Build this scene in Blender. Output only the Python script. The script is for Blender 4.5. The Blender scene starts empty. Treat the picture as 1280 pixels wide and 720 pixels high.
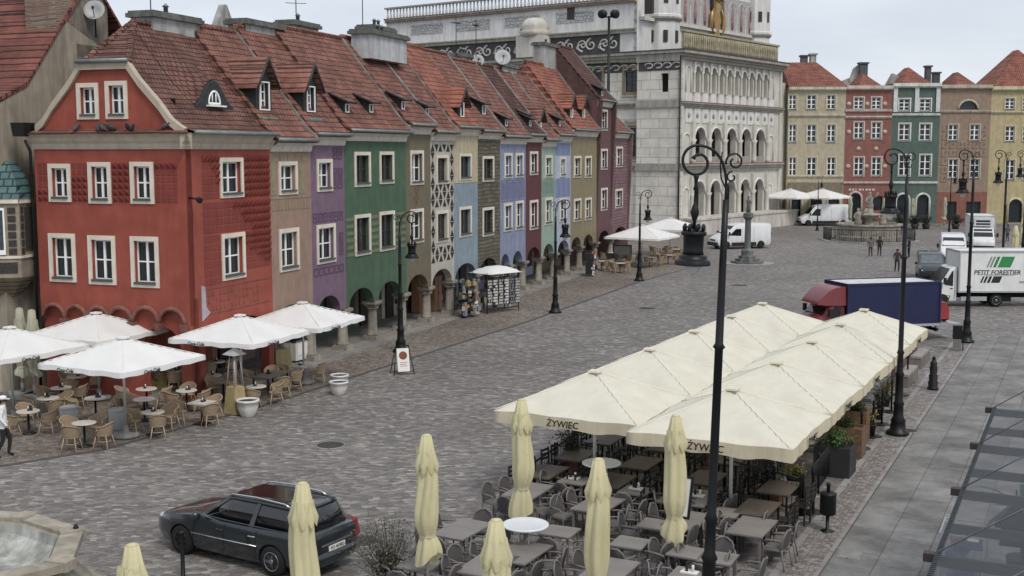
import bpy, math, random
from mathutils import Vector, Matrix
from mathutils.geometry import tessellate_polygon
random.seed(7)
R=math.radians; PI=math.pi
scene=bpy.context.scene
# ---------------------------------------------------------------- camera
F=1500.0; CAMH=9.0; PITCH=math.atan(170/1500.0)
cd=bpy.data.cameras.new('camera'); cam=bpy.data.objects.new('camera',cd)
scene.collection.objects.link(cam); scene.camera=cam
cam.location=(0,0,CAMH); cam.rotation_euler=(PI/2-PITCH,0,0)
cd.sensor_width=36; cd.lens=36*F/1280; cd.clip_start=0.1; cd.clip_end=3000
# ---------------------------------------------------------------- world, sun, exposure
w=bpy.data.worlds.new('World'); scene.world=w; w.use_nodes=True
nt=w.node_tree; N=nt.nodes; L=nt.links
bg=N['Background']
sky=N.new('ShaderNodeTexSky'); sky.sky_type='NISHITA'; sky.sun_disc=False
SUN_EL=R(52); SUN_AZ=R(150)
sky.sun_elevation=SUN_EL; sky.sun_rotation=SUN_AZ; sky.altitude=60; sky.air_density=1.0; sky.dust_density=1.5
tc=N.new('ShaderNodeTexCoord')
mp=N.new('ShaderNodeMapping'); mp.inputs['Scale'].default_value=(1.0,1.0,4.5)
no=N.new('ShaderNodeTexNoise'); no.inputs['Scale'].default_value=2.2; no.inputs['Detail'].default_value=6; no.inputs['Roughness'].default_value=.55
cr=N.new('ShaderNodeValToRGB'); cr.color_ramp.elements[0].position=.36; cr.color_ramp.elements[1].position=.66
cr.color_ramp.elements[0].color=(4.95,5.4,6.15,1); cr.color_ramp.elements[1].color=(6.6,6.95,7.5,1)
mx=N.new('ShaderNodeMix'); mx.data_type='RGBA'; mx.inputs[0].default_value=.88
L.new(tc.outputs['Generated'],mp.inputs[0]); L.new(mp.outputs[0],no.inputs['Vector']); L.new(no.outputs[0],cr.inputs[0])
L.new(sky.outputs[0],mx.inputs[6]); L.new(cr.outputs[0],mx.inputs[7]); L.new(mx.outputs[2],bg.inputs[0])
bg.inputs[1].default_value=.1
sd=bpy.data.lights.new('sun','SUN'); sun=bpy.data.objects.new('sun',sd); scene.collection.objects.link(sun)
sd.energy=1.5; sd.angle=R(18); sd.color=(1,.94,.86)
sdir=Vector((math.sin(SUN_AZ)*math.cos(SUN_EL),math.cos(SUN_AZ)*math.cos(SUN_EL),math.sin(SUN_EL)))
sun.rotation_euler=(-sdir).to_track_quat('-Z','Y').to_euler()
scene.view_settings.view_transform='Standard'; scene.view_settings.look='None'
scene.view_settings.exposure=0.36; scene.view_settings.gamma=1; scene.view_settings.use_curve_mapping=False
# ---------------------------------------------------------------- calibration helpers
cp,sp=math.cos(PITCH),math.sin(PITCH)
def ray(px,py):
    dx=(px-640)/F; dz=-(py-360)/F
    return Vector((dx,cp+dz*sp,-sp+dz*cp))
def G(px,py,z=0.0):
    r=ray(px,py); t=(z-CAMH)/r.z
    return Vector((r.x*t,r.y*t,z))
def AT(px,py,Y):
    r=ray(px,py); t=Y/r.y
    return Vector((r.x*t,Y,CAMH+r.z*t))
class Frame:
    """a vertical wall plane: origin on the ground, u axis along ang"""
    def __init__(s,o,ang):
        s.o=Vector((o[0],o[1],0)); s.a=ang; s.u=Vector((math.cos(ang),math.sin(ang),0)); s.n=Vector((-math.sin(ang),math.cos(ang),0))
    def uv(s,px,py,off=0):
        r=ray(px,py); c=Vector((0,0,CAMH)); o=s.o+s.n*off
        t=(o-c).dot(s.n)/r.dot(s.n); p=c+r*t
        return ((p-o).dot(s.u),p.z)
# ---------------------------------------------------------------- materials
def lin(c):
    if isinstance(c,str):
        c=c.lstrip('#'); c=[int(c[i:i+2],16)/255 for i in (0,2,4)]
        c=[(x/12.92 if x<=.04045 else ((x+.055)/1.055)**2.4) for x in c]
    return (c[0],c[1],c[2],1)
MATS={}
def newmat(name):
    m=bpy.data.materials.new(name); m.use_nodes=True
    return m,m.node_tree.nodes,m.node_tree.links,m.node_tree.nodes['Principled BSDF']
def desat(c,k=.84,v=1.0):
    g=.3*c[0]+.55*c[1]+.15*c[2]
    return ((g+(c[0]-g)*k)*v,(g+(c[1]-g)*k)*v,(g+(c[2]-g)*k)*v,1)
_lin0=lin
def lin(c): return desat(_lin0(c))
def mul(c,k): return (min(c[0]*k,1),min(c[1]*k,1),min(c[2]*k,1),1)
def M(name,col=None,rough=.8,metal=0,var=.15,scale=3.0,bump=.15,bscale=25.0,dirt=0.0,spec=.4):
    """general weathered surface: two octaves of colour variation, vertical stains, fine bump"""
    if name in MATS: return MATS[name]
    m,N,L,b=newmat(name); c=lin(col)
    tc=N.new('ShaderNodeTexCoord')
    n1=N.new('ShaderNodeTexNoise'); n1.inputs['Scale'].default_value=scale; n1.inputs['Detail'].default_value=5
    L.new(tc.outputs['Object'],n1.inputs['Vector'])
    r1=N.new('ShaderNodeValToRGB'); r1.color_ramp.elements[0].position=.3; r1.color_ramp.elements[1].position=.7
    r1.color_ramp.elements[0].color=mul(c,1-var); r1.color_ramp.elements[1].color=mul(c,1+var)
    L.new(n1.outputs[0],r1.inputs[0]); out=r1.outputs[0]
    if dirt>0:
        mp=N.new('ShaderNodeMapping'); mp.inputs['Scale'].default_value=(1.6,1.6,.25)
        n2=N.new('ShaderNodeTexNoise'); n2.inputs['Scale'].default_value=1.3; n2.inputs['Detail'].default_value=7; n2.inputs['Roughness'].default_value=.65
        L.new(tc.outputs['Object'],mp.inputs[0]); L.new(mp.outputs[0],n2.inputs['Vector'])
        r2=N.new('ShaderNodeValToRGB'); r2.color_ramp.elements[0].position=.38; r2.color_ramp.elements[1].position=.62
        k=1-dirt; r2.color_ramp.elements[0].color=(k,k*.99,k*.98,1); r2.color_ramp.elements[1].color=(1,1,1,1)
        mm=N.new('ShaderNodeMix'); mm.data_type='RGBA'; mm.blend_type='MULTIPLY'; mm.inputs[0].default_value=1
        L.new(n2.outputs[0],r2.inputs[0]); L.new(out,mm.inputs[6]); L.new(r2.outputs[0],mm.inputs[7]); out=mm.outputs[2]
    L.new(out,b.inputs['Base Color'])
    b.inputs['Roughness'].default_value=rough; b.inputs['Metallic'].default_value=metal
    b.inputs['Specular IOR Level'].default_value=spec
    if bump>0:
        n3=N.new('ShaderNodeTexNoise'); n3.inputs['Scale'].default_value=bscale; n3.inputs['Detail'].default_value=3
        bp=N.new('ShaderNodeBump'); bp.inputs['Strength'].default_value=bump; bp.inputs['Distance'].default_value=.02
        L.new(tc.outputs['Object'],n3.inputs['Vector']); L.new(n3.outputs[0],bp.inputs['Height']); L.new(bp.outputs[0],b.inputs['Normal'])
    MATS[name]=m; return m
def paint(name,col,rough=.3,coat=.5):
    if name in MATS: return MATS[name]
    m=M(name,col,rough=rough,var=.05,scale=2,bump=0,dirt=.08)
    m.node_tree.nodes['Principled BSDF'].inputs['Coat Weight'].default_value=coat
    return m
def brickmat(name,c1,c2,mortar,bw,bh,msize=.02,rough=.85,axes='xz',bump=.4,offset=.5,var=.3,noise=.12,stain=.25,smooth=.1):
    """masonry / tiles / slabs. axes: which object coords run along and across the courses"""
    if name in MATS: return MATS[name]
    m,N,L,b=newmat(name)
    tc=N.new('ShaderNodeTexCoord'); s=N.new('ShaderNodeSeparateXYZ'); cb=N.new('ShaderNodeCombineXYZ')
    L.new(tc.outputs['Object'],s.inputs[0])
    ix={'x':0,'y':1,'z':2}
    L.new(s.outputs[ix[axes[0]]],cb.inputs[0]); L.new(s.outputs[ix[axes[1]]],cb.inputs[1])
    # small waviness so courses are not ruler straight
    nn=N.new('ShaderNodeTexNoise'); nn.inputs['Scale'].default_value=.8; nn.inputs['Detail'].default_value=2
    va=N.new('ShaderNodeVectorMath'); va.operation='SCALE'; va.inputs['Scale'].default_value=noise*2
    vb=N.new('ShaderNodeVectorMath'); vb.operation='ADD'
    L.new(tc.outputs['Object'],nn.inputs['Vector']); L.new(nn.outputs[1],va.inputs[0]); L.new(va.outputs[0],vb.inputs[0]); L.new(cb.outputs[0],vb.inputs[1])
    br=N.new('ShaderNodeTexBrick'); br.offset=offset
    br.inputs['Scale'].default_value=1; br.inputs['Brick Width'].default_value=bw; br.inputs['Row Height'].default_value=bh
    br.inputs['Mortar Size'].default_value=msize; br.inputs['Mortar Smooth'].default_value=smooth; br.inputs['Bias'].default_value=0
    br.inputs['Color1'].default_value=lin(c1); br.inputs['Color2'].default_value=lin(c2); br.inputs['Mortar'].default_value=lin(mortar)
    L.new(vb.outputs[0],br.inputs['Vector'])
    n2=N.new('ShaderNodeTexNoise'); n2.inputs['Scale'].default_value=.7; n2.inputs['Detail'].default_value=8; n2.inputs['Roughness'].default_value=.7
    r2=N.new('ShaderNodeValToRGB'); r2.color_ramp.elements[0].position=.36; r2.color_ramp.elements[1].position=.62
    k=1-stain; r2.color_ramp.elements[0].color=(k,k,k,1); r2.color_ramp.elements[1].color=(1.08,1.08,1.08,1)
    mm=N.new('ShaderNodeMix'); mm.data_type='RGBA'; mm.blend_type='MULTIPLY'; mm.inputs[0].default_value=1
    L.new(tc.outputs['Object'],n2.inputs['Vector']); L.new(n2.outputs[0],r2.inputs[0])
    L.new(br.outputs['Color'],mm.inputs[6]); L.new(r2.outputs[0],mm.inputs[7]); L.new(mm.outputs[2],b.inputs['Base Color'])
    iv=N.new('ShaderNodeMath'); iv.operation='SUBTRACT'; iv.inputs[0].default_value=1
    bp=N.new('ShaderNodeBump'); bp.inputs['Strength'].default_value=bump; bp.inputs['Distance'].default_value=.03
    L.new(br.outputs['Fac'],iv.inputs[1]); L.new(iv.outputs[0],bp.inputs['Height']); L.new(bp.outputs[0],b.inputs['Normal'])
    b.inputs['Roughness'].default_value=rough; b.inputs['Specular IOR Level'].default_value=.3
    MATS[name]=m; return m
def tilemat(name,c1,c2,dark,row=.26,col=.22):
    """clay roof tiles: overlapping courses (saw-tooth in height) with rounded pans across and mossy patches"""
    if name in MATS: return MATS[name]
    m,N,L,b=newmat(name)
    tc=N.new('ShaderNodeTexCoord'); s=N.new('ShaderNodeSeparateXYZ'); L.new(tc.outputs['Object'],s.inputs[0])
    nn=N.new('ShaderNodeTexNoise'); nn.inputs['Scale'].default_value=1.1; nn.inputs['Detail'].default_value=3
    L.new(tc.outputs['Object'],nn.inputs['Vector'])
    wz=N.new('ShaderNodeMath'); wz.operation='MULTIPLY_ADD'; wz.inputs[1].default_value=.12; L.new(nn.outputs[0],wz.inputs[0]); L.new(s.outputs[2],wz.inputs[2])
    xy=N.new('ShaderNodeMath'); xy.operation='ADD'; L.new(s.outputs[0],xy.inputs[0]); xy.inputs[1].default_value=0
    cb=N.new('ShaderNodeCombineXYZ'); L.new(xy.outputs[0],cb.inputs[0]); L.new(wz.outputs[0],cb.inputs[1])
    br=N.new('ShaderNodeTexBrick'); br.offset=.5; br.inputs['Scale'].default_value=1
    br.inputs['Brick Width'].default_value=col; br.inputs['Row Height'].default_value=row*.72
    br.inputs['Mortar Size'].default_value=.03; br.inputs['Mortar Smooth'].default_value=.5
    br.inputs['Color1'].default_value=lin(c1); br.inputs['Color2'].default_value=lin(c2); br.inputs['Mortar'].default_value=lin(dark)
    L.new(cb.outputs[0],br.inputs['Vector'])
    n2=N.new('ShaderNodeTexNoise'); n2.inputs['Scale'].default_value=.9; n2.inputs['Detail'].default_value=9; n2.inputs['Roughness'].default_value=.72
    L.new(tc.outputs['Object'],n2.inputs['Vector'])
    r2=N.new('ShaderNodeValToRGB'); r2.color_ramp.elements[0].position=.38; r2.color_ramp.elements[1].position=.6
    r2.color_ramp.elements[0].color=(.6,.58,.58,1); r2.color_ramp.elements[1].color=(1.15,1.12,1.1,1)
    L.new(n2.outputs[0],r2.inputs[0])
    mm=N.new('ShaderNodeMix'); mm.data_type='RGBA'; mm.blend_type='MULTIPLY'; mm.inputs[0].default_value=.9
    L.new(br.outputs[0],mm.inputs[6]); L.new(r2.outputs[0],mm.inputs[7]); L.new(mm.outputs[2],b.inputs['Base Color'])
    # saw-tooth
    dv=N.new('ShaderNodeMath'); dv.operation='DIVIDE'; dv.inputs[1].default_value=row*.72; L.new(wz.outputs[0],dv.inputs[0])
    fr=N.new('ShaderNodeMath'); fr.operation='FRACT'; L.new(dv.outputs[0],fr.inputs[0])
    iv=N.new('ShaderNodeMath'); iv.operation='SUBTRACT'; iv.inputs[0].default_value=1; L.new(fr.outputs[0],iv.inputs[1])
    ds=N.new('ShaderNodeMath'); ds.operation='MULTIPLY'; ds.inputs[1].default_value=2*PI/col; L.new(xy.outputs[0],ds.inputs[0])
    sn=N.new('ShaderNodeMath'); sn.operation='SINE'; L.new(ds.outputs[0],sn.inputs[0])
    ad=N.new('ShaderNodeMath'); ad.operation='MULTIPLY_ADD'; ad.inputs[1].default_value=.3; L.new(sn.outputs[0],ad.inputs[0]); L.new(iv.outputs[0],ad.inputs[2])
    bp=N.new('ShaderNodeBump'); bp.inputs['Strength'].default_value=1; bp.inputs['Distance'].default_value=.09
    L.new(ad.outputs[0],bp.inputs['Height']); L.new(bp.outputs[0],b.inputs['Normal'])
    b.inputs['Roughness'].default_value=.85; b.inputs['Specular IOR Level'].default_value=.25
    MATS[name]=m; return m
def glassmat(name,tint=(.02,.025,.03,1),alpha=.55,rough=.06):
    if name in MATS: return MATS[name]
    m,N,L,b=newmat(name)
    b.inputs['Base Color'].default_value=tint; b.inputs['Roughness'].default_value=rough; b.inputs['Specular IOR Level'].default_value=.7
    tr=N.new('ShaderNodeBsdfTransparent'); mx=N.new('ShaderNodeMixShader'); mx.inputs[0].default_value=alpha
    L.new(tr.outputs[0],mx.inputs[1]); L.new(b.outputs[0],mx.inputs[2]); L.new(mx.outputs[0],N['Material Output'].inputs[0])
    MATS[name]=m; return m
# ---------------------------------------------------------------- mesh builder
SPLIT={'turret_mouldings':'turret_moulding','string_courses':'string_course','cornice':'cornice','bumper':'bumper','loggia_openings':'loggia_opening','columns':'column','slit_windows':'slit_window','window_hoods':'window_hood','turret_windows':'turret_window','medallions':'medallion','shop_front':'shop_front','shop_glazing':'shop_window','arch_surround':'arch_surround','arch_mouldings':'arch_moulding','pilasters':'pilaster','bay_mouldings':'bay_moulding','gutter':'gutter','painted_figures':'painted_figure','wheels':'wheel','legs':'leg','straps':'strap','parapet_panels':'parapet_panel','textured_panels':'textured_panel','scratched_panels':'scratched_panel','painted_stripes':'painted_stripe','blue_stripes':'blue_stripe','wall_panels':'wall_panel','relief_panels':'relief_panel','corner_blocks':'corner_block','flue_pot':'flue_pot','rub_strip':'rub_strip','dark_opening':'dark_opening'}
class MB:
    def __init__(s): s.v=[]; s.f=[]; s.sm=[]; s.mi=[]; s.m=Matrix.Identity(4); s.k=0
    def add(s,vs,fs,smooth=False):
        b=len(s.v); s.v+=[tuple(s.m@Vector(v)) for v in vs]
        for f in fs: s.f.append([b+i for i in f]); s.sm.append(smooth); s.mi.append(s.k)
        return s
    def box(s,c,d,rot=0,taper=1.0,smooth=False):
        x,y,z=d[0]/2,d[1]/2,d[2]/2; vs=[]
        cr,sr=math.cos(rot),math.sin(rot)
        for sz in (-1,1):
            t=taper if sz>0 else 1
            for a,b_ in ((-1,-1),(1,-1),(1,1),(-1,1)):
                X,Y=a*x*t,b_*y*t
                vs.append((c[0]+X*cr-Y*sr,c[1]+X*sr+Y*cr,c[2]+sz*z))
        return s.add(vs,[(0,3,2,1),(4,5,6,7),(0,1,5,4),(1,2,6,5),(2,3,7,6),(3,0,4,7)],smooth)
    def bb(s,x0,y0,z0,x1,y1,z1): return s.box(((x0+x1)/2,(y0+y1)/2,(z0+z1)/2),(x1-x0,y1-y0,z1-z0))
    def lathe(s,prof,n=16,c=(0,0,0),axis=None,smooth=True,sx=1,sy=1,caps=True,rot=0):
        vs=[];fs=[]
        q=Matrix.Identity(3)
        if axis is not None: q=Vector((0,0,1)).rotation_difference(Vector(axis)).to_matrix()
        for r,z in prof:
            for i in range(n):
                a=2*PI*i/n+rot; p=q@Vector((r*math.cos(a)*sx,r*math.sin(a)*sy,z)); vs.append((p.x+c[0],p.y+c[1],p.z+c[2]))
        for j in range(len(prof)-1):
            for i in range(n):
                k=(i+1)%n; fs.append((j*n+i,j*n+k,(j+1)*n+k,(j+1)*n+i))
        s.add(vs,fs,smooth)
        if caps:
            b=len(s.v)-len(vs)
            s.f.append([b+i for i in range(n)][::-1]); s.sm.append(False); s.mi.append(s.k)
            s.f.append([b+(len(prof)-1)*n+i for i in range(n)]); s.sm.append(False); s.mi.append(s.k)
        return s
    def cyl(s,p0,p1,r0,r1=None,n=10,smooth=True):
        p0=Vector(p0);p1=Vector(p1);d=p1-p0
        return s.lathe([(r0,0),(r0 if r1 is None else r1,d.length)],n,tuple(p0),axis=tuple(d.normalized()),smooth=smooth)
    def tube(s,pts,r,n=6,closed=False):
        pts=[Vector(p) for p in pts]; rs=r if isinstance(r,(list,tuple)) else [r]*len(pts)
        vs=[];fs=[];prev=None; m=len(pts)
        for i,p in enumerate(pts):
            if closed: t=(pts[(i+1)%m]-pts[i-1]).normalized()
            else: t=(pts[min(i+1,m-1)]-pts[max(i-1,0)]).normalized()
            if prev is None:
                up=Vector((0,0,1)) if abs(t.z)<.9 else Vector((1,0,0)); a=t.cross(up).normalized()
            else: a=(prev-t*prev.dot(t)).normalized()
            prev=a; b_=t.cross(a)
            for k in range(n):
                an=2*PI*k/n; q=p+(a*math.cos(an)+b_*math.sin(an))*rs[i]; vs.append(tuple(q))
        for i in range(m if closed else m-1):
            j=(i+1)%m
            for k in range(n):
                l=(k+1)%n; fs.append((i*n+k,i*n+l,j*n+l,j*n+k))
        if not closed: fs+=[tuple(range(n))[::-1],tuple((m-1)*n+k for k in range(n))]
        return s.add(vs,fs,True)
    def prism(s,poly,y0,y1,plane='xz'):
        """extrude a 2D polygon; plane xz -> along y, xy -> along z, yz -> along x"""
        n=len(poly)
        def P(a,b_,t): return {'xz':(a,t,b_),'xy':(a,b_,t),'yz':(t,a,b_)}[plane]
        vs=[P(a,b_,y0) for a,b_ in poly]+[P(a,b_,y1) for a,b_ in poly]
        tri=tessellate_polygon([[Vector((a,b_,0)) for a,b_ in poly]])
        fs=[t for t in tri]+[tuple(n+i for i in t)[::-1] for t in tri]+[(i,(i+1)%n,n+(i+1)%n,n+i) for i in range(n)]
        return s.add(vs,fs)
    def plate(s,outer,holes,y0,y1,plane='xz'):
        """wall slab with openings, reveals included"""
        loops=[outer]+holes; n=sum(len(l) for l in loops)
        def P(a,b_,t): return {'xz':(a,t,b_),'xy':(a,b_,t),'yz':(t,a,b_)}[plane]
        flat=[p for l in loops for p in l]
        tri=tessellate_polygon([[Vector((a,b_,0)) for a,b_ in l] for l in loops])
        vs=[P(a,b_,y0) for a,b_ in flat]+[P(a,b_,y1) for a,b_ in flat]
        fs=[tuple(t) for t in tri]+[tuple(n+i for i in t)[::-1] for t in tri]
        o=0
        for l in loops:
            k=len(l); fs+=[(o+i,o+(i+1)%k,n+o+(i+1)%k,n+o+i) for i in range(k)]; o+=k
        return s.add(vs,fs)
    def loft(s,secs,smooth=False,cap=True,closed=True):
        n=len(secs[0]); vs=[p for q in secs for p in q]; fs=[]
        for j in range(len(secs)-1):
            for i in range(n if closed else n-1):
                k=(i+1)%n; fs.append((j*n+i,j*n+k,(j+1)*n+k,(j+1)*n+i))
        if cap: fs+=[tuple(range(n))[::-1],tuple((len(secs)-1)*n+i for i in range(n))]
        return s.add(vs,fs,smooth)
    def split(s):
        """separate pieces that do not touch one another"""
        par=list(range(len(s.v)))
        def fd(i):
            while par[i]!=i: par[i]=par[par[i]]; i=par[i]
            return i
        for f in s.f:
            r=fd(f[0])
            for i in f[1:]: par[fd(i)]=r
        bx={}
        for i,v in enumerate(s.v):
            r=fd(i); b=bx.setdefault(r,[list(v),list(v)])
            for k in range(3): b[0][k]=min(b[0][k],v[k]); b[1][k]=max(b[1][k],v[k])
        ks=list(bx); grp={k:k for k in ks}
        def g(k):
            while grp[k]!=k: k=grp[k]
            return k
        for i,a_ in enumerate(ks):
            for c_ in ks[i+1:]:
                if all(bx[a_][0][k]-.015<=bx[c_][1][k] and bx[c_][0][k]-.015<=bx[a_][1][k] for k in range(3)): grp[g(a_)]=g(c_)
        out={}
        for fi,f in enumerate(s.f): out.setdefault(g(fd(f[0])),[]).append(fi)
        res=[]
        for fs in out.values():
            m=MB(); mp={}
            for fi in fs:
                q=[]
                for i in s.f[fi]:
                    if i not in mp: mp[i]=len(m.v); m.v.append(s.v[i])
                    q.append(mp[i])
                m.f.append(q); m.sm.append(s.sm[fi]); m.mi.append(s.mi[fi])
            res.append(m)
        return res
    def build(s,name,mat,parent=None,fix=True):
        if name in SPLIT and parent is not None:
            ms=s.split()
            if len(ms)>1:
                r=None
                for q in ms: o=q.build_one(SPLIT[name],mat,parent,fix); r=r or o
                return r
            name=SPLIT[name]
        return s.build_one(name,mat,parent,fix)
    def build_one(s,name,mat,parent=None,fix=True):
        me=bpy.data.meshes.new(name); me.from_pydata(s.v,[],s.f)
        for m_ in (mat if isinstance(mat,(list,tuple)) else [mat]): me.materials.append(m_)
        me.polygons.foreach_set('use_smooth',s.sm); me.polygons.foreach_set('material_index',s.mi)
        if fix:
            import bmesh
            b=bmesh.new(); b.from_mesh(me); bmesh.ops.recalc_face_normals(b,faces=b.faces); b.to_mesh(me); b.free()
        o=bpy.data.objects.new(name,me); scene.collection.objects.link(o)
        if parent: o.parent=parent
        return o
def tag(o,label=None,cat=None,group=None,kind=None):
    if label: o['label']=label
    if cat: o['category']=cat
    if group: o['group']=group
    if kind: o['kind']=kind
    return o
def empty(name,loc=(0,0,0),rz=0,label=None,cat=None,group=None):
    o=bpy.data.objects.new(name,None); scene.collection.objects.link(o); o.location=loc; o.rotation_euler=(0,0,rz); o.empty_display_size=.3
    return tag(o,label,cat,group)
def kids(o): return KIDS.get(o.name) or [c for c in bpy.data.objects if c.parent==o]
KIDS={}
def copy_tree(o,parent=None,src=None):
    c=o.copy(); scene.collection.objects.link(c)
    if parent: c.parent=parent
    src=src or o
    if src.name not in KIDS: KIDS[src.name]=[x for x in bpy.data.objects if x.parent==src]
    for ch in KIDS[src.name]: copy_tree(ch,c)
    return c
class Proto:
    """first call returns the original, later calls copy it"""
    def __init__(s,maker): s.mk=maker; s.o=None
    def put(s,loc,rz=0,label=None,group=None,scale=1.0,cat=None):
        if s.o is None: s.o=s.mk(); s.tree=s.rec(s.o); o=s.o
        else: o=s.clone(s.tree)
        o.location=loc; o.rotation_euler=(0,0,rz); o.scale=(scale,)*3
        tag(o,label,cat,group); return o
    def rec(s,o): return (o,[s.rec(c) for c in bpy.data.objects if c.parent==o])
    def clone(s,t,parent=None):
        c=t[0].copy(); scene.collection.objects.link(c)
        if parent: c.parent=parent
        for x in t[1]: s.clone(x,c)
        return c
_tx={}
def text_mesh(txt,size,depth=.004,shear=0,bold=0):
    cu=bpy.data.curves.new('lettering','FONT'); cu.body=txt; cu.size=size; cu.extrude=depth; cu.align_x='CENTER'; cu.align_y='CENTER'; cu.shear=shear; cu.offset=bold; cu.resolution_u=3
    o=bpy.data.objects.new('lettering',cu); scene.collection.objects.link(o)
    bpy.context.view_layer.update()
    me=bpy.data.meshes.new_from_object(o.evaluated_get(bpy.context.evaluated_depsgraph_get()))
    bpy.data.objects.remove(o); return me
def text(name,txt,size,mat,loc,rot,parent,shear=0,bold=0,sx=1):
    key=(txt,size,shear,bold)
    if key not in _tx:
        me=text_mesh(txt,size,.003,shear,bold); me.materials.clear(); me.materials.append(mat); _tx[key]=me
    o=bpy.data.objects.new(name,_tx[key]); scene.collection.objects.link(o); o.location=loc; o.rotation_euler=rot; o.parent=parent; o.scale=(sx,1,1)
    return o
def arc(cx,cz,r,a0,a1,n=10,rz=None):
    rz=rz or r
    return [(cx+r*math.cos(a0+(a1-a0)*i/n),cz+rz*math.sin(a0+(a1-a0)*i/n)) for i in range(n+1)]
def rect(x0,z0,x1,z1): return [(x0,z0),(x1,z0),(x1,z1),(x0,z1)]
# ================================================================ ground
def settmat(name,cols,scale,seed=0,stain=.25,joint=.45,stretch=(1,1),rot=0):
    """stone setts: every cell its own stone, dark joints, broad worn patches"""
    m,N,L,b=newmat(name)
    tc=N.new('ShaderNodeTexCoord'); mp=N.new('ShaderNodeMapping'); mp.inputs['Scale'].default_value=(scale*stretch[0],scale*stretch[1],0); mp.inputs['Location'].default_value=(seed,seed*2,0); mp.inputs['Rotation'].default_value=(0,0,rot)
    L.new(tc.outputs['Object'],mp.inputs[0])
    v=N.new('ShaderNodeTexVoronoi'); v.voronoi_dimensions='2D'; v.inputs['Scale'].default_value=1; v.inputs['Randomness'].default_value=.62
    e=N.new('ShaderNodeTexVoronoi'); e.voronoi_dimensions='2D'; e.feature='DISTANCE_TO_EDGE'; e.inputs['Scale'].default_value=1; e.inputs['Randomness'].default_value=.62
    L.new(mp.outputs[0],v.inputs['Vector']); L.new(mp.outputs[0],e.inputs['Vector'])
    s=N.new('ShaderNodeSeparateColor'); L.new(v.outputs['Color'],s.inputs[0])
    r=N.new('ShaderNodeValToRGB'); r.color_ramp.interpolation='LINEAR'
    els=r.color_ramp.elements
    while len(els)<len(cols): els.new(.5)
    for i,(p,c) in enumerate(cols): els[i].position=p; els[i].color=lin(c)
    L.new(s.outputs[0],r.inputs[0])
    n2=N.new('ShaderNodeTexNoise'); n2.inputs['Scale'].default_value=.11; n2.inputs['Detail'].default_value=8; n2.inputs['Roughness'].default_value=.62
    L.new(tc.outputs['Object'],n2.inputs['Vector'])
    r2=N.new('ShaderNodeValToRGB'); r2.color_ramp.elements[0].position=.38; r2.color_ramp.elements[1].position=.62
    k=1-stain; r2.color_ramp.elements[0].color=(k,k*.98,k*.98,1); r2.color_ramp.elements[1].color=(1.07,1.07,1.07,1)
    L.new(n2.outputs[0],r2.inputs[0])
    m1=N.new('ShaderNodeMix'); m1.data_type='RGBA'; m1.blend_type='MULTIPLY'; m1.inputs[0].default_value=1
    L.new(r.outputs[0],m1.inputs[6]); L.new(r2.outputs[0],m1.inputs[7])
    r3=N.new('ShaderNodeValToRGB'); r3.color_ramp.elements[0].position=0.02; r3.color_ramp.elements[1].position=.13
    r3.color_ramp.elements[0].color=(joint,joint,joint,1); L.new(e.outputs[0],r3.inputs[0])
    m2=N.new('ShaderNodeMix'); m2.data_type='RGBA'; m2.blend_type='MULTIPLY'; m2.inputs[0].default_value=1
    L.new(m1.outputs[2],m2.inputs[6]); L.new(r3.outputs[0],m2.inputs[7]); L.new(m2.outputs[2],b.inputs['Base Color'])
    sm=N.new('ShaderNodeMath'); sm.operation='MINIMUM'; sm.inputs[1].default_value=.2; L.new(e.outputs[0],sm.inputs[0])
    ad=N.new('ShaderNodeMath'); ad.operation='MULTIPLY_ADD'; ad.inputs[1].default_value=.15; L.new(s.outputs[1],ad.inputs[0]); L.new(sm.outputs[0],ad.inputs[2])
    bp=N.new('ShaderNodeBump'); bp.inputs['Strength'].default_value=.5; bp.inputs['Distance'].default_value=.05
    L.new(ad.outputs[0],bp.inputs['Height']); L.new(bp.outputs[0],b.inputs['Normal'])
    rr=N.new('ShaderNodeMapRange'); rr.inputs[3].default_value=.55; rr.inputs[4].default_value=.85; L.new(s.outputs[2],rr.inputs[0]); L.new(rr.outputs[0],b.inputs['Roughness'])
    b.inputs['Specular IOR Level'].default_value=.35
    MATS[name]=m; return m
D2=Vector((.457,.8895,0)).normalized(); D2a=math.atan2(D2.y,D2.x); D2n=Vector((-D2.y,D2.x,0))
setts=settmat('square_setts',[(0,'#67625f'),(.45,'#787370'),(.8,'#858079'),(.93,'#9d9892'),(1,'#5f5b58')],6.0,0,.13,.66,(.72,1.25),-1.0)
setts2=settmat('small_setts',[(0,'#655c55'),(.5,'#7b7168'),(1,'#928678')],7.0,5,.2,.55,(1,1),.4)
setts3=settmat('kerb_setts',[(0,'#6e6764'),(.5,'#857e7a'),(1,'#9a938f')],9.0,9,.15,.6)
slabs=brickmat('granite_slabs','#7b7976','#8b8986','#66635f',1.9,.95,.014,.75,'xy',.25,.37,noise=.008,stain=.5)
kerbm=brickmat('kerb_stone','#8b8784','#989490','#5b5855',1.1,3,.02,.8,'xy',.2,noise=0)
b=MB(); b.box((0,400,-.5),(3000,3000,1)); tag(b.build('ground',setts),kind='structure')
def strip(name,pts,z,mat,kind='structure',ang=None,org=None,h=.03):
    """flat area laid 4 mm above what is under it, with the local x axis along ang"""
    o=Vector(org) if org else Vector((pts[0][0],pts[0][1],0)); a=ang or 0; ca,sa=math.cos(-a),math.sin(-a)
    poly=[((p[0]-o.x)*ca-(p[1]-o.y)*sa,(p[0]-o.x)*sa+(p[1]-o.y)*ca) for p in pts]
    m=MB(); m.prism(poly,z-h,z,'xy'); ob=m.build(name,mat); ob.location=(o.x,o.y,0); ob.rotation_euler=(0,0,a); return tag(ob,kind=kind)
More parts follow.
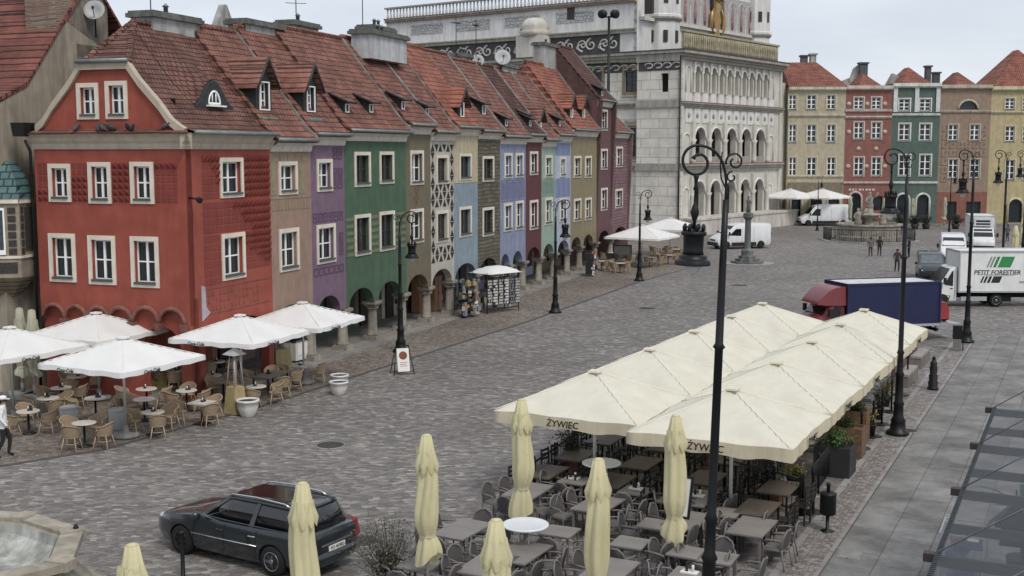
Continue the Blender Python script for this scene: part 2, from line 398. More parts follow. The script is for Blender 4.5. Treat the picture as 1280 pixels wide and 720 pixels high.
# --- row-house frame
C0=G(241,504); C1=G(721,342); HA=math.atan2(C1.y-C0.y,C1.x-C0.x)
FR=Frame(C0,HA)
def W(s,u,z=0): return FR.o+FR.u*s+FR.n*u+Vector((0,0,z))
# darker small setts along the house fronts, edged by a drain line
dr=[G(-60,590),G(0,583),G(130,562),G(330,507),G(470,462),G(660,402),G(800,352),G(880,330)]
strip('sett_apron',[W(-20,0),W(-20,40),W(95,40),W(95,-3)]+[tuple(p[:2]) for p in reversed(dr)],.004,setts2,ang=HA,org=(C0.x,C0.y,0))
m=MB()
for i in range(len(dr)-1):
    a,c=dr[i],dr[i+1]; t=(c-a).normalized(); n=Vector((-t.y,t.x,0))*.1
    q=[a-n,c-n,c+n,a+n]; m.add([(p.x,p.y,.008) for p in q]+[(p.x,p.y,-.05) for p in q],[(0,1,2,3),(0,4,5,1),(1,5,6,2),(2,6,7,3),(3,7,4,0)])
tag(m.build('drain_channel',M('drain_stone','#4c484a')),kind='structure')
# raised walk under and before the arcades
strip('arcade_walk',[W(-.2,-.75),W(66,-.75),W(66,3.2),W(-.2,3.2)],.06,brickmat('walk_slabs','#857f79','#938d87','#5c5854',.9,.6,.015,.8,'xy',.2,.5,noise=.02),ang=HA,org=(C0.x,C0.y,0),h=.1)
# right-hand pavement: sett strip, kerb lines, slabs
kl0=G(1042,613); kl1=G(1198,431); ks0=G(1024,720); ks1=G(1218,427)
PO=ks0.copy(); pa=math.atan2(ks1.y-ks0.y,ks1.x-ks0.x); pu=Vector((math.cos(pa),math.sin(pa),0)); pn=Vector((-pu.y,pu.x,0))
def PV(s,u): p=PO+pu*s+pn*u; return (p.x,p.y)
LEN=(ks1-ks0).length; wl=(kl0-PO).dot(pn); wl2=(kl1-PO).dot(pn); wl=(wl+wl2)/2
strip('sett_strip',[PV(-25,0),PV(LEN,0),PV(LEN+1,wl*.6),PV(LEN-.5,wl),PV(-25,wl)],.004,setts3,ang=pa,org=(PO.x,PO.y,0))
strip('kerb_line',[PV(-25,wl),PV(LEN-.5,wl),PV(LEN-.5,wl+.16),PV(-25,wl+.16)],.02,kerbm,ang=pa,org=(PO.x,PO.y,0))
cor=[PV(LEN,0)]+[PV(LEN+3.2*math.sin(t*PI/16),-3.2+3.2*math.cos(t*PI/16)) for t in range(1,9)]
strip('slab_pavement',[PV(-25,0)]+cor+[PV(LEN+3.2,-30),PV(-25,-30)],.012,slabs,ang=pa,org=(PO.x,PO.y,0))
strip('kerb_edge',[PV(-25,0),PV(LEN,0),PV(LEN,.12),PV(-25,.12)],.018,kerbm,ang=pa,org=(PO.x,PO.y,0))
# ================================================================ windows and walls
stone=M('cream_stone','#ded4c2',.8,var=.08,dirt=.14); stone2=M('pale_stone','#d2ccbd',.8,var=.08,dirt=.15)
white=M('white_joinery','#f1f1ee',.5,var=.03,bump=0); darkj=M('dark_joinery','#3a2f2a',.5,var=.1,bump=0)
sillm=M('sill_lead','#4f5550',.6,var=.15); gl=glassmat('window_glass',(.03,.04,.045,1),.62,.05); curt=M('curtain_cloth','#6f8a84',.9,var=.1,scale=8); curt2=M('curtain_cream','#8d8676',.9,var=.1,scale=8)
darkroom=M('dark_interior','#0d0c0d',.9,var=.1,bump=0); copper=M('copper_green','#5f8478',.7,var=.2,dirt=.3); lead=M('grey_lead','#60666a',.6,var=.15,dirt=.3)  # first one near-black: the shade of unlit rooms put into a colour
def ring(m,w,h,fw,y0,y1):
    m.bb(-w/2,y0,-h/2,-w/2+fw,y1,h/2); m.bb(w/2-fw,y0,-h/2,w/2,y1,h/2); m.bb(-w/2+fw,y0,h/2-fw,w/2-fw,y1,h/2); m.bb(-w/2+fw,y0,-h/2,w/2-fw,y1,-h/2+fw)
_wm={}
def wmesh(key,fn,name,mat):
    if key not in _wm:
        o=fn().build(name,mat); _wm[key]=o.data; bpy.data.objects.remove(o)
    return _wm[key]
def window(par,x,z,w,h,fw=.16,fm=None,sm=None,cols=2,rows=2,y=0,rz=0,curtain=curt,sill=True,off=.0,sashoff=.0,proud=.05,bar=1.0):
    """stone surround with recessed sash, pane, curtain and sill as sub-parts; x,y in the wall's own plane"""
    fm=fm or stone; sm=sm or white; w=round(w*20)/20; h=round(h*20)/20
    k=(w,h,fw,fm.name,sm.name,cols,rows,proud,bar,curtain.name if curtain else None,sashoff)
    def f1(): m=MB(); ring(m,w,h,fw,-proud,.0); return m
    iw,ih=w-2*fw,h-2*fw
    def f2():
        m=MB(); ring(m,iw,ih,.06*bar,.15,.21)
        if cols>1: m.bb(-.045*bar+sashoff,.14,-ih/2+.06*bar,.045*bar+sashoff,.2,ih/2-.06*bar)
        for r in range(1,rows):
            zz=-ih/2+ih*r/rows; m.bb(-iw/2+.06,.155,zz-.025*bar,iw/2-.06,.205,zz+.025*bar)
        return m
    def f3(): m=MB(); m.bb(-iw/2+.03,.18,-ih/2+.03,iw/2-.03,.188,ih/2-.03); return m
    def f4(): m=MB(); m.bb(-iw/2-.02,-proud-.05,-ih/2-.05,iw/2+.02,.14,-ih/2+.03); return m
    def f5():
        m=MB()
        for sg in (-1,1):
            pts=[]; n=9; cw=iw*(.3 if sg<0 else .38)
            for i in range(n+1): pts.append((sg*(iw/2-cw*i/n),.30+.03*math.sin(i*2.1)))
            m.loft([[(p[0],p[1],-ih/2) for p in pts],[(p[0],p[1],ih/2) for p in pts]],True,False,False)
        return m
    def ob(nm,key,fn,mat,p=None):
        o=bpy.data.objects.new(nm,wmesh((nm,)+key,fn,nm,mat)); scene.collection.objects.link(o)
        if p: o.parent=p
        return o
    W0=ob('window',k,f1,fm,par)
    if rz: W0.location=(x,y,z); W0.rotation_euler=(0,0,rz)
    else: W0.location=(x,y+off,z)
    ob('sash',k,f2,sm,W0); ob('pane',k,f3,gl,W0)
    if sill: ob('sill',k,f4,sillm,W0)
    if curtain: ob('curtain',k,f5,curtain,W0)
    return W0
def hole(x,z,w,h,fw=.16):
    w=round(w*20)/20; h=round(h*20)/20
    return rect(x-w/2+fw,z-h/2+fw,x+w/2-fw,z+h/2-fw)
def pxwin(fr,box,s0,off=0):
    a=fr.uv(box[0],(box[1]+box[3])/2,off); c=fr.uv(box[2],(box[1]+box[3])/2,off); xm=(box[0]+box[2])/2
    t=fr.uv(xm,box[1],off)[1]; bt=fr.uv(xm,box[3],off)[1]
    return ((a[0]+c[0])/2-s0,(t+bt)/2,abs(c[0]-a[0]),t-bt)
# ================================================================ the row of narrow houses
tile_d=tilemat('tiles_brown','#784f44','#8a5f52','#43322d',.25,.2)
tile_m=tilemat('tiles_red_brown','#87574a','#9a6656','#4c3731',.32,.24)
tile_o=tilemat('tiles_orange','#9a5a46','#ab6852','#543a32',.34,.26)
tile_k=tilemat('tiles_dark','#5d3d38','#6f4840','#33241f',.3,.24)
gutterm=M('gutter_zinc','#7f8a86',.5,metal=.5,var=.15); verge=M('verge_mortar','#8f8c86',.85,var=.2,dirt=.4); verge_d=M('verge_dark','#3b3d3e',.7,var=.2)
dorm=M('dormer_slate','#2f3436',.7,var=.2); chimw=M('chimney_plaster','#aeb0ac',.9,var=.15,dirt=.45); chimcap=M('chimney_cap','#6d7069',.9,var=.2,dirt=.4)
colst=M('column_stone','#a39b8c',.85,var=.2,scale=4,dirt=.45); brickw=brickmat('old_brick','#7c5a4a','#93705c','#8f8577',.27,.09,.015,.9,'xz',.4)
metal_d=M('dark_metal','#2b2d2e',.5,metal=.6,var=.1,bump=0); dishm=M('dish_grey','#a9abac',.5,var=.05,bump=0)
DEPTH=7.0; RY=3.5; ZS=1.95
def prof(e,r,D=DEPTH):
    """bell-cast roof line from the front eave over the ridge to the back"""
    h=r-e; return [(-.38,e),(.15,e+.13*h*.8),(.75,e+.27*h),(RY,r),(D-.6,e+.27*h),(D+.3,e)]
def roofz(p,y):
    for (a,za),(b_,zb) in zip(p,p[1:]):
        if a<=y<=b_: return za+(zb-za)*(y-a)/(b_-a)
    return p[-1][1]
def roof_hit(px,py,p):
    y=-.3
    while y<RY:
        s,z=FR.uv(px,py,y)
        if z<=roofz(p,y): return s,y,z      # first point where the ray is under the roof surface
        y+=.02
    return s,y,z
def chimney(par,x,y,z0,z1,wx,wy,mat=None,cap=True,pots=2):
    m=MB(); m.box((x,y,(z0+z1)/2),(wx,wy,z1-z0)); c=m.build('chimney',mat or chimw,par)
    if cap:
        m=MB(); m.box((x,y,z1+.08),(wx+.3,wy+.3,.16)); m.box((x,y,z1+.2),(wx+.16,wy+.16,.1)); m.build('chimney_cap',chimcap,c)
    m=MB()
    for i in range(pots):
        xx=x+(i-(pots-1)/2)*.5; m.lathe([(.09,z1+.25),(.09,z1+.55),(.15,z1+.55),(.02,z1+.68)],8,(xx,y,0))
    if pots: m.build('flue_pot',gutterm,c)
    return c
def dormer_gable(par,x,y,z,w,h,p,tm):
    """upright dormer with a little pitched roof running back into the slope"""
    yb=y+1.9
    m=MB(); hw=w/2+.22; m.plate([(x-hw,z-.25),(x+hw,z-.25),(x+hw,z+h),(x,z+h+hw*1.35),(x-hw,z+h)],[rect(x-w/2+.05,z+.05,x+w/2-.05,z+h-.05)],y,y+.1)
    m.bb(x-hw,y+.1,z-.25,x-hw+.08,yb,z+h); m.bb(x+hw-.08,y+.1,z-.25,x+hw,yb,z+h)
    d=m.build('dormer',dorm,par)
    m=MB(); t=.1
    for sg in (-1,1):
        a=(x+sg*(hw+.22),z+h-.3); r_=(x,z+h+hw*1.35+.08)
        vs=[(a[0],y-.25,a[1]),(r_[0],y-.25,r_[1]),(r_[0],yb+1.2,r_[1]),(a[0],yb+.6,a[1])]
        m.add(vs+[(q[0],q[1],q[2]+t) for q in vs],[(0,1,2,3),(7,6,5,4),(0,4,5,1),(1,5,6,2),(2,6,7,3),(3,7,4,0)])
    m.build('dormer_roof',tm,d)
    m=MB()
    for sg in (-1,1): m.tube([(x+sg*(hw+.24),y-.27,z+h-.27),(x,y-.27,z+h+hw*1.35+.16)],.06,4)
    m.build('bargeboard',verge_d,d)
    wd=window(d,x,z+h/2,w,h,.05,white,white,2,3,off=y-.02,curtain=None,sill=False)
    m=MB(); m.add([(x-hw,y-.3,z-.32),(x+hw,y-.3,z-.32),(x+hw,y,z-.12),(x-hw,y,z-.12),(x-hw,y-.3,z-.4),(x+hw,y-.3,z-.4),(x+hw,y,z-.4),(x-hw,y,z-.4)],[(0,1,2,3),(0,4,5,1),(1,5,6,2),(3,7,4,0)]); m.build('dormer_flashing',copper,d)
def dormer_shed(par,x,y,z,w,h,p,tm):
    """small dormer under a long low shed roof"""
    hw=w/2+.12; zt=z+h+.12; yb=y
    sl=.42
    while yb<RY-.1 and zt+(yb-y)*sl>roofz(p,yb): yb+=.05
    m=MB(); m.plate(rect(x-hw,z-.15,x+hw,zt),[rect(x-w/2+.03,z+.03,x+w/2-.03,z+h-.03)],y,y+.08)
    for sg in (-1,1):
        xx=x+sg*(hw-.04); m.prism([(y+.08,z-.3),(yb,zt+(yb-y)*sl),(y+.08,zt)],xx-.04,xx+.04,'yz')
    d=m.build('dormer',dorm,par)
    m=MB(); e=.3; a=(y-e,zt-e*sl); b_=(yb,zt+(yb-y)*sl)
    m.loft([[(x-hw-.2,a[0],a[1]),(x+hw+.2,a[0],a[1]),(x+hw+.2,a[0],a[1]+.09),(x-hw-.2,a[0],a[1]+.09)],[(x-hw-.2,b_[0],b_[1]),(x+hw+.2,b_[0],b_[1]),(x+hw+.2,b_[0],b_[1]+.09),(x-hw-.2,b_[0],b_[1]+.09)]])
    m.build('dormer_roof',tm,d)
    m=MB()
    for sg in (-1,1): m.tube([(x+sg*(hw+.22),a[0],a[1]+.08),(x+sg*(hw+.22),b_[0],b_[1]+.08)],.05,4)
    m.tube([(x-hw-.22,a[0],a[1]+.06),(x+hw+.22,a[0],a[1]+.06)],.05,4); m.build('bargeboard',verge_d,d)
    window(d,x,z+h/2,w,h,.05,white,white,1,1,off=y-.02,curtain=None,sill=False)
def capital_column(par,x,y=.3,z=ZS,r=.24):
    m=MB(); m.box((x,y,.13),(2*r+.22,2*r+.22,.26)); m.lathe([(r+.06,.26),(r+.05,.34),(r,.4),(r*.9,z-.48),(r*.95,z-.42),(r+.1,z-.36),(r*.95,z-.32)],12,(x,y,0)); m.box((x,y,z-.24),(2*r,2*r,.16),taper=1.35); m.box((x,y,z-.09),(2*r+.26,2*r+.26,.14)); m.box((x,y,z-.012),(2*r+.1,2*r+.1,.024))
    return m.build('column',colst,par)
def hexdes(c,k=.8):
    v=[int(c[i:i+2],16) for i in (1,3,5)]; g=.3*v[0]+.59*v[1]+.11*v[2]
    return '#%02x%02x%02x'%tuple(int(max(0,min(255,g+(x-g)*k))) for x in v)
def bandmat(name,col,**k): return M(name,col,.85,var=.13,scale=1.7,dirt=.13,**k)
HOUSES=[]
def row_house(px0,px1,label,col,eave_px,ridge_px,wins,arches,rmat,cname='cream',fm=None,sm=None,vg=True,curtain=curt2,cat='house',wallmat=None,thick_cornice=.5,extra=None,smr=2,crn=None):
    s0=FR.uv(px0,200)[0]; s1=FR.uv(px1,200)[0]; wd=s1-s0
    e=FR.uv(*eave_px,-.3)[1]; rz=FR.uv(*ridge_px,RY)[1]
    h=empty('town_house',tuple(W(s0,0)),HA,label,cat,'narrow houses of the arcaded row')
    wm=wallmat or bandmat('plaster_'+label[:18].replace(' ','_'),hexdes(col))
    p=prof(e,rz)
    holes=[];wl=[]
    for bx in wins:
        x,z,ww,hh=pxwin(FR,bx,s0); wl.append((x,z,ww,hh)); holes.append(hole(x,z,ww,hh))
    out=[]; ar=[]
    for (a,c) in arches:
        xa=FR.uv(a,340)[0]-s0; xc=FR.uv(c,340)[0]-s0; xa=max(xa,.12); xc=min(xc,wd-.12); ar.append((xa,xc))
    out=[(0,ZS)]
    for xa,xc in ar:
        r_=(xc-xa)/2; out+=[(xa,ZS)]+arc((xa+xc)/2,ZS,r_,PI,0,12,rz=min(r_,.78))[1:-1]+[(xc,ZS)]
    out+=[(wd,ZS),(wd,e-.02),(0,e-.02)]
    # drop coincident neighbours
    o2=[out[0]]
    for q in out[1:]:
        if abs(q[0]-o2[-1][0])+abs(q[1]-o2[-1][1])>.01: o2.append(q)
    m=MB(); m.plate(o2,holes,0,.4)
    m.bb(0,.4,ZS,.02,.45,e-.1); m.bb(.01,DEPTH-.3,0,wd-.01,DEPTH,e-.1); m.bb(.01,2.9,0,wd-.01,3.1,ZS+1.1); m.bb(.01,.4,ZS+.9,wd-.01,3.1,ZS+1.1)
    m.build('wall',wm,h)
    m=MB(); m.bb(.05,.85,ZS+1.2,wd-.05,.9,e-.2); m.build('dark_room_backing',darkroom,h)  # near-black sheet behind the panes, its colour stands in for room shade
    for q in wl: window(h,*q,fm=fm,sm=sm,curtain=curtain,rows=smr)
    # shop front in the arcade
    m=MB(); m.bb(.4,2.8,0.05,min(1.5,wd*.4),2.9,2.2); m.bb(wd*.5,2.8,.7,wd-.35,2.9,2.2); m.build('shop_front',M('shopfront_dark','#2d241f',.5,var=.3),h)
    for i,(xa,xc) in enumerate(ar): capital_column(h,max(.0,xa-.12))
    # cornice
    c0=e-thick_cornice
    m=MB(); m.prism([(0.0,c0),(-.06,c0),(-.1,c0+.12),(-.1,c0+.2),(-.2,c0+.3),(-.28,e-.06),(0,e-.06)],.01,wd-.01,'yz'); m.build('cornice',crn or stone2,h)
    # roof
    m=MB(); sec=[]
    for y,z in p: sec.append([(0,y,z),(wd,y,z)])
    vs=[v for s_ in sec for v in s_]+[(v[0],v[1],v[2]-.14) for s_ in sec for v in s_]; n=2*len(p); fs=[]
    for j in range(len(p)-1):
        fs.append((2*j,2*j+1,2*j+3,2*j+2)); fs.append((n+2*j+2,n+2*j+3,n+2*j+1,n+2*j)); fs.append((2*j,2*j+2,n+2*j+2,n+2*j)); fs.append((2*j+3,2*j+1,n+2*j+1,n+2*j+3))
    fs+=[(0,n,n+1,1),(n-2,n-1,2*n-1,2*n-2)]
    m.add(vs,fs)
    # gable triangles closing the attic
    m.prism([(y,z-.2) for y,z in p[:-1]]+[(DEPTH,e-.3),(0,e-.3)],.02,.06,'yz')
    ro=m.build('roof',rmat,h)
    m=MB(); random.seed(int(px0))
    x=.0
    while x<wd-.05:
        m.lathe([(.11,0),(.13,.3)],7,(x,RY,p[3][1]+.0),axis=(1,0,0)); x+=.3
    m.build('ridge_tiles',rmat,ro)
    if vg:
        m=MB(); m.loft([[(wd-.09,y,z-.02),(wd+.09,y,z-.02),(wd+.09,y,z+.13),(wd-.09,y,z+.13)] for y,z in p[:4]]); m.build('verge',verge,ro)
    m=MB(); m.tube([(0,-.42,e-.03),(wd,-.42,e-.03)],.075,8); m.build('gutter',gutterm,h)
    HOUSES.append(dict(o=h,s0=s0,w=wd,e=e,r=rz,p=p,wins=wl,wm=wm,arches=ar))
    return HOUSES[-1]
def dorm_px(H,px,py,kind,w,h,tm):
    """px,py: the foot of the dormer window in the photograph's calibration"""
    s,y,z=roof_hit(px,py,H['p'])
    (dormer_gable if kind=='g' else dormer_shed)(H['o'],s-H['s0'],y,z,w,h,H['p'],tm)
# ---- the corner house (red)
RED=M('red_plaster','#9c4735',.85,var=.16,scale=1.2,dirt=.12,bump=.2)
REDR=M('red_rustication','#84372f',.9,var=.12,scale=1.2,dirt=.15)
redtrim=M('faded_red_brick','#8a5a4c',.9,var=.2,scale=6,dirt=.3)
band=M('beige_band','#b9ac97',.85,var=.1,dirt=.15)
s1=FR.uv(337,200)[0]; e=FR.uv(232,164,-.3)[1]; FG=Frame(C0,HA+PI/2)
rx,rzz=FR.uv(167,27,RY)
hu,hz=FG.uv(160,79); hu2,_=FG.uv(88,80); DR=FG.uv(43,200)[0]
h=empty('corner_house',tuple(C0),HA,'red corner house with diamond rusticated plaster and curved gable','house')
prf=[(-.38,e),(.15,e+.22),(.75,e+.72),(hu,hz)]
g1=FG.uv(200,130); g2=FG.uv(175,101)
prg=[(-.38,e),(0.2,e+.16),(g1[0]*.55,e+(g1[1]-e)*.42),(g1[0],g1[1]),(g2[0],g2[1]),(hu,hz)]
for k in prg: pass
prf=prg
mir=lambda q:[(DR-y,z) for y,z in reversed(q)]
# front wall
fw=[(277,197,301,247),(277,291,306,349)]
wl=[pxwin(FR,b_,0) for b_ in fw]; ww=max(q[2] for q in wl); wl=[(q[0],q[1],ww,q[3]) for q in wl]
out=[(0.0,0),(.9,0),(.9,ZS)]
xa,xc=1.0,s1-.3
out=[(0,0),(.9,0),(.9,ZS)]+arc((.9+s1-.35)/2,ZS,(s1-.35-.9)/2,PI,0,12,rz=.8)[1:-1]+[(s1-.35,ZS),(s1-.35,0),(s1,0),(s1,e-.02),(0,e-.02)]
m=MB(); m.plate(out,[hole(*q) for q in wl],0,.4)
# gable wall (upper part, over the corbel arches)
gw=[(62,205,88,252),(110,203,140,254),(163,202,193,255),(62,292,95,352),(111,294,145,356),(164,296,199,359),(97,104,123,149),(132,101,160,149)]
gl_=[pxwin(FG,b_,0) for b_ in gw]
top=sum(q[2] for q in gl_[:3])/3; bot=sum(q[2] for q in gl_[3:6])/3; at_=sum(q[2] for q in gl_[6:])/2
gl_=[(q[0],q[1],(top if i<3 else bot if i<6 else at_),q[3]) for i,q in enumerate(gl_)]
zc=FG.uv(140,391)[1]
cuts=[(200,230),(167,197),(137,164),(110,135),(82,107),(55,80)]
low=[(0,zc-.35)]
for a,c in cuts:
    ua=FG.uv(c,385)[0]; uc=FG.uv(a,385)[0]; low+=[(ua,zc-.35)]+[(q[0],q[1]) for q in arc((ua+uc)/2,zc-.3,(uc-ua)/2,PI,0,10)]+[(uc,zc-.35)]
low+=[(DR,zc-.35)]
o2=[low[0]]
for q in low[1:]:
    if abs(q[0]-o2[-1][0])+abs(q[1]-o2[-1][1])>.02: o2.append(q)
gout=o2+[(DR,e-.1)]+[(DR-y,z-.08) for y,z in prg[1:]]+[(y,z-.08) for y,z in reversed(prg[1:])]+[(0,e-.1)]
m.plate(gout,[hole(*q) for q in gl_],-.001,.35,'yz')
# lower gable wall, set back, with the arcade opening at the corner
o3=[(0.0,-.1),(.55,-.1),(.55,1.9)]+arc(1.35,1.9,.8,PI,0,10)[1:-1]+[(2.15,1.9),(2.15,-.1),(DR,-.1),(DR,zc+.6),(0.0,zc+.6)]
m.plate(o3,[],.17,.55,'yz')
m.bb(.6,DR-.3,0,s1,DR,e-.1); m.bb(.55,2.9,0,s1-.02,3.1,ZS+1.1); m.bb(.55,.4,ZS+.9,s1,3.1,ZS+1.1)
m.build('wall',RED,h)
m=MB(); m.bb(.9,.9,ZS+1.2,s1-.05,.95,e+.2); m.bb(.85,.96,ZS+1.2,.9,DR-.5,e+1.2); m.bb(.85,2.0,e+1.2,.9,4.9,hz-.3); m.build('dark_room_backing',darkroom,h)  # near-black sheets added so the corner house windows look unlit inside
for q in wl: window(h,*q,fm=stone)
for q in gl_: window(h,0,q[1],q[2],q[3],y=q[0],rz=-PI/2,fm=stone)
m=MB()
for a,c in cuts:
    ua=FG.uv(c,385)[0]; uc=FG.uv(a,385)[0]; r0=(uc-ua)/2
    m.tube([(-.03,q[0],q[1]) for q in arc((ua+uc)/2,zc-.3,r0+.05,0,PI,10)],.085,5); m.box((-.02,ua-.03,zc-.42),(.26,.2,.26),taper=1.3)
m.build('corbel_arches',redtrim,h)
# cornice round two sides
cb=e-.62
def corn(y): return [(0.0,cb),(-.05,cb),(-.09,cb+.12),(-.09,cb+.2),(-.17,cb+.3),(-.2,cb+.42),(-.32,e-.07),(0,e-.05)]
m=MB(); m.prism(corn(0),-.3,s1-.01,'yz')
m.add([],[])
vs=[]; pr=corn(0); n=len(pr)
vs=[(q[0],-.30,q[1]) for q in pr]+[(q[0],DR+.1,q[1]) for q in pr]
m.add(vs,[(i,(i+1)%n,n+(i+1)%n,n+i) for i in range(n)]+[tuple(range(n)),tuple(range(n,2*n))])
m.build('cornice',band,h)
m=MB(); m.add([(-.36,-.38,e-.05),(-.36,DR+.15,e-.05),(.0,DR+.15,e+.1),(.0,-.1,e+.1),(-.36,-.38,e-.09),(-.36,DR+.15,e-.09)],[(0,1,2,3),(0,4,5,1)]); m.build('cornice_tiles',tile_d,h)
# curved verge band along the gable outline
def vband(pts,m):
    m.loft([[(-.14,y,z-.2),(.12,y,z-.2),(.12,y,z+.1),(-.14,y,z+.1)] for y,z in pts])
m=MB(); fullg=[(-.05,e+.02)]+prg[1:]+mir(prg[1:])[0:]; fullg=[q for i,q in enumerate(fullg)]
vband(fullg,m); m.build('gable_moulding',band,h)
m=MB(); m.tube([(-.2,hu-.1,hz+.1),(-.2,DR-hu+.1,hz+.1)],.08,8); m.tube([(0,-.45,e-.03),(s1,-.45,e-.03)],.08,8); m.build('gutter',gutterm,h)
# half-hipped roof
xr=rx; rz=rzz
m=MB(); P=prg; n=len(P)
vs=[]
for y,z in P: vs+=[(0,y,z+.02),(s1,y,z+.02)]
for y,z in mir(P): vs+=[(0,y,z+.02),(s1,y,z+.02)]
fs=[(2*i,2*i+1,2*i+3,2*i+2) for i in range(n-1)]+[(2*(n+i),2*(n+i)+1,2*(n+i)+3,2*(n+i)+2) for i in range(n-1)]
b0=len(vs); vs+=[(xr,RY,rz),(s1,RY,rz)]
a=2*(n-1); c=2*n
fs+=[(a,a+1,b0+1,b0),(b0,b0+1,c+1,c),(a,b0,c)]
m.add(vs,fs); ro=m.build('roof',tile_d,h)
m=MB()
def ridge(p0,p1,m,r=.12):
    p0=Vector(p0);p1=Vector(p1); d=p1-p0; k=max(1,int(d.length/.32))
    for i in range(k): m.cyl(p0+d*(i/k),p0+d*((i+1.15)/k),r*.9,r*1.1,7)
ridge((xr,RY,rz),(s1,RY,rz),m); ridge((0,hu,hz+.03),(xr,RY,rz),m); ridge((0,DR-hu,hz+.03),(xr,RY,rz),m); m.build('ridge_tiles',tile_d,ro)
# eyebrow dormer
sx,sy_,sz=roof_hit(265,133,prf+[(RY,rz)])
m=MB(); hwid=1.25
secs=[]
for j in range(9):
    t=j/8; yy=sy_+t*2.3; k=(1-t)**1.2
    base=[]
    for i in range(13):
        a=-1+i/6; xx=sx+a*hwid*(1+.25*t); zz=roofz(prf+[(RY,rz)],min(yy,RY))+.05+ (0.95*k)*(math.cos(a*PI)+1)/2
        base.append((xx,yy,zz))
    secs.append(base)
m.loft(secs,True,False,False); m.build('eyebrow_roof',tile_d,ro)
m=MB(); o_=[(sx+(-1+i/6)*hwid,sz+.02+.95*(math.cos((-1+i/6)*PI)+1)/2) for i in range(13)]
m.plate(o_+[(sx+hwid,sz-.1),(sx-hwid,sz-.1)],[[(sx-.42,sz+.08),(sx+.42,sz+.08)]+arc(sx,sz+.08,.42,0,PI,8,rz=.5)[1:-1]],sy_-.12,sy_+.02); ey=m.build('eyebrow_dormer',dorm,h)
m=MB(); a1=arc(sx,sz+.08,.42,0,PI,10,rz=.5); a2=arc(sx,sz+.08,.34,0,PI,10,rz=.42)
m.plate(a1,[a2[::-1]+[]] if False else [],sy_-.02,sy_-.01) if False else None
m.tube([(q[0],sy_-.1,q[1]) for q in arc(sx,sz+.1,.38,0,PI,10,rz=.46)]+[(sx-.38,sy_-.1,sz+.1)],.05,6,True); m.tube([(sx-.12,sy_-.1,sz+.1),(sx-.12,sy_-.1,sz+.5)],.03,4); m.tube([(sx+.12,sy_-.1,sz+.1),(sx+.12,sy_-.1,sz+.5)],.03,4); m.bb(sx-.55,sy_-.3,sz-.02,sx+.55,sy_-.1,sz+.04); m.build('sash',white,ey)
m=MB(); m.prism(arc(sx,sz+.08,.4,0,PI,8,rz=.48),sy_-.06,sy_-.05); m.build('pane',gl,ey)
# diamond rustication
def diamonds(m,x0,z0,x1,z1,st,mask,plane='f',d=.19):
    nx=int(round((x1-x0)/st)); nz=int(round((z1-z0)/st)); sx=(x1-x0)/nx; sz=(z1-z0)/nz
    for i in range(nx):
        for j in range(nz):
            k=mask(i/nx,j/nz)
            if k==0: continue
            a=(x0+i*sx,z0+j*sz); c=(x0+(i+1)*sx,z0+(j+1)*sz); g=.015
            dd=d if k==1 else .014
            q=[(a[0]+g,a[1]+g),(c[0]-g,a[1]+g),(c[0]-g,c[1]-g),(a[0]+g,c[1]-g)]; mid=((a[0]+c[0])/2,(a[1]+c[1])/2)
            if k==1:
                P5=[(x,-.004,z) for x,z in q]+[(mid[0]-.03,-dd,mid[1]+.075)]; fs=[(0,1,4),(1,2,4),(2,3,4),(3,0,4)]
            else:
                P5=[(x,-.002,z) for x,z in q]+[(x*.9+mid[0]*.1,-dd,z*.9+mid[1]*.1) for x,z in q]; fs=[(4,5,6,7),(0,1,5,4),(1,2,6,5),(2,3,7,6),(3,0,4,7)]
            if plane=='g': P5=[(p[1],p[0],p[2]) for p in P5]
            m.add(P5,fs)
zt1=FR.uv(290,197)[1]; z0_=FR.uv(300,247)[1]; zb1=FR.uv(300,352)[1]; zb0=FR.uv(300,385)[1]
xl,xr_=wl[0][0]-ww/2,wl[0][0]+ww/2
m=MB()
diamonds(m,.95,z0_,xl-.03,zt1+.1,.27,lambda i,j:1 if i>.15+.9*(1-j)*.9 or j>.8 else 2)
diamonds(m,xr_+.03,z0_,s1-.12,zt1+.1,.27,lambda i,j:1)
zb=wl[1][1]+wl[1][3]/2
diamonds(m,.95,zb+.05,s1-.12,z0_-.08,.27,lambda i,j:1 if i>.25+.45*(1-j) else 2)
diamonds(m,xr_+.03,wl[1][1]-.6,s1-.12,zb+.02,.27,lambda i,j:1 if j+i*.6>.55 else 2)
diamonds(m,.95,wl[1][1]-wl[1][3]/2-.1,xl-.03,zb+.02,.29,lambda i,j:2)
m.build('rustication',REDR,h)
m=MB()
zz0=FG.uv(140,253)[1]; zz1=FG.uv(140,203)[1]
gx=[q[0] for q in gl_[:3]]
diamonds(m,gx[0]+top/2+.03,zz0,gx[1]-top/2-.03,zz1,.24,lambda i,j:1 if i+j*.5>.25 else 2,'g',.16)
diamonds(m,gx[1]+top/2+.03,zz0,gx[2]-top/2-.03,zz1,.24,lambda i,j:1,'g',.16) if gx[1]>gx[0] else None
def sorted_gaps():
    q=sorted(gx); return q
q=sorted_gaps()
m=MB()
diamonds(m,q[0]+top/2+.03,zz0,q[1]-top/2-.03,zz1,.24,lambda i,j:1,'g',.16)
diamonds(m,q[1]+top/2+.03,zz0,q[2]-top/2-.03,zz1,.24,lambda i,j:1 if j<.6 else 2,'g',.16)
diamonds(m,max(.35,q[0]-top/2-1.1),zz0,q[0]-top/2-.03,zz1,.24,lambda i,j:1 if j>.7 else 2,'g',.16)
diamonds(m,q[2]+top/2+.03,zz0,min(DR-.1,q[2]+top/2+.85),zz1,.24,lambda i,j:1 if j<.2 else 2,'g',.16)
m.build('rustication',REDR,h)
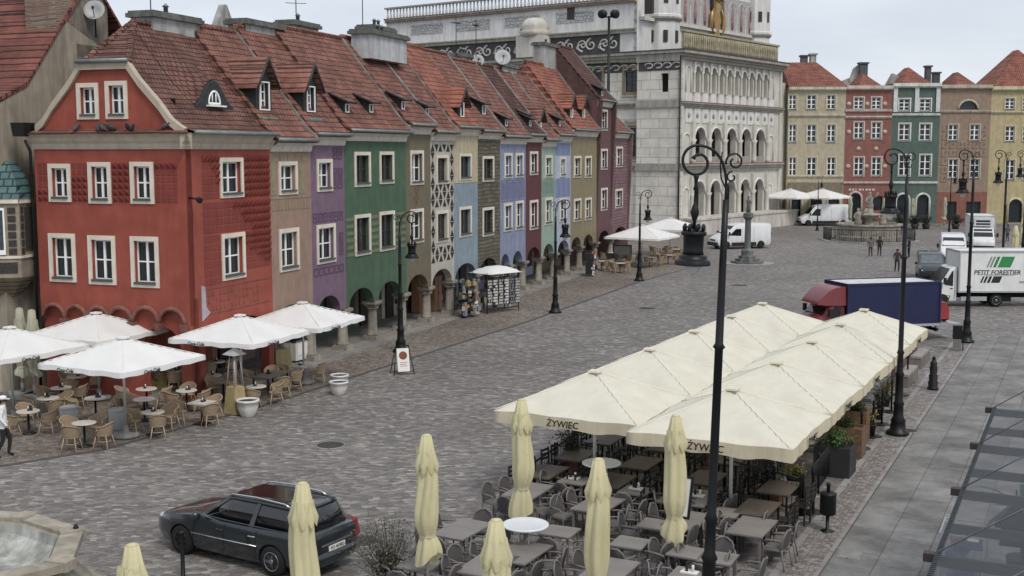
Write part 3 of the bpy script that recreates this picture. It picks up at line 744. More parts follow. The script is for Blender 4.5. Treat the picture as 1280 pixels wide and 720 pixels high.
# inscription-like incised panel and the white wedge on the front
m=MB(); zi1=FR.uv(290,352)[1]-.1; zi0=zi1-.95
m.bb(1.0,-.02,zi0,s1-.15,-.002,zi0+.03); m.bb(1.0,-.02,zi1-.03,s1-.15,-.002,zi1); m.bb(1.0,-.02,zi0,1.03,-.002,zi1)
for j in range(3):
    for i in range(14):
        if (i*7+j*3)%5: m.bb(1.15+i*.26,-.016,zi0+.12+j*.27,1.15+i*.26+.16,-.002,zi0+.15+j*.27); m.bb(1.15+i*.26,-.016,zi0+.12+j*.27,1.18+i*.26,-.002,zi0+.3+j*.27)
m.build('incised_panel',redtrim,h)
m=MB(); m.prism([(.72,zi0-.2),(1.25,zi0+.05),(1.0,zi0+.3),(.95,zi1+.1),(.72,zi1+.15)],-.03,-.003); m.build('bare_plaster_patch',M('bare_plaster','#a79ea8',.9),h)
m=MB(); m.tube([(-.08,DR+.1,.1),(-.08,DR+.1,e-.7),(-.3,DR+.12,e-.3)],.055,6); m.box((-.3,DR+.2,e+.1),(.5,.5,.5),taper=1.2); m.build('downpipe',metal_d,h)
x_,z_=FR.uv(228,248); m=MB(); m.tube([(.15,0,z_),(.1,-.35,z_-.02)],.04,6); m.lathe([(.02,0),(.1,.1),(.11,.25)],8,(.1,-.35,z_-.02),axis=(-.5,-1,-.3)); m.build('floodlight',metal_d,h)
REDH=dict(o=h,s0=0,w=s1,e=e,r=rz,p=prf+[(RY,rz)])
def chim_px(H,pxa,pxb,pyt,off=RY+.3,wy=.9,**k):
    a=FR.uv(pxa,pyt,off); c=FR.uv(pxb,pyt,off); x=(a[0]+c[0])/2-H['s0']; return chimney(H['o'],x,off,H['r']-1.2,a[1]-.25,abs(c[0]-a[0])*.86,wy,**k)
# ---- the fourteen further houses
SG=[]
h2=row_house(337,388,'pale brown house with beige top storey beside the red corner house','#a37f68',(362,174),(262,34),[(348,202,371,243),(348.5,285,373.5,339)],[(342,384)],tile_m,vg=True,curtain=curt)
h3=row_house(388,430,'purple house with scratched ornament and single windows','#80607c',(410,167),(320,36),[(395.7,199,415,239),(395.6,280,419,329)],[(396,425)],tile_m,vg=False)
h4=row_house(430,507,'wide green house with two windows per floor and striped middle','#45694a',(470,163),(380,39),[(442.7,190,462.7,233),(474,189,492,230),(443,268,463,319),(474,264,493,313)],[(436,467),(473,501)],tile_m,sm=darkj)
h5=row_house(507,538,'narrow olive brown house with white sash windows','#75694f',(520,155),(430,46),[(512.7,188,529,231),(512.7,261,529,304)],[(508,535)],tile_m)
h6=row_house(538,567,'black and white triangle patterned house','#b9b2a2',(552,164),(475,52),[(545,194,560,230),(545,263,560,303)],[(540,565)],tile_m,sm=darkj)
h7=row_house(567,597,'pale blue house with cream panelled top storey','#7f97a5',(580,158),(515,57),[(574,192,589,225),(574,258,589,296)],[(569,595)],tile_o,vg=False,sm=darkj)
h8=row_house(597,625,'dark house with brickwork painted front behind souvenir stall','#6a6453',(610,163),(555,67),[(603,195,617,227),(603,259,617,295)],[(600,621)],tile_m,sm=darkj,wallmat=brickmat('painted_masonry','#5f5949','#77705c','#4a473d',.5,.22,.03,.85,'xz',.3))
h9=row_house(625,657,'lavender blue house with ornamental panels and paired windows','#8390b4',(640,170),(590,78),[(630,191,640,223),(644,191,654,222),(629.5,254,640,289),(644,251,654,287)],[(626,637),(641,653)],tile_m)
h10=row_house(657,677,'dark maroon house with one window per floor','#6b3237',(667,168),(620,84),[(662,189,672,219),(662,250,672,287)],[(659,675)],tile_k)
h11=row_house(677,694,'narrow mint green house with arched relief panels','#8fae98',(685,174),(640,88),[(681,194,690,222),(681,247,690,281)],[(679,692)],tile_m)
h12=row_house(694,713.5,'narrow blue and white striped house','#a9b3cc',(703,168),(655,92),[(700,196,707,221),(699,248,708,277)],[(697,711)],tile_m)
h13=row_house(713.5,746,'mustard yellow house with bright orange tiled roof','#8d7f56',(730,162),(665,78),[(717,195,726,222),(731,195,739,222),(717,248,726,277),(731,247,739,275)],[(714,726),(729,741)],tile_o)
h14=row_house(746,765,'tall dark brown house rising above its neighbours','#70464a',(756,125),(690,55),[(751,137,759,163),(751,186,759,212),(751,235,759,263)],[(748,761)],tile_k)
h15=row_house(765,786,'dull pink house at the far end of the row','#83616a',(776,165),(730,115),[(770,183,778,209),(769,236,778,260)],[(767,783)],tile_m,wallmat=brickmat('pink_masonry','#7c5c64','#8e6c72','#5f474d',.6,.25,.03,.85,'xz',.3))
# bare flank walls where a taller house shows above its neighbour, last house's end wall
m=MB(); H=h14; m.prism([(y,z-.2) for y,z in H['p'][:-1]]+[(DEPTH,3),(0.02,3)],0.01,.3,'yz'); m.prism([(y,z-.2) for y,z in H['p'][:-1]]+[(DEPTH,3),(.02,3)],H['w']-.3,H['w']-.01,'yz'); m.build('flank_wall',M('flank_brown','#5d4642',.9,var=.15,dirt=.3),H['o'])
m=MB(); H=h15; m.prism([(y,z-.2) for y,z in H['p'][:-1]]+[(DEPTH,0),(.02,0)],H['w']-.3,H['w']-.01,'yz'); m.build('flank_wall',M('flank_pink','#7a5f60',.9,var=.15,dirt=.3),H['o'])
# dormers
rh=h2; s_,y_,z_=roof_hit(330,138,h2['p'])
dormer_gable(h2['o'],s_-h2['s0'],y_,z_,.75,1.15,h2['p'],tile_m)
dorm_px(h3,388,140,'g',.72,1.1,tile_m)
for H,px,py in ((h4,433,141),(h4,463,141),(h5,503,137),(h6,533,145),(h9,632,158),(h9,657,153),(h10,662,158),(h12,699,158)):
    dorm_px(H,px,py,'s',.34,.42,tile_m)
dorm_px(h7,577,146,'g',.5,.8,tile_o); dorm_px(h8,604,143,'s',.45,.55,tile_m); dorm_px(h11,675,159,'g',.35,.6,tile_m)
dorm_px(h13,714,147,'g',.5,.9,tile_o); dorm_px(h13,729,147,'g',.5,.9,tile_o); dorm_px(h14,752,120,'s',.4,.4,tile_k)
# chimneys, dishes, aerials
chim_px(REDH,172,240,12,wy=1.0,pots=1); chim_px(h3,292,345,22,wy=.9,pots=0); chim_px(h4,354,390,24,off=RY+1.2,pots=1)
chim_px(h6,447,500,35,off=RY-.9,wy=1.1,pots=2,mat=M('chimney_white','#bcbfc2',.9,var=.1,dirt=.35))
chim_px(h5,455,485,30,off=RY+.9,pots=2); chim_px(h11,672,692,52,pots=1); chim_px(h9,618,640,78,pots=1); chim_px(h8,570,585,66,off=RY+1,pots=2)
m=MB(); a=FR.uv(265,40,RY+1.5); c=FR.uv(293,40,RY+1.5); t_=FR.uv(283,6,RY+1.5)
m.prism([(a[0],12),(c[0]+.3,12),(c[0]+.3,a[1]),(t_[0]+.05,t_[1]),(t_[0]-.15,t_[1]),(a[0],a[1]-.3)],RY+1.5,RY+1.8); o=m.build('parapet_gable',chimw,h3['o']); o.location=(-h3['s0'],0,0)
def dish(px,py,Y,r,name_label,post=1.0):
    p=AT(px,py,Y); e_=empty('satellite_dish',tuple(p),R(200),name_label,'satellite dish')
    m=MB(); m.lathe([(.01,0),(r*.5,.04),(r*.85,.13),(r,.2),(r*.97,.22),(r*.5,.07),(.01,.03)],20,(0,0,0),axis=(0.25,1,.35),caps=False); m.build('reflector',dishm,e_)
    m=MB(); m.tube([(0,-.05,0),(0,-.3,-.1),(0,-.3,-post)],.03,6); m.tube([(0,0,-r),(.1,.5,.1)],.018,5); m.box((.1,.52,.12),(.1,.14,.1)); m.build('bracket',metal_d,e_)
dish(119,15,49.5,.42,'grey satellite dish fixed on the old brick chimney at left',1.0)
dish(628,73,83,.55,'large satellite dish standing on the roofs before the town hall',1.6); dish(597,77,80,.42,'smaller satellite dish seen below the scrolled frieze',1.6)
for i,(px,py,Y,h_,lb) in enumerate([(188,0,48,1.5,'thin aerial on the chimney above the red roof'),(370,8,59,1.6,'thin aerial above the second pale chimney'),(453,0,66,3.2,'tall aerial mast behind the white chimney'),(570,32,74,1.8,'aerial left of the large dish'),(595,35,76,1.8,'aerial just before the frieze scrolls')]):
    p=AT(px,py,Y); o=empty('aerial',tuple(p),R(20*i),lb,'aerial','roof aerials'); m=MB(); m.tube([(0,0,-h_),(0,0,h_*.3)],.025,5); m.build('mast',metal_d,o)
    m=MB(); m.tube([(-.5,0,.15),(.5,0,.15)],.012,4)
    for k in range(6): m.tube([(-.45+.18*k,-.18,.15),(-.45+.18*k,.18,.15)],.01,4)
    m.build('antenna_rods',metal_d,o)
# ---- facade ornaments (each one part of its own house)
def inl(H,name,mat,fn):
    m=MB(); fn(m,H['w'],H['e']); return m.build(name,mat,H['o'])
sg_dark=M('sgraffito_black','#2d2926',.85,var=.2); sg_l=M('sgraffito_cream','#cfc5b0',.85,var=.12)
def clear(H,x0,z0,x1,z1,pad=.03):
    for x,z,w_,h_ in H['wins']:
        if x1>x-w_/2-pad and x0<x+w_/2+pad and z1>z-h_/2-pad and z0<z+h_/2+pad: return False
    return True
def archfree(H,x,z):
    for a,c in H['arches']:
        mx_=(a+c)/2; r_=(c-a)/2+.3
        if z<ZS+1.35 and abs(x-mx_)<r_+.2: return False
    return z>ZS+.4
def tri(m,w,e):
    n=6; sx=(w-.04)/n; hh=.42; z=ZS+.75; j=0
    while z<e-.55-hh:
        for i in range(n):
            x=.02+i*sx; x1=x+sx
            if clear(h6,x,z,x1,z+hh,-.06) and archfree(h6,(x+x1)/2,z+.2):
                mid=(x+x1)/2; up=(i+j)%2; P=[(x+.01,z+.02),(x1-.01,z+.02),(mid,z+hh-.02)] if up else [(x+.01,z+hh-.02),(mid,z+.02),(x1-.01,z+hh-.02)]
                m.add([(q[0],-.012,q[1]) for q in P]+[(q[0],0,q[1]) for q in P],[(0,1,2),(0,3,4,1),(1,4,5,2),(2,5,3,0)])
        z+=hh; j+=1
inl(h6,'triangle_pattern',sg_dark,tri)
def stripes(m,w,e):
    z=FR.uv(470,315)[1]; k=0
    while z<FR.uv(470,272)[1]:
        for x0,x1 in ((.1,h4['wins'][2][0]-.8),(h4['wins'][2][0]+.8,h4['wins'][3][0]-.8),(h4['wins'][3][0]+.8,w-.1)):
            if x1>x0+.1: m.bb(x0,-.02,z,x1,-.001,z+.16)
        z+=.32
inl(h4,'painted_stripes',M('stripe_olive','#6d7357',.85,var=.15),stripes)
def band_beige(m,w,e):
    z0=FR.uv(362,262)[1]; z1=FR.uv(362,248)[1]
    m.bb(.02,-.02,z1,w-.02,-.001,z1+.06)
    for i in range(12):
        x=.1+i*(w-.2)/12; m.bb(x,-.02,z0,x+.05,-.001,z1-.06); m.bb(x,-.018,z0,x+.2,-.001,z0+.05)
    for x,z,w_,h_ in h2['wins'][:1]:
        for sg in (-1,1):
            c=x+sg*(w_/2+.42); m.bb(c-.22,-.02,z-h_/2,c+.22,-.001,z+h_/2)
            m.bb(c-.12,-.035,z-h_/2+.15,c+.12,-.02,z+h_/2-.15)
    for i in range(5): m.bb(.2+i*.6,-.02,e-.9,.55+i*.6,-.001,e-.6)
inl(h2,'ornamental_band',M('band_olive','#8f8468',.85,var=.15),band_beige)
def lining(H,col,name,n,zs):
    def f(m,w,e):
        for z0,z1 in zs:
            for i in range(n):
                x0=.12+i*(w-.24)/n; x1=x0+(w-.24)/n-.1
                if not clear(H,x0,z0,x1,z1): continue
                t=.05
                m.bb(x0,-.018,z0,x1,-.001,z0+t); m.bb(x0,-.018,z1-t,x1,-.001,z1); m.bb(x0,-.018,z0+t,x0+t,-.001,z1-t); m.bb(x1-t,-.018,z0+t,x1,-.001,z1-t)
                m.bb(x0+.13,-.014,z0+.13,x1-.13,-.001,z1-.13) if x1-x0>.3 and z1-z0>.35 else None
    return inl(H,name,M('ornament_'+name+col[1:],col,.85,var=.2),f)
w3=h3['wins']
lining(h3,'#5d4360','scratched_panels',6,[(w3[1][1]+w3[1][3]/2+.1,w3[1][1]+w3[1][3]/2+.5),(h3['e']-1.1,h3['e']-.6),(w3[0][1]-.6,w3[0][1]+.3),(w3[1][1]-.6,w3[1][1]+.4),(w3[1][1]-w3[1][3]/2-.5,w3[1][1]-w3[1][3]/2-.15)])
w9=h9['wins']
lining(h9,'#6d7190','wall_panels',4,[(w9[2][1]+w9[2][3]/2+.12,w9[0][1]-w9[0][3]/2-.1)])
w11=h11['wins']; lining(h11,'#6f8a7c','relief_panels',3,[(w11[1][1]+w11[1][3]/2+.12,w11[0][1]-w11[0][3]/2-.1)])
def cream_top(m,w,e):
    z0=h7['wins'][0][1]-h7['wins'][0][3]/2-.15; x,z,w_,h_=h7['wins'][0]
    m.plate(rect(.02,z0,w-.02,e-.5),[rect(x-w_/2-.02,z-h_/2-.02,x+w_/2+.02,z+h_/2+.02)],-.02,-.001)
inl(h7,'cream_storey',M('cream_storey','#bdb08f',.85,var=.12,dirt=.2),cream_top)
w7=h7['wins']; lining(h7,'#6f6a5a','cartouche',3,[(w7[0][1]+w7[0][3]/2+.12,h7['e']-.55)])
for o in h7['o'].children: pass
def bstripes(m,w,e):
    x=.1
    while x<w-.1:
        for z0,z1 in ((h12['wins'][0][1]+h12['wins'][0][3]/2+.1,e-.6),(h12['wins'][1][1]+h12['wins'][1][3]/2+.1,h12['wins'][0][1]-h12['wins'][0][3]/2-.1)):
            m.bb(x,-.02,z0,x+.14,-.001,z1)
        x+=.3
inl(h12,'blue_stripes',M('stripe_blue','#5d6f9c',.85,var=.12),bstripes)
def checks(m,w,e):
    x,z,w_,h_=h5['wins'][1]; zz=z+h_/2+.25
    for i in range(3):
        for j in range(4):
            if (i+j)%2: m.bb(x-.3+i*.2,-.015,zz+j*.22,x-.14+i*.2,-.001,zz+.18+j*.22)
inl(h5,'red_emblem',M('emblem_red','#7c4237',.85,var=.2),checks)
# ================================================================ left neighbour with oriel and brick chimney
nb=empty('neighbour_house',tuple(W(-.6,7.6)),HA,'beige house at the left edge with teal capped oriel window and ribbed tile roof','house')
beige=M('beige_plaster','#a59a87',.9,var=.15,scale=1.1,dirt=.35); beige2=M('pale_plaster','#b8ae9a',.9,var=.1,dirt=.25)
def nbz(px,py): s,z=FR.uv(px,py,7.6); return s+.6,z
ez=nbz(13,128); rg=nbz(75,36); v1=nbz(33,107); v2=nbz(55,70)
m=MB(); m.prism([(0,0),(12,0),(12,ez[1]),(rg[0]+.4,rg[1]+.3),rg,v2,v1,(0,ez[1]-.1)],0,.4); m.build('side_wall',beige,nb)
m=MB(); m.prism([(.4,0),(14,0),(14,ez[1]),(.4,ez[1])],-.02,.4,'yz'); m.build('front_wall',beige2,nb)
pr_=[(-.5,ez[1]-.2),(v1[0],v1[1]+.02),(v2[0],v2[1]+.02),(rg[0],rg[1]+.02),(rg[0]+2,rg[1]+2.2),(rg[0]+6,rg[1]-2)]
m=MB()
def nroof(m,t): m.loft([[(x,-.05,z+t),(x,14,z+t),(x,14,z+t-.15),(x,-.05,z+t-.15)] for x,z in pr_])
nroof(m,.12)
tile_r=tilemat('tiles_ribbed','#74443a','#875045','#38221f',.75,.3)
m.build('roof',tile_r,nb)
m=MB()
for k in range(60):
    pass
m=MB()
x0_,x1_=1.25,2.2
for x0_,x1_ in ((nbz(72,10)[0],nbz(84,10)[0]),):
    pass
ca=nbz(71,30)[0]; cc=nbz(136,30)[0]
m=MB(); m.bb(ca,.05,rg[1]-2,ca+(cc-ca)*.35,1.5,rg[1]+3.2); m.build('chimney',brickw,nb)
m=MB(); m.bb(ca+(cc-ca)*.35,.05,rg[1]-4,cc,1.6,rg[1]+2.4); m.bb(ca+(cc-ca)*.35,.0,rg[1]-6,ca+(cc-ca)*.9,.6,rg[1]-.5); m.build('chimney_stack',M('flaking_plaster','#8d8576',.95,var=.3,scale=2,dirt=.5),nb)
# oriel
op=[AT(-60,300,43.6),AT(25,300,44.2),AT(42,300,45.1),AT(30,300,47.5),AT(-60,300,47)]
zt=9+(190-238)*-1*44/1500*-1; zt=AT(25,250,44.2).z; z0=AT(25,347,44.2).z
ob=[(p.x-op[1].x,p.y-op[1].y) for p in op]
orl=empty('oriel_window',(op[1].x,op[1].y,0),0,'projecting oriel bay with patterned frame and teal scaled cap','oriel window')
def orp(m,za,zb,k0=1,k1=1):
    cx=sum(p[0] for p in ob)/5; cy=sum(p[1] for p in ob)/5
    m.loft([[(cx+(x-cx)*k0,cy+(y-cy)*k0,za) for x,y in ob],[(cx+(x-cx)*k1,cy+(y-cy)*k1,zb) for x,y in ob]])
m=MB(); orp(m,z0,zt); m.build('bay_wall',M('oriel_plaster','#9c917e',.85,var=.15,dirt=.3),orl)
m=MB()
for i in range(5): orp(m,z0-.16*(i+1),z0-.16*i-.02,1.03-.09*(i+1),1.03-.09*i)
m.build('corbel',M('oriel_corbel','#8d8069',.9,var=.15,dirt=.3),orl)
tealt=brickmat('teal_scales','#3f6263','#557a78','#24393c',.3,.26,.03,.6,'xz',.5,noise=.05)
m=MB(); orp(m,zt+.05,zt+.35,1.08,.98); orp(m,zt+.35,zt+.75,.98,.9); orp(m,zt+.75,zt+1.25,.9,.7); orp(m,zt+1.25,zt+1.75,.7,.35); m.build('scaled_cap',tealt,orl)
def face(i,t0,t1,za,zb,m,d=.04):
    a=Vector((*ob[i],0)); c=Vector((*ob[i+1],0)); t=(c-a).normalized(); n=Vector((t.y,-t.x,0)); L_=(c-a).length
    p=a+t*(L_*t0); q=a+t*(L_*t1)
    vs=[(p.x,p.y,za),(q.x,q.y,za),(q.x,q.y,zb),(p.x,p.y,zb)]; vs+=[(v[0]+n.x*d,v[1]+n.y*d,v[2]) for v in vs]
    m.add(vs,[(0,1,2,3),(4,5,6,7),(0,1,5,4),(1,2,6,5),(2,3,7,6),(3,0,4,7)])
zh=zt-z0
m=MB(); face(0,.1,.78,z0+zh*.35,z0+zh*.88,m,.03); m.build('pane',M('oriel_glass','#3d4a50',.15,var=.3,scale=4,bump=0),orl)
m=MB()
for t in (.08,.43,.76): face(0,t,t+.025,z0+zh*.3,z0+zh*.9,m,.06)
face(0,.08,.785,z0+zh*.3,z0+zh*.36,m,.07); face(0,.08,.785,z0+zh*.87,z0+zh*.9,m,.065); m.build('sash',white,orl)
m=MB()
for k in range(6): face(0,.83,.95,z0+zh*(.3+.105*k),z0+zh*(.38+.105*k),m,.035); face(1,.1,.3,z0+zh*(.3+.105*k),z0+zh*(.38+.105*k),m,.03)
face(1,.38,.95,z0+zh*.34,z0+zh*.9,m,.03); face(0,.1,.95,z0+zh*.06,z0+zh*.2,m,.03); m.build('ornament_panels',M('oriel_dark','#3c3735',.8,var=.3,scale=9),orl)
m=MB(); face(0,0,1,z0+zh*.25,z0+zh*.28,m,.06); face(1,0,1,z0+zh*.25,z0+zh*.28,m,.06); face(0,0,1,zt-.12,zt+.05,m,.1); face(1,0,1,zt-.12,zt+.05,m,.1); m.build('mouldings',stone,orl)
# pigeons on the red cornice
def pigeon():
    o=empty('pigeon',cat='bird'); m=MB()
    m.lathe([(.01,-.16),(.04,-.12),(.075,-.04),(.08,.04),(.055,.1),(.035,.14),(.038,.18),(.03,.21),(.005,.235)],8,(0,0,.13),axis=(.86,0,.5)); m.add([(-.1,-.035,.07),(-.1,.035,.07),(-.26,.03,.03),(-.26,-.03,.03),(-.1,0,.1)],[(0,1,2,3),(4,1,0),(4,3,2),(4,2,1),(4,0,3)]); m.build('body',M('pigeon_grey','#4d4a50',.8,var=.3,scale=20,bump=0),o)
    m=MB(); m.tube([(.02,.03,0),(.02,.03,.08)],.008,4); m.tube([(.02,-.03,0),(.02,-.03,.08)],.008,4); m.build('legs',M('pigeon_leg','#7c4038',.8,bump=0),o)
    return o
PG=Proto(pigeon)
for i,px in enumerate((100,126,134,141,146,163,170,209)):
    u,z=FG.uv(px,162); p=W(-.15 if i%2 else -.24,u); PG.put((p.x,p.y,REDH['e']+(.035 if i%2 else .0)),R(40*i+70),'pigeon on the red gable ledge, '+['far left','between the two gable windows','second in the row of five','middle bird of the row of five','fourth in the row of five','last in the row of five','right of the right gable window','alone near the right end of the gable'][i],'pigeons perched on the red house ledge',1.15)
# ================================================================ town hall
HK=(18.2,131.0); HAN=math.atan2(.8,.6)
HF=Frame(HK,HAN); HS=Frame(HK,HAN+PI/2)
hall=empty('town_hall',(HK[0],HK[1],0),HAN,'white renaissance town hall with three storeys of arcaded loggia and corner turrets','town hall')
ash=brickmat('hall_ashlar','#d2ccc0','#d9d4c8','#b5afa3',2.3,1.05,.05,.85,'yz',.2,noise=0,stain=.16)
ashx=brickmat('hall_ashlar_front','#d2ccc0','#d9d4c8','#b5afa3',2.3,1.05,.05,.85,'xz',.25,noise=0,stain=.3)
hst=M('hall_stone','#cfccc1',.85,var=.08,scale=1,dirt=.2); hst2=M('hall_moulding','#a5a297',.85,var=.12,dirt=.3); hwh=M('hall_white','#dededb',.85,var=.06,scale=.6,dirt=.22)
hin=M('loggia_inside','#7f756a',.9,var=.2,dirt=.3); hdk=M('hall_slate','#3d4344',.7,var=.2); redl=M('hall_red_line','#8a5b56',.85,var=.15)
gold=M('balustrade_gilt','#a8a083',.8,var=.25,scale=2,dirt=.3); goldm=M('gilding','#a8874a',.4,metal=.5,var=.25,scale=5)
def hz_(px,py,off=0): return HF.uv(px,py,off)[1]
def hx_(px,py=150,off=0): return HF.uv(px,py,off)[0]
def sz_(px,py,off=0): return HS.uv(px,py,off)[1]
def sy_at(px,py=50,off=0): return HS.uv(px,py,off)[0]
XE=hx_(975); zc1=hz_(860,64); zc0=hz_(860,75)
t3b,t3t=hz_(870.7,115.5),hz_(870.7,83); t2b,t2t=hz_(875,202),hz_(875,160); t1b,t1t=hz_(880,271),hz_(875,227)
zs2,zs1=hz_(860,131),hz_(860,210); zpar=hz_(860,277,-2.6)+.3
holes=[];arcs=[]
def archh(cx,w,b_,t,lst=True):
    r=w/2; pts=[(cx-r,b_),(cx+r,b_)]+arc(cx,t-r,r,0,PI,8)
    arcs.append((cx,t-r,r,b_)); 
    if lst: holes.append(pts)
    return pts
c3=[870.7,880.7,891,901,911,920.7,929.7,938.3,947,955]; x3=[hx_(c) for c in c3]
x3=[x3[0]+(x3[-1]-x3[0])*i/9 for i in range(10)]; p3=x3[1]-x3[0]
for x in x3: archh(x,p3*.6,t3b,t3t)
c2=[875,895.7,915,933.3,950]; x2=[hx_(c) for c in c2]; x2=[x2[0]+(x2[-1]-x2[0])*i/4 for i in range(5)]; p2=x2[1]-x2[0]
for x in x2: archh(x,p2*.66,t2b,t2t)
n2=len(arcs)
for x in x2: archh(x,p2*.66,t1b,t1t)
m=MB(); m.plate(rect(0,0,XE,zc1-.3),holes,0,.7)
m.bb(0,.7,0,.3,5,zc1-.4); m.bb(XE-.3,.7,0,XE,5,zc1-.4)
m.build('loggia_wall',hst,hall)
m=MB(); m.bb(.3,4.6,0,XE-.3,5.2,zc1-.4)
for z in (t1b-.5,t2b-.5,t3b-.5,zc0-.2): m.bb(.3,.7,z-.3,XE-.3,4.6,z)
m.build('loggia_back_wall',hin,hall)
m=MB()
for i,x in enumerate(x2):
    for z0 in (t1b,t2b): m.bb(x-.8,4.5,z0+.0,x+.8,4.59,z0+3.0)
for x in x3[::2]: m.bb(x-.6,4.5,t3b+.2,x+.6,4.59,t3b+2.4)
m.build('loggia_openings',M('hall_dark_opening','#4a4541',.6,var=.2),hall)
# mouldings round arches, columns between, cornices
m=MB()
for i,(cx,cz,r,b_) in enumerate(arcs):
    m.tube([(q[0],-.06,q[1]) for q in arc(cx,cz,r+.12,0,PI,10)],.13,5)
for zt in (hz_(860,90),):
    for x in (hx_(859.3),hx_(963.3)):
        r=p3*.3; m.tube([(q[0],-.04,q[1]) for q in [(x-r,t3b)]+arc(x,t3t-r,r,PI,0,8)+[(x+r,t3b)]],.1,5)
for x in (hx_(858.5),hx_(963.5)):
    for b_,t in ((t2b,t2t),(t1b,t1t)):
        r=p2*.2; m.tube([(q[0],-.04,q[1]) for q in [(x-r,b_)]+arc(x,t-r-.6,r,PI,0,8)+[(x+r,b_)]],.1,5)
m.build('arch_mouldings',hwh,hall)
m=MB()
for i in range(11):
    x=x3[0]+(i-.5)*p3; m.lathe([(.2,t3b-.1),(.15,t3b+.1),(.13,t3t-p3*.3-.25),(.22,t3t-p3*.3)],8,(x,-.16,0)); m.bb(x-.13,-.1,t3b-1.15,x+.13,-.001,t3b-.15); m.bb(x-.17,-.3,t3t-p3*.3,x+.17,-.002,t3t+.45)
for i in range(6):
    x=x2[0]+(i-.5)*p2
    for b_,t in ((t2b,t2t),(t1b,t1t)):
        m.lathe([(.36,b_-.1),(.3,b_+.15),(.26,t-p2*.33-.4),(.42,t-p2*.33)],10,(x,-.22,0)); m.bb(x-.3,-.34,t-p2*.33,x+.3,-.003,t+.75)
for x in (.0,XE-.47):
    m.bb(x,-.2,0,x+.45,-.001,zc0)
m.build('columns',hst,hall)
def corn2(m,z0,h_,d,x0=-.5,x1=None,yl=46):
    x1=XE+.3 if x1 is None else x1
    for k,(a,b_,dd) in enumerate(((0,.35,.45),(.35,.7,.7),(.7,1,1.0))):
        D=d*dd; m.bb(-D,-D,z0+h_*a,x1,.02-.001*k,z0+h_*b_); m.bb(-D,.02,z0+h_*a,.0,yl,z0+h_*b_)
m=MB(); corn2(m,zc0,zc1-zc0,1.0); corn2(m,zs2-.25,.55,.5); corn2(m,zs1-.35,.8,.6); m.build('cornices',hst2,hall)
m=MB(); m.bb(-1.05,-1.05,zc1,XE+.3,5,zc1+.12); m.bb(-1.05,5,zc1,0,46,zc1+.12); m.bb(0,4.9,zc1-.4,XE,5.1,zc1+.1); m.build('roof_edge',hdk,hall)
m=MB(); m.bb(-.54,-.54,zs2+.3,XE+.1,0,zs2+.36); m.bb(-.64,-.64,zs1+.46,XE+.1,0,zs1+.52); m.bb(-1.03,-1.03,zc1-.35,XE+.1,-1.0,zc1-.28); m.build('red_lines',redl,hall)
# panels between the storeys
m=MB(); zp0,zp1=hz_(860,153),hz_(860,135)
for i in range(12):
    x=x3[0]+(i-1)*p3
    if 0.4<x<XE-.8:
        m.bb(x-p3*.36,-.08,zp0,x+p3*.36,-.001,zp1); m.bb(x-p3*.36,-.06,t3b-1.1,x+p3*.36,-.001,t3b-.2)
m.build('parapet_panels',hwh,hall)
m=MB()
for i in range(12):
    x=x3[0]+(i-1)*p3
    if 0.4<x<XE-.8: m.lathe([(.32,-.03),(.25,.05),(.05,.09)],12,(x,-.09,(zp0+zp1)/2),axis=(0,-1,0))
for x in x2: m.bb(x-p2*.33,-.05,t2b-.02,x+p2*.33,.15,t2b+.55)
m.build('medallions',hst2,hall)
# blank outer wall of the terrace at street level
m=MB(); m.bb(-.6,-2.6,0,XE+.2,-2.25,zpar-.3); m.bb(-.6,-2.25,0,-.25,0,zpar-.3); m.bb(-.7,-2.7,zpar-.3,XE+.3,-.0,zpar-.08); m.build('terrace_wall',M('terrace_plaster','#cfc9be',.9,var=.08,scale=.6,dirt=.35),hall)
# side wall, corner bay
yb1=HS.uv(799,50,.55)[0]; swin=[(739,86,753,114),(788,85,802,115),(787,160,796,196),(700,86,713,114)]
m=MB(); sh=[]; sw=[]
for bx in swin:
    a=HS.uv(bx[0],(bx[1]+bx[3])/2); c=HS.uv(bx[2],(bx[1]+bx[3])/2); z1=HS.uv((bx[0]+bx[2])/2,bx[1])[1]; z0=HS.uv((bx[0]+bx[2])/2,bx[3])[1]
    y0_,y1_=sorted((a[0],c[0])); 
    if y0_<yb1: y0_+=(yb1-y0_)+.5; y1_=max(y1_,y0_+1.6)
    sw.append(((y0_+y1_)/2,(z0+z1)/2,y1_-y0_,z1-z0)); sh.append(rect(y0_,z0,y1_,z1))
zat=sz_(790,62)
m.plate(rect(yb1,0,46,zc1-.1),sh,.0,.6,'yz'); m.build('side_wall',ash,hall)
bay=[hole(0,0,1,1,0)]
a=HS.uv(834,103.5); bh=rect(a[0]-.45,a[1]-1.0,a[0]+.45,a[1]+1.0)
m=MB(); m.plate(rect(-.25,0,yb1,zc1-.9),[bh],-.55,0,'yz'); m.bb(-.55,-.25,0,.2,.0,zc0); m.bb(-.55,yb1-.01,0,0.01,yb1+.2,zc1-.9); m.build('corner_bay',ash,hall)
m=MB(); m.bb(.3,yb1,1,.4,44,zc1-1); m.bb(-.2,.2,6,-.15,yb1,zc1-2); m.build('dark_interior',darkroom,hall)  # near-black sheets behind the openings, unlit inside put into their colour
for (y,z,w_,h_) in sw:
    wd=window(hall,0,z,w_+.6,h_+.6,.3,M('hall_window_stone','#8f8064',.85,var=.15,dirt=.3),darkj,2,3,y=y,rz=-PI/2,curtain=None,sill=False,proud=.12)
m=MB()
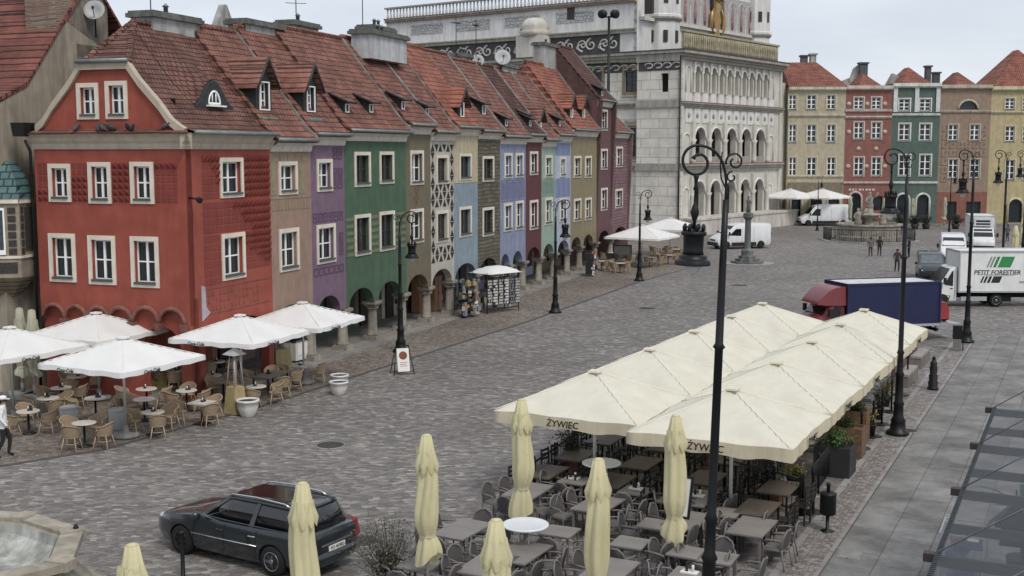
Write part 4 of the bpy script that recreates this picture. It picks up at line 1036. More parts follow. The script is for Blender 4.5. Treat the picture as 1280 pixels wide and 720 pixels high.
for (y,z,w_,h_) in sw:
    m.prism([(y-w_/2-.5,z+h_/2+.6),(y+w_/2+.5,z+h_/2+.6),(y+w_/2+.6,z+h_/2+.85),(y-w_/2-.6,z+h_/2+.85)],-.35,-.001,'yz'); m.bb(-.25,y-w_/2-.4,z-h_/2-.5,-.001,y+w_/2+.4,z-h_/2-.31)
m.build('window_hoods',hst2,hall)
m=MB()
for zc_ in (zc0+.1,zs2,zs1): m.bb(-.75,-.4,zc_-.3,-.56,yb1+.25,zc_+.5)
m.build('bay_mouldings',hst2,hall)
# frieze under the cornice and scroll band over it
sgd=M('frieze_dark','#4a4847',.85,var=.15); sgw=M('frieze_white','#c3c1bb',.85,var=.1)
m=MB(); z0=zc0-1.15; m.bb(-.56-.02,yb1,z0,-.001,46,zc0-.05) if False else m.bb(-.03,yb1+.2,z0,-.001,46,zc0-.02); m.bb(-.6,-.27,z0,-.551,yb1,zc0-.02); m.build('frieze',sgd,hall)
m=MB(); y=.2
while y<44:
    x=-.63 if y<yb1-.5 else -.06
    m.tube([(x,y+.5*math.cos(a),z0+.55+.28*math.sin(a)) for a in [i*PI/5 for i in range(9)]],.09,4); y+=1.15
m.build('frieze_scrolls',sgw,hall)
zsb0=zc1+.25; zsb1=zsb0+2.1; AX=1.2; AY=6.3
ztop=sz_(600,7,0)
m=MB(); m.bb(AX,AY,zc1-.5,XE-.3,44,ztop-1.0); m.build('attic_wall',hwh,hall)
m=MB(); m.bb(AX-.06,AY+2.2,zsb0,AX-.001,44,zsb1); m.build('scroll_band',sgd,hall)
m=MB(); y=AY+3
while y<43:
    for sg in (1,-1):
        pts=[]
        for i in range(22):
            t=i/21; r=.78*(1-t*.85); a=sg*(PI/2)+sg*t*2.6*PI*-1
            pts.append((AX-.1,y+1.0*(sg<0)*1.15+r*math.cos(a),zsb0+1.05+r*math.sin(a)*.95))
        m.tube(pts,.1,4)
    m.tube([(AX-.1,y+1.15+.9*math.sin(i*.6),zsb0+.4+i*.15) for i in range(9)],.08,4)
    y+=3.0
m.build('scrolls',sgw,hall)
m=MB(); m.bb(AX-.35,AY,zsb1,AX,44,zsb1+.35); m.bb(AX-.5,AY,zsb1+.35,AX,44,zsb1+.5); m.bb(AX-.3,AY,ztop-1.0,AX+.3,44,ztop-.7)
m.bb(AX-.5,AY,ztop-.7,XE,44,ztop-.45); m.bb(AX-.4,AY,ztop+.75,AX+.3,44,ztop+.95); m.build('attic_mouldings',hst2,hall)
m=MB(); m.bb(AX-.54,AY,ztop-.52,AX-.5,44,ztop-.46); m.bb(AX-.36,AY,ztop-1.0,AX-.3,44,ztop-.92); m.build('attic_red_line',redl,hall)
m=MB(); y=AY
while y<44: m.lathe([(.12,0),(.16,.3),(.08,.6),(.13,1.2)],6,(AX-.05,y,ztop-.45)); y+=.55
m.build('balusters',hwh,hall)
m=MB()
for y0_ in (12,19.5,27,34.5): m.bb(AX-.05,y0_,zsb1+1.6,AX-.001,y0_+5.2,ztop-1.5)
m.build('textured_panels',brickmat('hall_rubble','#aeb0ae','#c4c5c2','#8f918f',.5,.35,.05,.9,'yz',.5,noise=.4),hall)
m=MB()
for px_,py_ in ((657,35),(699,12),(797,4),(640,42)):
    yy,zz=sy_at(px_,py_,AX),sz_(px_,py_,AX); m.bb(AX-.08,yy-.5,zz-.9,AX+.3,yy+.5,zz+.8)
m.build('slit_windows',darkj,hall)
# fat chimney-like pier on the attic at left
m=MB(); y=sy_at(665,40); m.bb(-.6,y-1.9,zc1-.1,AX-.1,y+1.9,zc1+2.6); m.lathe([(1.6,-.8),(1.95,-.3),(1.5,0),(1.75,.3),(1.3,1.0),(.9,1.3)],16,(.6,y,zc1+3.4)); m.build('buttress',hst,hall)
# loggia roof terrace: balustrade, attic front, turrets, gilded crest
bz=zc1+.12; 
m=MB(); m.bb(.6,.2,bz,XE-.6,.35,bz+2.1); m.build('balustrade',gold,hall)
m=MB(); x=.8
while x<XE-.7: m.lathe([(.1,0),(.16,.5),(.08,1.0),(.15,1.8)],6,(x,.12,bz)); x+=.5
m.bb(.5,.02,bz+1.95,XE-.5,.4,bz+2.15); m.build('baluster_row',gold,hall)
XT=hx_(944,40,AY)
m=MB(); m.bb(AX,AY-.02,zc1,XT,AY+.4,zc1+14); m.build('attic_front',hwh,hall)
m=MB(); zf0=hz_(870,33,AY); zf1=hz_(870,-6,AY); zq1=zf1
m.bb(AX+1.5,AY-.08,zf0,XT-1,AY-.021,zf1+.5); m.build('painted_frieze',M('attic_grey','#a5a3a2',.85,var=.12),hall)
m=MB(); m.bb(AX+.5,AY-.5,zf0-.35,XT,AY-.03,zf0)
n=11
for i in range(n+1):
    x=AX+2.2+i*(XT-4)/n
    m.bb(x-.1,AY-.11,zf0,x+.1,AY-.081,zf1-1)
    if i<n: m.tube([(q[0],AY-.09,q[1]) for q in arc(x+(XT-4)/n/2,zf1-1.2,(XT-4)/n/2,0,PI,8)],.05,4)
m.build('blind_arcade',hst,hall)
m=MB()
for i in range(n):
    x=AX+2.2+(i+.5)*(XT-4)/n; m.lathe([(.3,0),(.4,1.2),(.28,2.4),(.16,2.6),(.2,3.0),(.05,3.3)],8,(x,AY-.1,zf0+.3),sy=.15)
m.build('painted_figures',M('figure_red','#9a7471',.85,var=.3,scale=3),hall)
def turret(px,name_r,top=18):
    c=AT(px,40,HF.o.y); 
    x=hx_(px,40,AY-1.0+1.0); return x
for px,r in ((826,2.25),(944,1.9)):
    x=hx_(px,40,AY)
    m=MB(); m.lathe([(r*.97,zc1-.2),(r*.97,zc1+4.1),(r*1.06,zc1+4.3),(r*1.06,zc1+4.6),(r,zc1+4.7),(r,zc1+13)],8,(x,AY,0),smooth=False,rot=PI/8); t=m.build('corner_turret',hwh,hall)
    m=MB(); m.lathe([(r*1.03,zc1+3.9),(r*1.12,zc1+4.15),(r*1.12,zc1+4.35)],8,(x,AY,0),smooth=False,rot=PI/8); m.lathe([(r*1.05,zc1+9.2),(r*1.16,zc1+9.5),(r*1.16,zc1+9.9)],8,(x,AY,0),smooth=False,rot=PI/8); m.build('turret_mouldings',hst2,t)
    m=MB()
    for a in (-PI*.5,-PI*.75,-PI,-PI*.25):
        for zz in (zc1+2.2,zc1+6.5):
            m.box((x+(r*.93)*math.cos(a),AY+(r*.93)*math.sin(a),zz),(.12,.5,1.3),a)
    m.build('turret_windows',darkj,t)
m=MB(); xc=hx_(893,28,AY); z_=hz_(893,28,AY)
m.lathe([(.3,-2.4),(.8,-1.7),(.6,-.9),(1.0,.2),(.75,1.2),(1.0,1.9),(.3,2.6)],14,(xc,AY-.35,z_),sy=.3)
m.lathe([(.22,2.4),(.3,2.9),(.1,3.2)],8,(xc,AY-.4,z_))
for sg in (-1,1): m.tube([(xc+sg*1.0,AY-.4,z_-1.6),(xc+sg*1.7,AY-.4,z_-.6),(xc+sg*1.5,AY-.4,z_+.8),(xc+sg*.9,AY-.4,z_+1.8)],[.15,.3,.3,.12],6)
m.build('gilded_crest',goldm,hall)
m=MB(); zz=hz_(893,3,AY); m.bb(xc-1.5,AY-.5,zz-1.0,xc+1.5,AY-.05,zz+3); m.build('clock_surround',M('clock_dark','#3a322b',.6,var=.3,scale=4),hall)
m=MB(); m.lathe([(1.35,0),(1.2,.12)],24,(xc,AY-.62,zz+1.6),axis=(0,-1,0)); 
for i in range(7): m.bb(xc-1.2+i*.38,AY-.56,zz-.7,xc-1.05+i*.38,AY-.51,zz+.1)
m.build('clock_face',goldm,hall)
m=MB(); yy=.02
m.tube([(-.75,-.35,zc1-.6),(-.75,-.35,1)],.085,6); m.build('downpipe',metal_d,hall)
m=MB(); x_=XE+.3; m.bb(XE+.02,.6,0,XE+3.2,14,zc1-2.2); m.build('rear_wing',hst,hall)
m=MB(); x_=hx_(963,70,3); m.lathe([(.9,0),(.9,2.4),(1.1,2.6),(.5,3.0)],8,(XE+.9,4,zc1-2.2)); m.build('wing_turret',hdk,hall)
# ================================================================ far side of the square
FO=AT(984,200,153); FF=Frame((FO.x,FO.y),R(-2))
farsash=white
def far_house(px0,px1,eave,label,col,rows,colsx,roof,trim='#d0c8b6',ground=None,gcol=None,base=None):
    s0=FF.uv(px0,200)[0]; s1=FF.uv(px1,200)[0]; w_=s1-s0; e=FF.uv((px0+px1)/2,eave)[1]
    p=FF.o+FF.u*s0; h=empty('tenement_house',(p.x,p.y,0),R(-2),label,'house','tenement houses on the far side of the square')
    wm=bandmat('far_'+col[1:],col); tm=M('trim_'+trim[1:],trim,.85,var=.1,dirt=.3)
    holes=[];wl=[]
    for (y0,y1) in rows:
        for (x0,x1) in colsx:
            x,z,ww,hh=pxwin(FF,(x0-.8,y0-.8,x1+.8,y1+.8),s0); wl.append((x,z,ww,hh)); holes.append(hole(x,z,ww,hh,.14))
    gh=[]
    for g in (ground or []):
        xa=FF.uv(g[0],250)[0]-s0; xb=FF.uv(g[1],250)[0]-s0; zt=FF.uv((g[0]+g[1])/2,g[2])[1]; r=(xb-xa)/2
        if g[3]=='a': pts=[(xa,.1),(xb,.1)]+arc((xa+xb)/2,zt-r,r,0,PI,8)
        elif g[3]=='l': zb=FF.uv(g[0],g[4])[1]; pts=[(xa,zb),(xb,zb)]+arc((xa+xb)/2,zb,r,0,PI,8,rz=zt-zb)[1:-1]
        else: zb=FF.uv(g[0],g[4])[1]; pts=rect(xa,zb,xb,zt)
        gh.append((pts,g[3])); holes.append(pts)
    m=MB(); m.plate(rect(0,-.5,w_,e),holes,0,.4); m.bb(0,.4,0,.3,11,e-.02); m.bb(w_-.3,.4,0,w_,11,e-.02); m.bb(.3,10.7,0,w_-.3,11,e-.02); m.build('wall',wm,h)
    m=MB(); m.bb(.3,1.2,0,w_-.3,1.3,e-.2); m.build('dark_room_backing',darkroom,h)  # black backing sheet painting in the darkness of the far rooms
    for q in wl: window(h,*q,fw=.14,fm=tm,rows=3,curtain=None,sill=True,proud=.07,bar=1.7)
    m=MB()
    for pts,k in gh:
        m.prism(pts,.25,.27)
    if gh: m.build('shop_glazing',gl,h)
    m=MB()
    for pts,k in gh:
        if k in 'al': m.tube([(q[0],-.03,q[1]) for q in ([pts[0]]+pts[:1:-1]+[pts[1]])],.16,5)
    if gh and m.v: m.build('arch_surround',tm,h)
    m=MB()
    zb=[e-.55]+[FF.uv((px0+px1)/2,y)[1] for y in (base or [])]
    for k,z in enumerate(zb):
        d=.45 if k==0 else .22; m.bb(-.02,-d,z+.15,w_-.03,-.001,z+(.55 if k==0 else .32)); m.bb(-.02,-d*.5,z,w_-.03,-.001,z+.15)
    m.build('cornice',tm,h)
    m=MB(); roof(m,w_,e,h,s0); m.build('roof',tile_f,h)
    if gcol:
        zt=FF.uv(px0,gcol[1])[1]; m=MB(); m.plate(rect(.03,-.4,w_-.04,zt),[p_ for p_,k in gh if max(q[1] for q in p_)<zt-.05],-.025,-.001); m.build('ground_storey',bandmat('far_'+gcol[0][1:],gcol[0]),h)
    return h,w_,e,s0,wl
tile_f=tilemat('tiles_far','#93594a','#a26553','#6a4033',.3,.24)
def hip(top,hl,hr,d=5.5,l0=0,r0=0):
    def f(m,w_,e,h,s0):
        z=FF.uv(1000,top,d)[1]
        m.add([(-.1,-.5,e),(w_+.1,-.5,e),(w_-hr,d,z),(hl,d,z),(-.1,11.4,e),(w_+.1,11.4,e)],[(0,1,2,3),(1,5,2),(4,0,3),(5,4,3,2),(0,4,5,1)])
    return f
def gab(x0,x1,top,side=None):
    """steep pyramid roof set back behind the parapet"""
    def f(m,w_,e,h,s0):
        a=FF.uv(x0,110,1.5)[0]-s0; c=FF.uv(x1,110,1.5)[0]-s0; z=FF.uv((x0+x1)/2,top,5)[1]; mid=(a+c)/2; e=e-.25
        m.add([(a,.8,e),(c,.8,e),(c,10.6,e),(a,10.6,e),(mid,5,z),(mid,7.0,z)],[(0,1,4),(1,2,5,4),(2,3,5),(3,0,4,5),(0,3,2,1)])
        m.bb(.05,.3,e-.1,w_-.05,10.9,e+.12)
    return f
A_=far_house(984,1055,108,'cream tenement with hipped orange roof and three window columns','#b5ab90',[(118,137),(155,178),(196,220)],[(985.5,996),(1008,1021),(1033,1045)],hip(78,-.1,2.6),ground=[(988,1002,244,'a'),(1012,1028,244,'a'),(1034,1050,244,'a')],base=[146,222],trim='#cdc5ac')
B_=far_house(1055,1113,107,'brick red tenement with white medallions between its windows','#8f5b51',[(121,137),(152,174),(196,220)],[(1067,1080),(1089,1102)],gab(1071,1105,92),ground=[(1061,1077,240,'a'),(1085,1103,245,'r',263)],base=[140,148,230],trim='#cfc2b6')
C_=far_house(1113,1173,104,'dark green tenement with white pilasters on its top storey','#566a60',[(123,139),(154,176),(193,220)],[(1123,1138),(1149,1164)],gab(1124,1166,84),ground=[(1120,1137,242,'a'),(1145,1162,242,'a')],base=[145,230],trim='#d8dcd4')
D_=far_house(1173,1236,106,'brown sgraffito tenement with a half round attic window','#97806d',[(155,176),(198,223)],[(1185,1198),(1212,1225)],gab(1193,1223,90),ground=[(1193,1218,125,'l',137),(1184,1196,252,'r',276),(1208,1226,252,'r',274)],base=[141],trim='#beb4a2',gcol=('#8d5a4c',240))
E_=far_house(1236,1330,108,'yellow ochre tenement with tall orange roof at the right edge','#b8a97c',[(122,137),(157,177),(199,225)],[(1256,1269),(1278,1291),(1300,1313)],gab(1238,1330,62),ground=[(1260,1279,248,'a'),(1290,1310,248,'a')],base=[142],trim='#cfc6a2')
h,w_,e,s0,wl=C_
m=MB(); z0=FF.uv(1140,140)[1]
for x in (.1,w_/2-.25,w_-.6): m.bb(x,-.18,z0,x+.5,-.001,e-.5)
m.build('pilasters',M('far_white','#c9cdc8',.8),h)
h,w_,e,s0,wl=B_
m=MB()
for px,py in ((1061,130),(1084,130),(1106,130),(1061,165),(1084,165),(1106,165),(1073,186),(1095,186),(1060,208),(1083,208),(1106,208)):
    x,z=FF.uv(px,py); m.lathe([(.26,0),(.3,.04),(.18,.06),(.14,.1),(.03,.12)],10,(x-s0,-.0,z),axis=(0,-1,0))
m.build('medallions',M('far_cream','#b9a796',.85),h)
m=MB(); x,z=FF.uv(1061,237); x-=s0
for i,wd_ in enumerate((.3,.25,.12,.3,.2,.3,.25,.3)): m.bb(x+i*.42,-.03,z-.12,x+i*.42+wd_,-.002,z+.12)
m.build('sign_letters',M('sign_white','#c9c5bd',.7),h)
h,w_,e,s0,wl=D_
m=MB(); random.seed(3)
for j in range(7):
    for i in range(6):
        x=.3+i*(w_-.6)/6; z=5.2+j*1.05
        if all(abs(x+.4-q[0])>q[2]/2+.25 or abs(z+.3-q[1])>q[3]/2+.3 for q in wl): m.bb(x,-.03,z,x+.75,-.001,z+.1); m.bb(x,-.03,z,x+.1,-.001,z+.8); m.tube([(x+.45,-.01,z+.45),(x+.65,-.01,z+.6),(x+.5,-.01,z+.8)],.05,4)
m.build('sgraffito',M('far_sgraffito','#80695a',.9,var=.2),h)
h,w_,e,s0,wl=A_
m=MB(); z0=FF.uv(1000,243)[1]; z1=FF.uv(1000,228)[1]; m.bb(.1,-.06,z0,w_-.1,-.001,z1)
m.build('fascia',M('far_fascia','#7a715e',.9,var=.3,scale=3),h)
def fchim(H,px,y0,y1,wpx,off,mat):
    h,w_,e,s0,wl=H; x,z=FF.uv(px,y0,off); ww=wpx*153/1500; m=MB(); m.bb(x-s0-ww/2,off-.5,e-.3,x-s0+ww/2,off+.5,z); m.box((x-s0,off,z+.1),(ww+.3,1.3,.2)); m.build('chimney',mat,h)
dk=M('chimney_dark','#54565a',.8,var=.2)
fchim(A_,1005,71,80,8,6,dk); fchim(A_,1016,69,80,7,6.5,chimw); fchim(B_,1079,80,100,10,8,dk); fchim(C_,1160,84,100,6,6,dk); fchim(C_,1170,92,100,8,9,dk); fchim(D_,1246,94,106,9,7,dk)
m=MB(); s0=B_[3]; a=FF.uv(1046,82,8)[0]-s0; c=FF.uv(1076,82,8)[0]-s0; za=FF.uv(1060,83,8)[1]; m.bb(a,8,10,c,9,za-2.2); m.prism([(a,za-2.2),(c,za-2.2),(c,za+.4),(c-.8,za-.2),(c-1.2,za-1.4)],8.1,8.9); m.build('firewall',chimw,B_[0])
m=MB(); a=FF.uv(1105,95,7)[0]-s0; m.prism([(a,B_[2]-.5),(a+2.6,B_[2]-.5),(a+2.0,B_[2]+1.4),(a+.9,B_[2]+1.9),(a,B_[2]+.2)],6,7); m.build('firewall',chimw,B_[0])
# plain building closing the gap between hall and far row, and low continuation to the right
p=AT(977,200,163); g_=empty('side_building',(p.x-.3,p.y,0),R(-10),'grey stone building seen edge on beside the town hall loggia','building')
m=MB(); m.bb(-.6,0,0,.5,5,9+(190-88)*163/1500); m.build('wall',ashx,g_); m=MB(); m.bb(-.8,-.2,9+(190-88)*163/1500,.6,5,9+(190-84)*163/1500); m.build('roof',hdk,g_)
m=MB()
for k in range(7): m.bb(-.65,-.1,2+k*2.5,.55,-.001,2.25+k*2.5)
m.build('string_courses',hst2,g_)
# ================================================================ lamps
iron=M('black_iron','#1d1e20',.45,metal=.3,var=.15,bump=.05); bowl=glassmat('lamp_bowl',(.75,.76,.74,1),.55,.2)
def lamp(H,k=1.0):
    """swan-neck street lamp, crook and lantern towards +x, scrolls towards -x"""
    o=empty('street_lamp')
    m=MB(); m.lathe([(.36,0),(.36,.1),(.26,.16),(.22,.42),(.24,.46),(.16,.6),(.15,.95),(.18,1.0),(.13,1.1),(.115,1.9),(.145,1.95),(.1,2.05),(.09,2.6),(.12,2.65),(.08,2.75),(.072,H*.62),(.11,H*.62+.04),(.07,H*.62+.1),(.062,H*.8),(.05,H-.9)],14); m.build('post',iron,o)
    R1=.41*k; zc=H-R1; cx=R1*2.15
    def bez(p0,p1,p2,p3,n): return [tuple(((1-t)**3)*p0[i]+3*t*(1-t)**2*p1[i]+3*t*t*(1-t)*p2[i]+t**3*p3[i] for i in range(3)) for t in [j/n for j in range(n)]]
    pts=[(0,0,H-2.2*k)]+bez((0,0,zc-.8*k),(0,0,zc+.2*k),(cx-R1*.95,0,zc+R1),(cx,0,zc+R1),10)
    pts+=[(cx+R1*math.sin(t),0,zc+R1*math.cos(t)) for t in [i*PI/12 for i in range(0,13)]]
    m=MB(); m.tube(pts,.042*k,8)
    m.tube([(cx+R1*(1-.62*u)*math.sin(PI+u*PI*1.25),0,zc-.1*k*u+R1*(1-.55*u)*math.cos(PI+u*PI*1.25)) for u in [i/12 for i in range(13)]],[.042*k]*11+[.05*k,.07*k],7)
    # scrolls on the back
    def spiral(c,r,t0,t1,sg,rr): m.tube([(c[0]+r*(1-.62*i/18)*math.cos(t0+(t1-t0)*i/18),0,c[1]+r*(1-.62*i/18)*math.sin(t0+(t1-t0)*i/18)) for i in range(19)],rr,6)
    spiral((-.22*k,zc-.02*k),.27*k,-PI*.1,PI*2.3,1,.03*k); spiral((-.15*k,zc-.45*k),.16*k,PI*.5,-PI*1.3,1,.028*k)
    m.tube([(.0,0,zc-.8*k),(.16*k,0,zc-.5*k),(.2*k,0,zc-.1*k),(.16*k,0,zc+.25*k)],.022*k,6)
    m.build('crook',iron,o)
    xl=cx; zt=zc-R1
    m=MB(); m.lathe([(.03,-1.65*k),(.03,-1.3*k),(.09*k,-1.2*k),(.13*k,-1.05*k),(.09*k,-.9*k),(.05*k,-.8*k),(.04*k,-.45*k),(.08*k,-.4*k),(.05*k,-.3*k),(.06*k,-.1*k),(.09*k,-.05*k),(.03,.0)],10,(xl,0,zt))
    m.build('hanger',iron,o)
    z0=zt-1.6*k
    m=MB(); m.lathe([(.5*k,-.94*k),(.5*k,-.93*k),(.5*k,-.82*k),(.49*k,-.81*k),(.42*k,-.76*k),(.4*k,-.75*k),(.4*k,-.68*k),(.39*k,-.67*k),(.33*k,-.64*k),(.31*k,-.63*k)],18,(xl,0,z0))
    m.lathe([(.31*k,-.64*k),(.28*k,-.52*k),(.29*k,-.12*k),(.31*k,-.1*k)],18,(xl,0,z0)); m.lathe([(.34*k,-.1*k),(.36*k,-.06*k),(.36*k,-.01*k),(.33*k,.02*k),(.1*k,.08*k),(.02,.1*k)],18,(xl,0,z0))
    for i in range(8): m.lathe([(.05*k,0),(.06*k,.12*k),(.01,.2*k)],6,(xl+.28*k*math.cos(i*PI/4),.28*k*math.sin(i*PI/4),z0+.03*k))
    m.build('lantern',iron,o)
    m=MB(); m.lathe([(.27*k,-.9*k),(.26*k,-1.02*k),(.17*k,-1.15*k),(.05*k,-1.24*k),(.005,-1.26*k)],16,(xl,0,z0),caps=False); m.build('glass_bowl',bowl,o)
    return o
big=Proto(lambda: lamp(9.1,.6)); small=Proto(lambda: lamp(6.35,.62))
L1=Vector((3.40,20.3,0)); L2=G(1122,543); L3=G(1208,428)
GL='tall swan-neck lamps along the pavement'
big.put(L1,R(188),'nearest tall black swan-neck lamp rising beside the cream parasols',GL,cat='street lamp').rotation_euler.y=R(-1.5)
big.put(L2,R(190),'tall black lamp beside the stone benches on the sett strip',GL,cat='street lamp')
big.put(L3,R(190),'tall black lamp in front of the white lettered truck',GL,cat='street lamp')
for k,lb in ((1,'tall lamp just right of the facing refrigerated truck'),(2,'tall lamp at the right edge before the yellow tenement')):
    p=L3+(L3-L2)*k*.98; p.z=0; big.put(p,R(186),lb,GL,cat='street lamp')
p=AT(1024,200,138); big.put((p.x,p.y,0),R(0),'distant lamp before the cream tenement',GL,scale=.7,cat='street lamp'); p=AT(1190,200,128); big.put((p.x,p.y,0),R(0),'distant lamp before the brown sgraffito tenement',GL,scale=.8,cat='street lamp')
GS='smaller lamps along the house row'
small.put(G(501,440),R(8),'black lamp with a menu board leaning at its foot',GS,cat='street lamp'); small.put(G(694,391),R(6),'black lamp before the mint and striped houses',GS,cat='street lamp'); small.put(G(799,351),R(0),'black lamp beside the white parasols at the town hall',GS,cat='street lamp')
# ================================================================ parasols
def cloth(name,col,var=.05,wr=.35,ws=5,dirt=.1,trans=.25,warp=1.0):
    m=M(name,col,.9,var=var,scale=1.2,bump=wr,bscale=ws,dirt=dirt,spec=.1); n=m.node_tree.nodes; l=m.node_tree.links
    b=n['Principled BSDF']; t=n.new('ShaderNodeBsdfTranslucent'); t.inputs[0].default_value=lin(col); mx=n.new('ShaderNodeMixShader'); mx.inputs[0].default_value=trans
    l.new(b.outputs[0],mx.inputs[1]); l.new(t.outputs[0],mx.inputs[2]); l.new(mx.outputs[0],n['Material Output'].inputs[0]); return m
wcl=cloth('white_canvas','#f4f4f2',dirt=.03,var=.02,ws=2.5); ccl=cloth('cream_canvas','#ece8d4',wr=.6,ws=2.5,dirt=.07,var=.03); ccl2=cloth('cream_valance','#e6d9ba',dirt=.2); ycl=cloth('yellow_canvas','#e6deae',wr=.5,ws=6,dirt=.15)
alu=M('aluminium','#b4b6b6',.4,metal=.4,var=.05,bump=0); wpole=M('white_pole','#d8d8d4',.5,var=.05,bump=0); conc=M('concrete_grey','#8d8c89',.9,var=.15,dirt=.2); letb=M('lettering_black','#1a1817',.7,bump=0,var=.05)
seamm=M('seam_tape','#e6e3d6',.8,var=.03,bump=0)
def canopy(m,a,zt,ze,n=20,b_=None,seed=1,sag=.07,mid=False):
    b_=b_ or a; rnd=random.Random(seed); ph=[rnd.uniform(0,6) for _ in range(8)]
    vs=[];fs=[]
    for i in range(n+1):
        for j in range(n+1):
            x=-1+2*i/n; y=-1+2*j/n; r=max(abs(x),abs(y)); z=zt-(zt-ze)*(r**.96)
            an=math.atan2(y,x); k=abs(math.sin(2*an)) if not mid else abs(math.sin(4*an))
            z-=sag*(1-k)*math.sin(min(r,1)*PI*.93)*1.2
            z+=.012*r*(math.sin(9*x+ph[0]+3*y)+math.sin(11*y+ph[1]-4*x))
            pull=1-.035*(1-min(abs(x),abs(y))/max(r,.001))*r**6
            vs.append((x*a*pull,y*b_*pull,z))
    for i in range(n):
        for j in range(n): q=i*(n+1)+j; fs.append((q,q+n+1,q+n+2,q+1))
    m.add(vs,fs,True)
    edge=[i*(n+1) for i in range(n+1)]+[n*(n+1)+j for j in range(1,n+1)]+[i*(n+1)+n for i in range(n-1,-1,-1)]+[j for j in range(n-1,0,-1)]
    return [Vector(vs[e]) for e in edge]
def valance(m,edge,h_,seed=1):
    rnd=random.Random(seed); n=len(edge); vs=[]
    for t in (0,.5,1):
        for i,p in enumerate(edge):
            c=Vector((p.x,p.y,0)).normalized(); w_=.02*math.sin(i*1.9+seed)*t+.015*t
            vs.append((p.x+c.x*w_,p.y+c.y*w_,p.z-h_*t*(1+.06*math.sin(i*1.1+seed))))
    m.add(vs,[(k*n+i,k*n+(i+1)%n,(k+1)*n+(i+1)%n,(k+1)*n+i) for k in range(2) for i in range(n)],True)
def ribs(m,a,zt,ze,col=None,r=.014,zo=-.035,b_=None):
    b_=b_ or a
    for sx in (-1,1):
        for sy in (-1,1): m.tube([(sx*.12,sy*.12,zt-.1+zo),(sx*a*.97,sy*b_*.97,ze+zo)],r,5)
    for d in ((1,0),(-1,0),(0,1),(0,-1)): m.tube([(d[0]*.15,d[1]*.15,zt-.14+zo),(d[0]*a*.5,d[1]*b_*.5,(zt+ze)/2-.17),(d[0]*a*.94,d[1]*b_*.94,ze-.05+zo)],r,5)
def parasol(a,zt,ze,cl,vh,vcl,word,wsize,shear,base='disc',seed=1,pole_r=.04,pcol=None,words=(0,1,2,3),wf=.0):
    o=empty('parasol')
    m=MB(); e=canopy(m,a,zt,ze,seed=seed,sag=.07 if a>1.9 else .035); m.box((0,0,zt+.0),(.3,.3,.05)); c=m.build('canopy',cl,o,fix=False)
    m=MB()
    for sx in (-1,1):
        for sy in (-1,1):
            pts=[(sx*a*t,sy*a*t,zt-(zt-ze)*t**.96+.007) for t in (.05,.13,.2,.28,.35,.43,.5,.58,.65,.73,.8,.9,.985)]; m.tube(pts,.011,6)
    m.build('seam',seamm,c)
    m=MB(); valance(m,e,vh,seed); v=m.build('valance',vcl,o,fix=False)
    for k in words:
        an=k*PI/2; d=Vector((math.sin(an),-math.cos(an),0)); t=Vector((math.cos(an),math.sin(an),0))
        p=d*(a+.035)*.985+t*wf*a; text('lettering',word,wsize,letb,(p.x,p.y,ze-.03-vh*.5),(PI/2,0,an),v,shear,.004)
    m=MB(); m.cyl((0,0,.08),(0,0,zt-.02),pole_r,pole_r,10); m.build('pole',pcol or alu,o)
    m=MB(); ribs(m,a,zt,ze); m.build('ribs',alu,o)
    m=MB()
    if base=='disc': m.lathe([(.42,0.02),(.44,.08),(.4,.13),(.1,.16),(.07,.4)],20)
    else: m.box((0,0,.06),(.9,.9,.1)); m.box((0,0,.14),(.5,.5,.07)); m.cyl((0,0,.15),(0,0,.5),.08)
    m.build('base',conc,o)
    return o
PW=Proto(lambda: parasol(1.78,3.2,2.5,wcl,.16,wcl,'Coca-Cola',.16,.35,seed=3,wf=-.35,words=(0,1,2,3)))
GW='white square parasols of the wicker cafe'
def peak(px,py,z=3.2): p=G(px,py,z); return (p.x,p.y,0)
PW.put(peak(12,409),R(60),'white square parasol cut by the left edge of the picture',GW,cat='parasol')
PW.put(peak(153,422),R(63),'frontmost white square parasol over round tables, both near valances lettered',GW,cat='parasol')
PW.put(peak(300,394),R(68),'white square parasol above the pyramid heater and white pot',GW,cat='parasol')
PW.put(peak(378,378),R(70),'white square parasol over the freezer by the purple house',GW,cat='parasol')
PW.put(peak(120,391),R(66),'white square parasol farthest back against the red gable',GW,cat='parasol')
PZ=Proto(lambda: parasol(1.97,3.3,2.45,ccl,.3,ccl2,'ŻYWIEC',.235,.12,base='plate',seed=5,pole_r=.045,pcol=wpole,wf=-.02))
GZ='large cream beer garden parasols'; rz=D2a-PI/2
ra=G(916,486,3.3); rb=G(1080,387,3.3); la=G(744,464,3.3); lb_=G(953,379,3.3)
names=['nearest the camera','second','third','fourth','farthest']
for k in range(5):
    p=ra.lerp(rb,k/4); PZ.put((p.x,p.y,0),rz,['cream lettered parasol at the near right corner over the front tables','second cream parasol from the front on the pavement side','middle cream parasol on the pavement side','cream parasol on the pavement side, next to the last one','last cream parasol on the pavement side, touching the blue truck'][k],GZ,cat='parasol')
    p=la.lerp(lb_,k/4); PZ.put((p.x,p.y,0),rz,['cream lettered parasol at the near left corner over the square','second cream parasol from the front on the square side','middle cream parasol on the square side','cream parasol on the square side, next to the last one','last cream parasol on the square side, before the red cab'][k],GZ,cat='parasol')
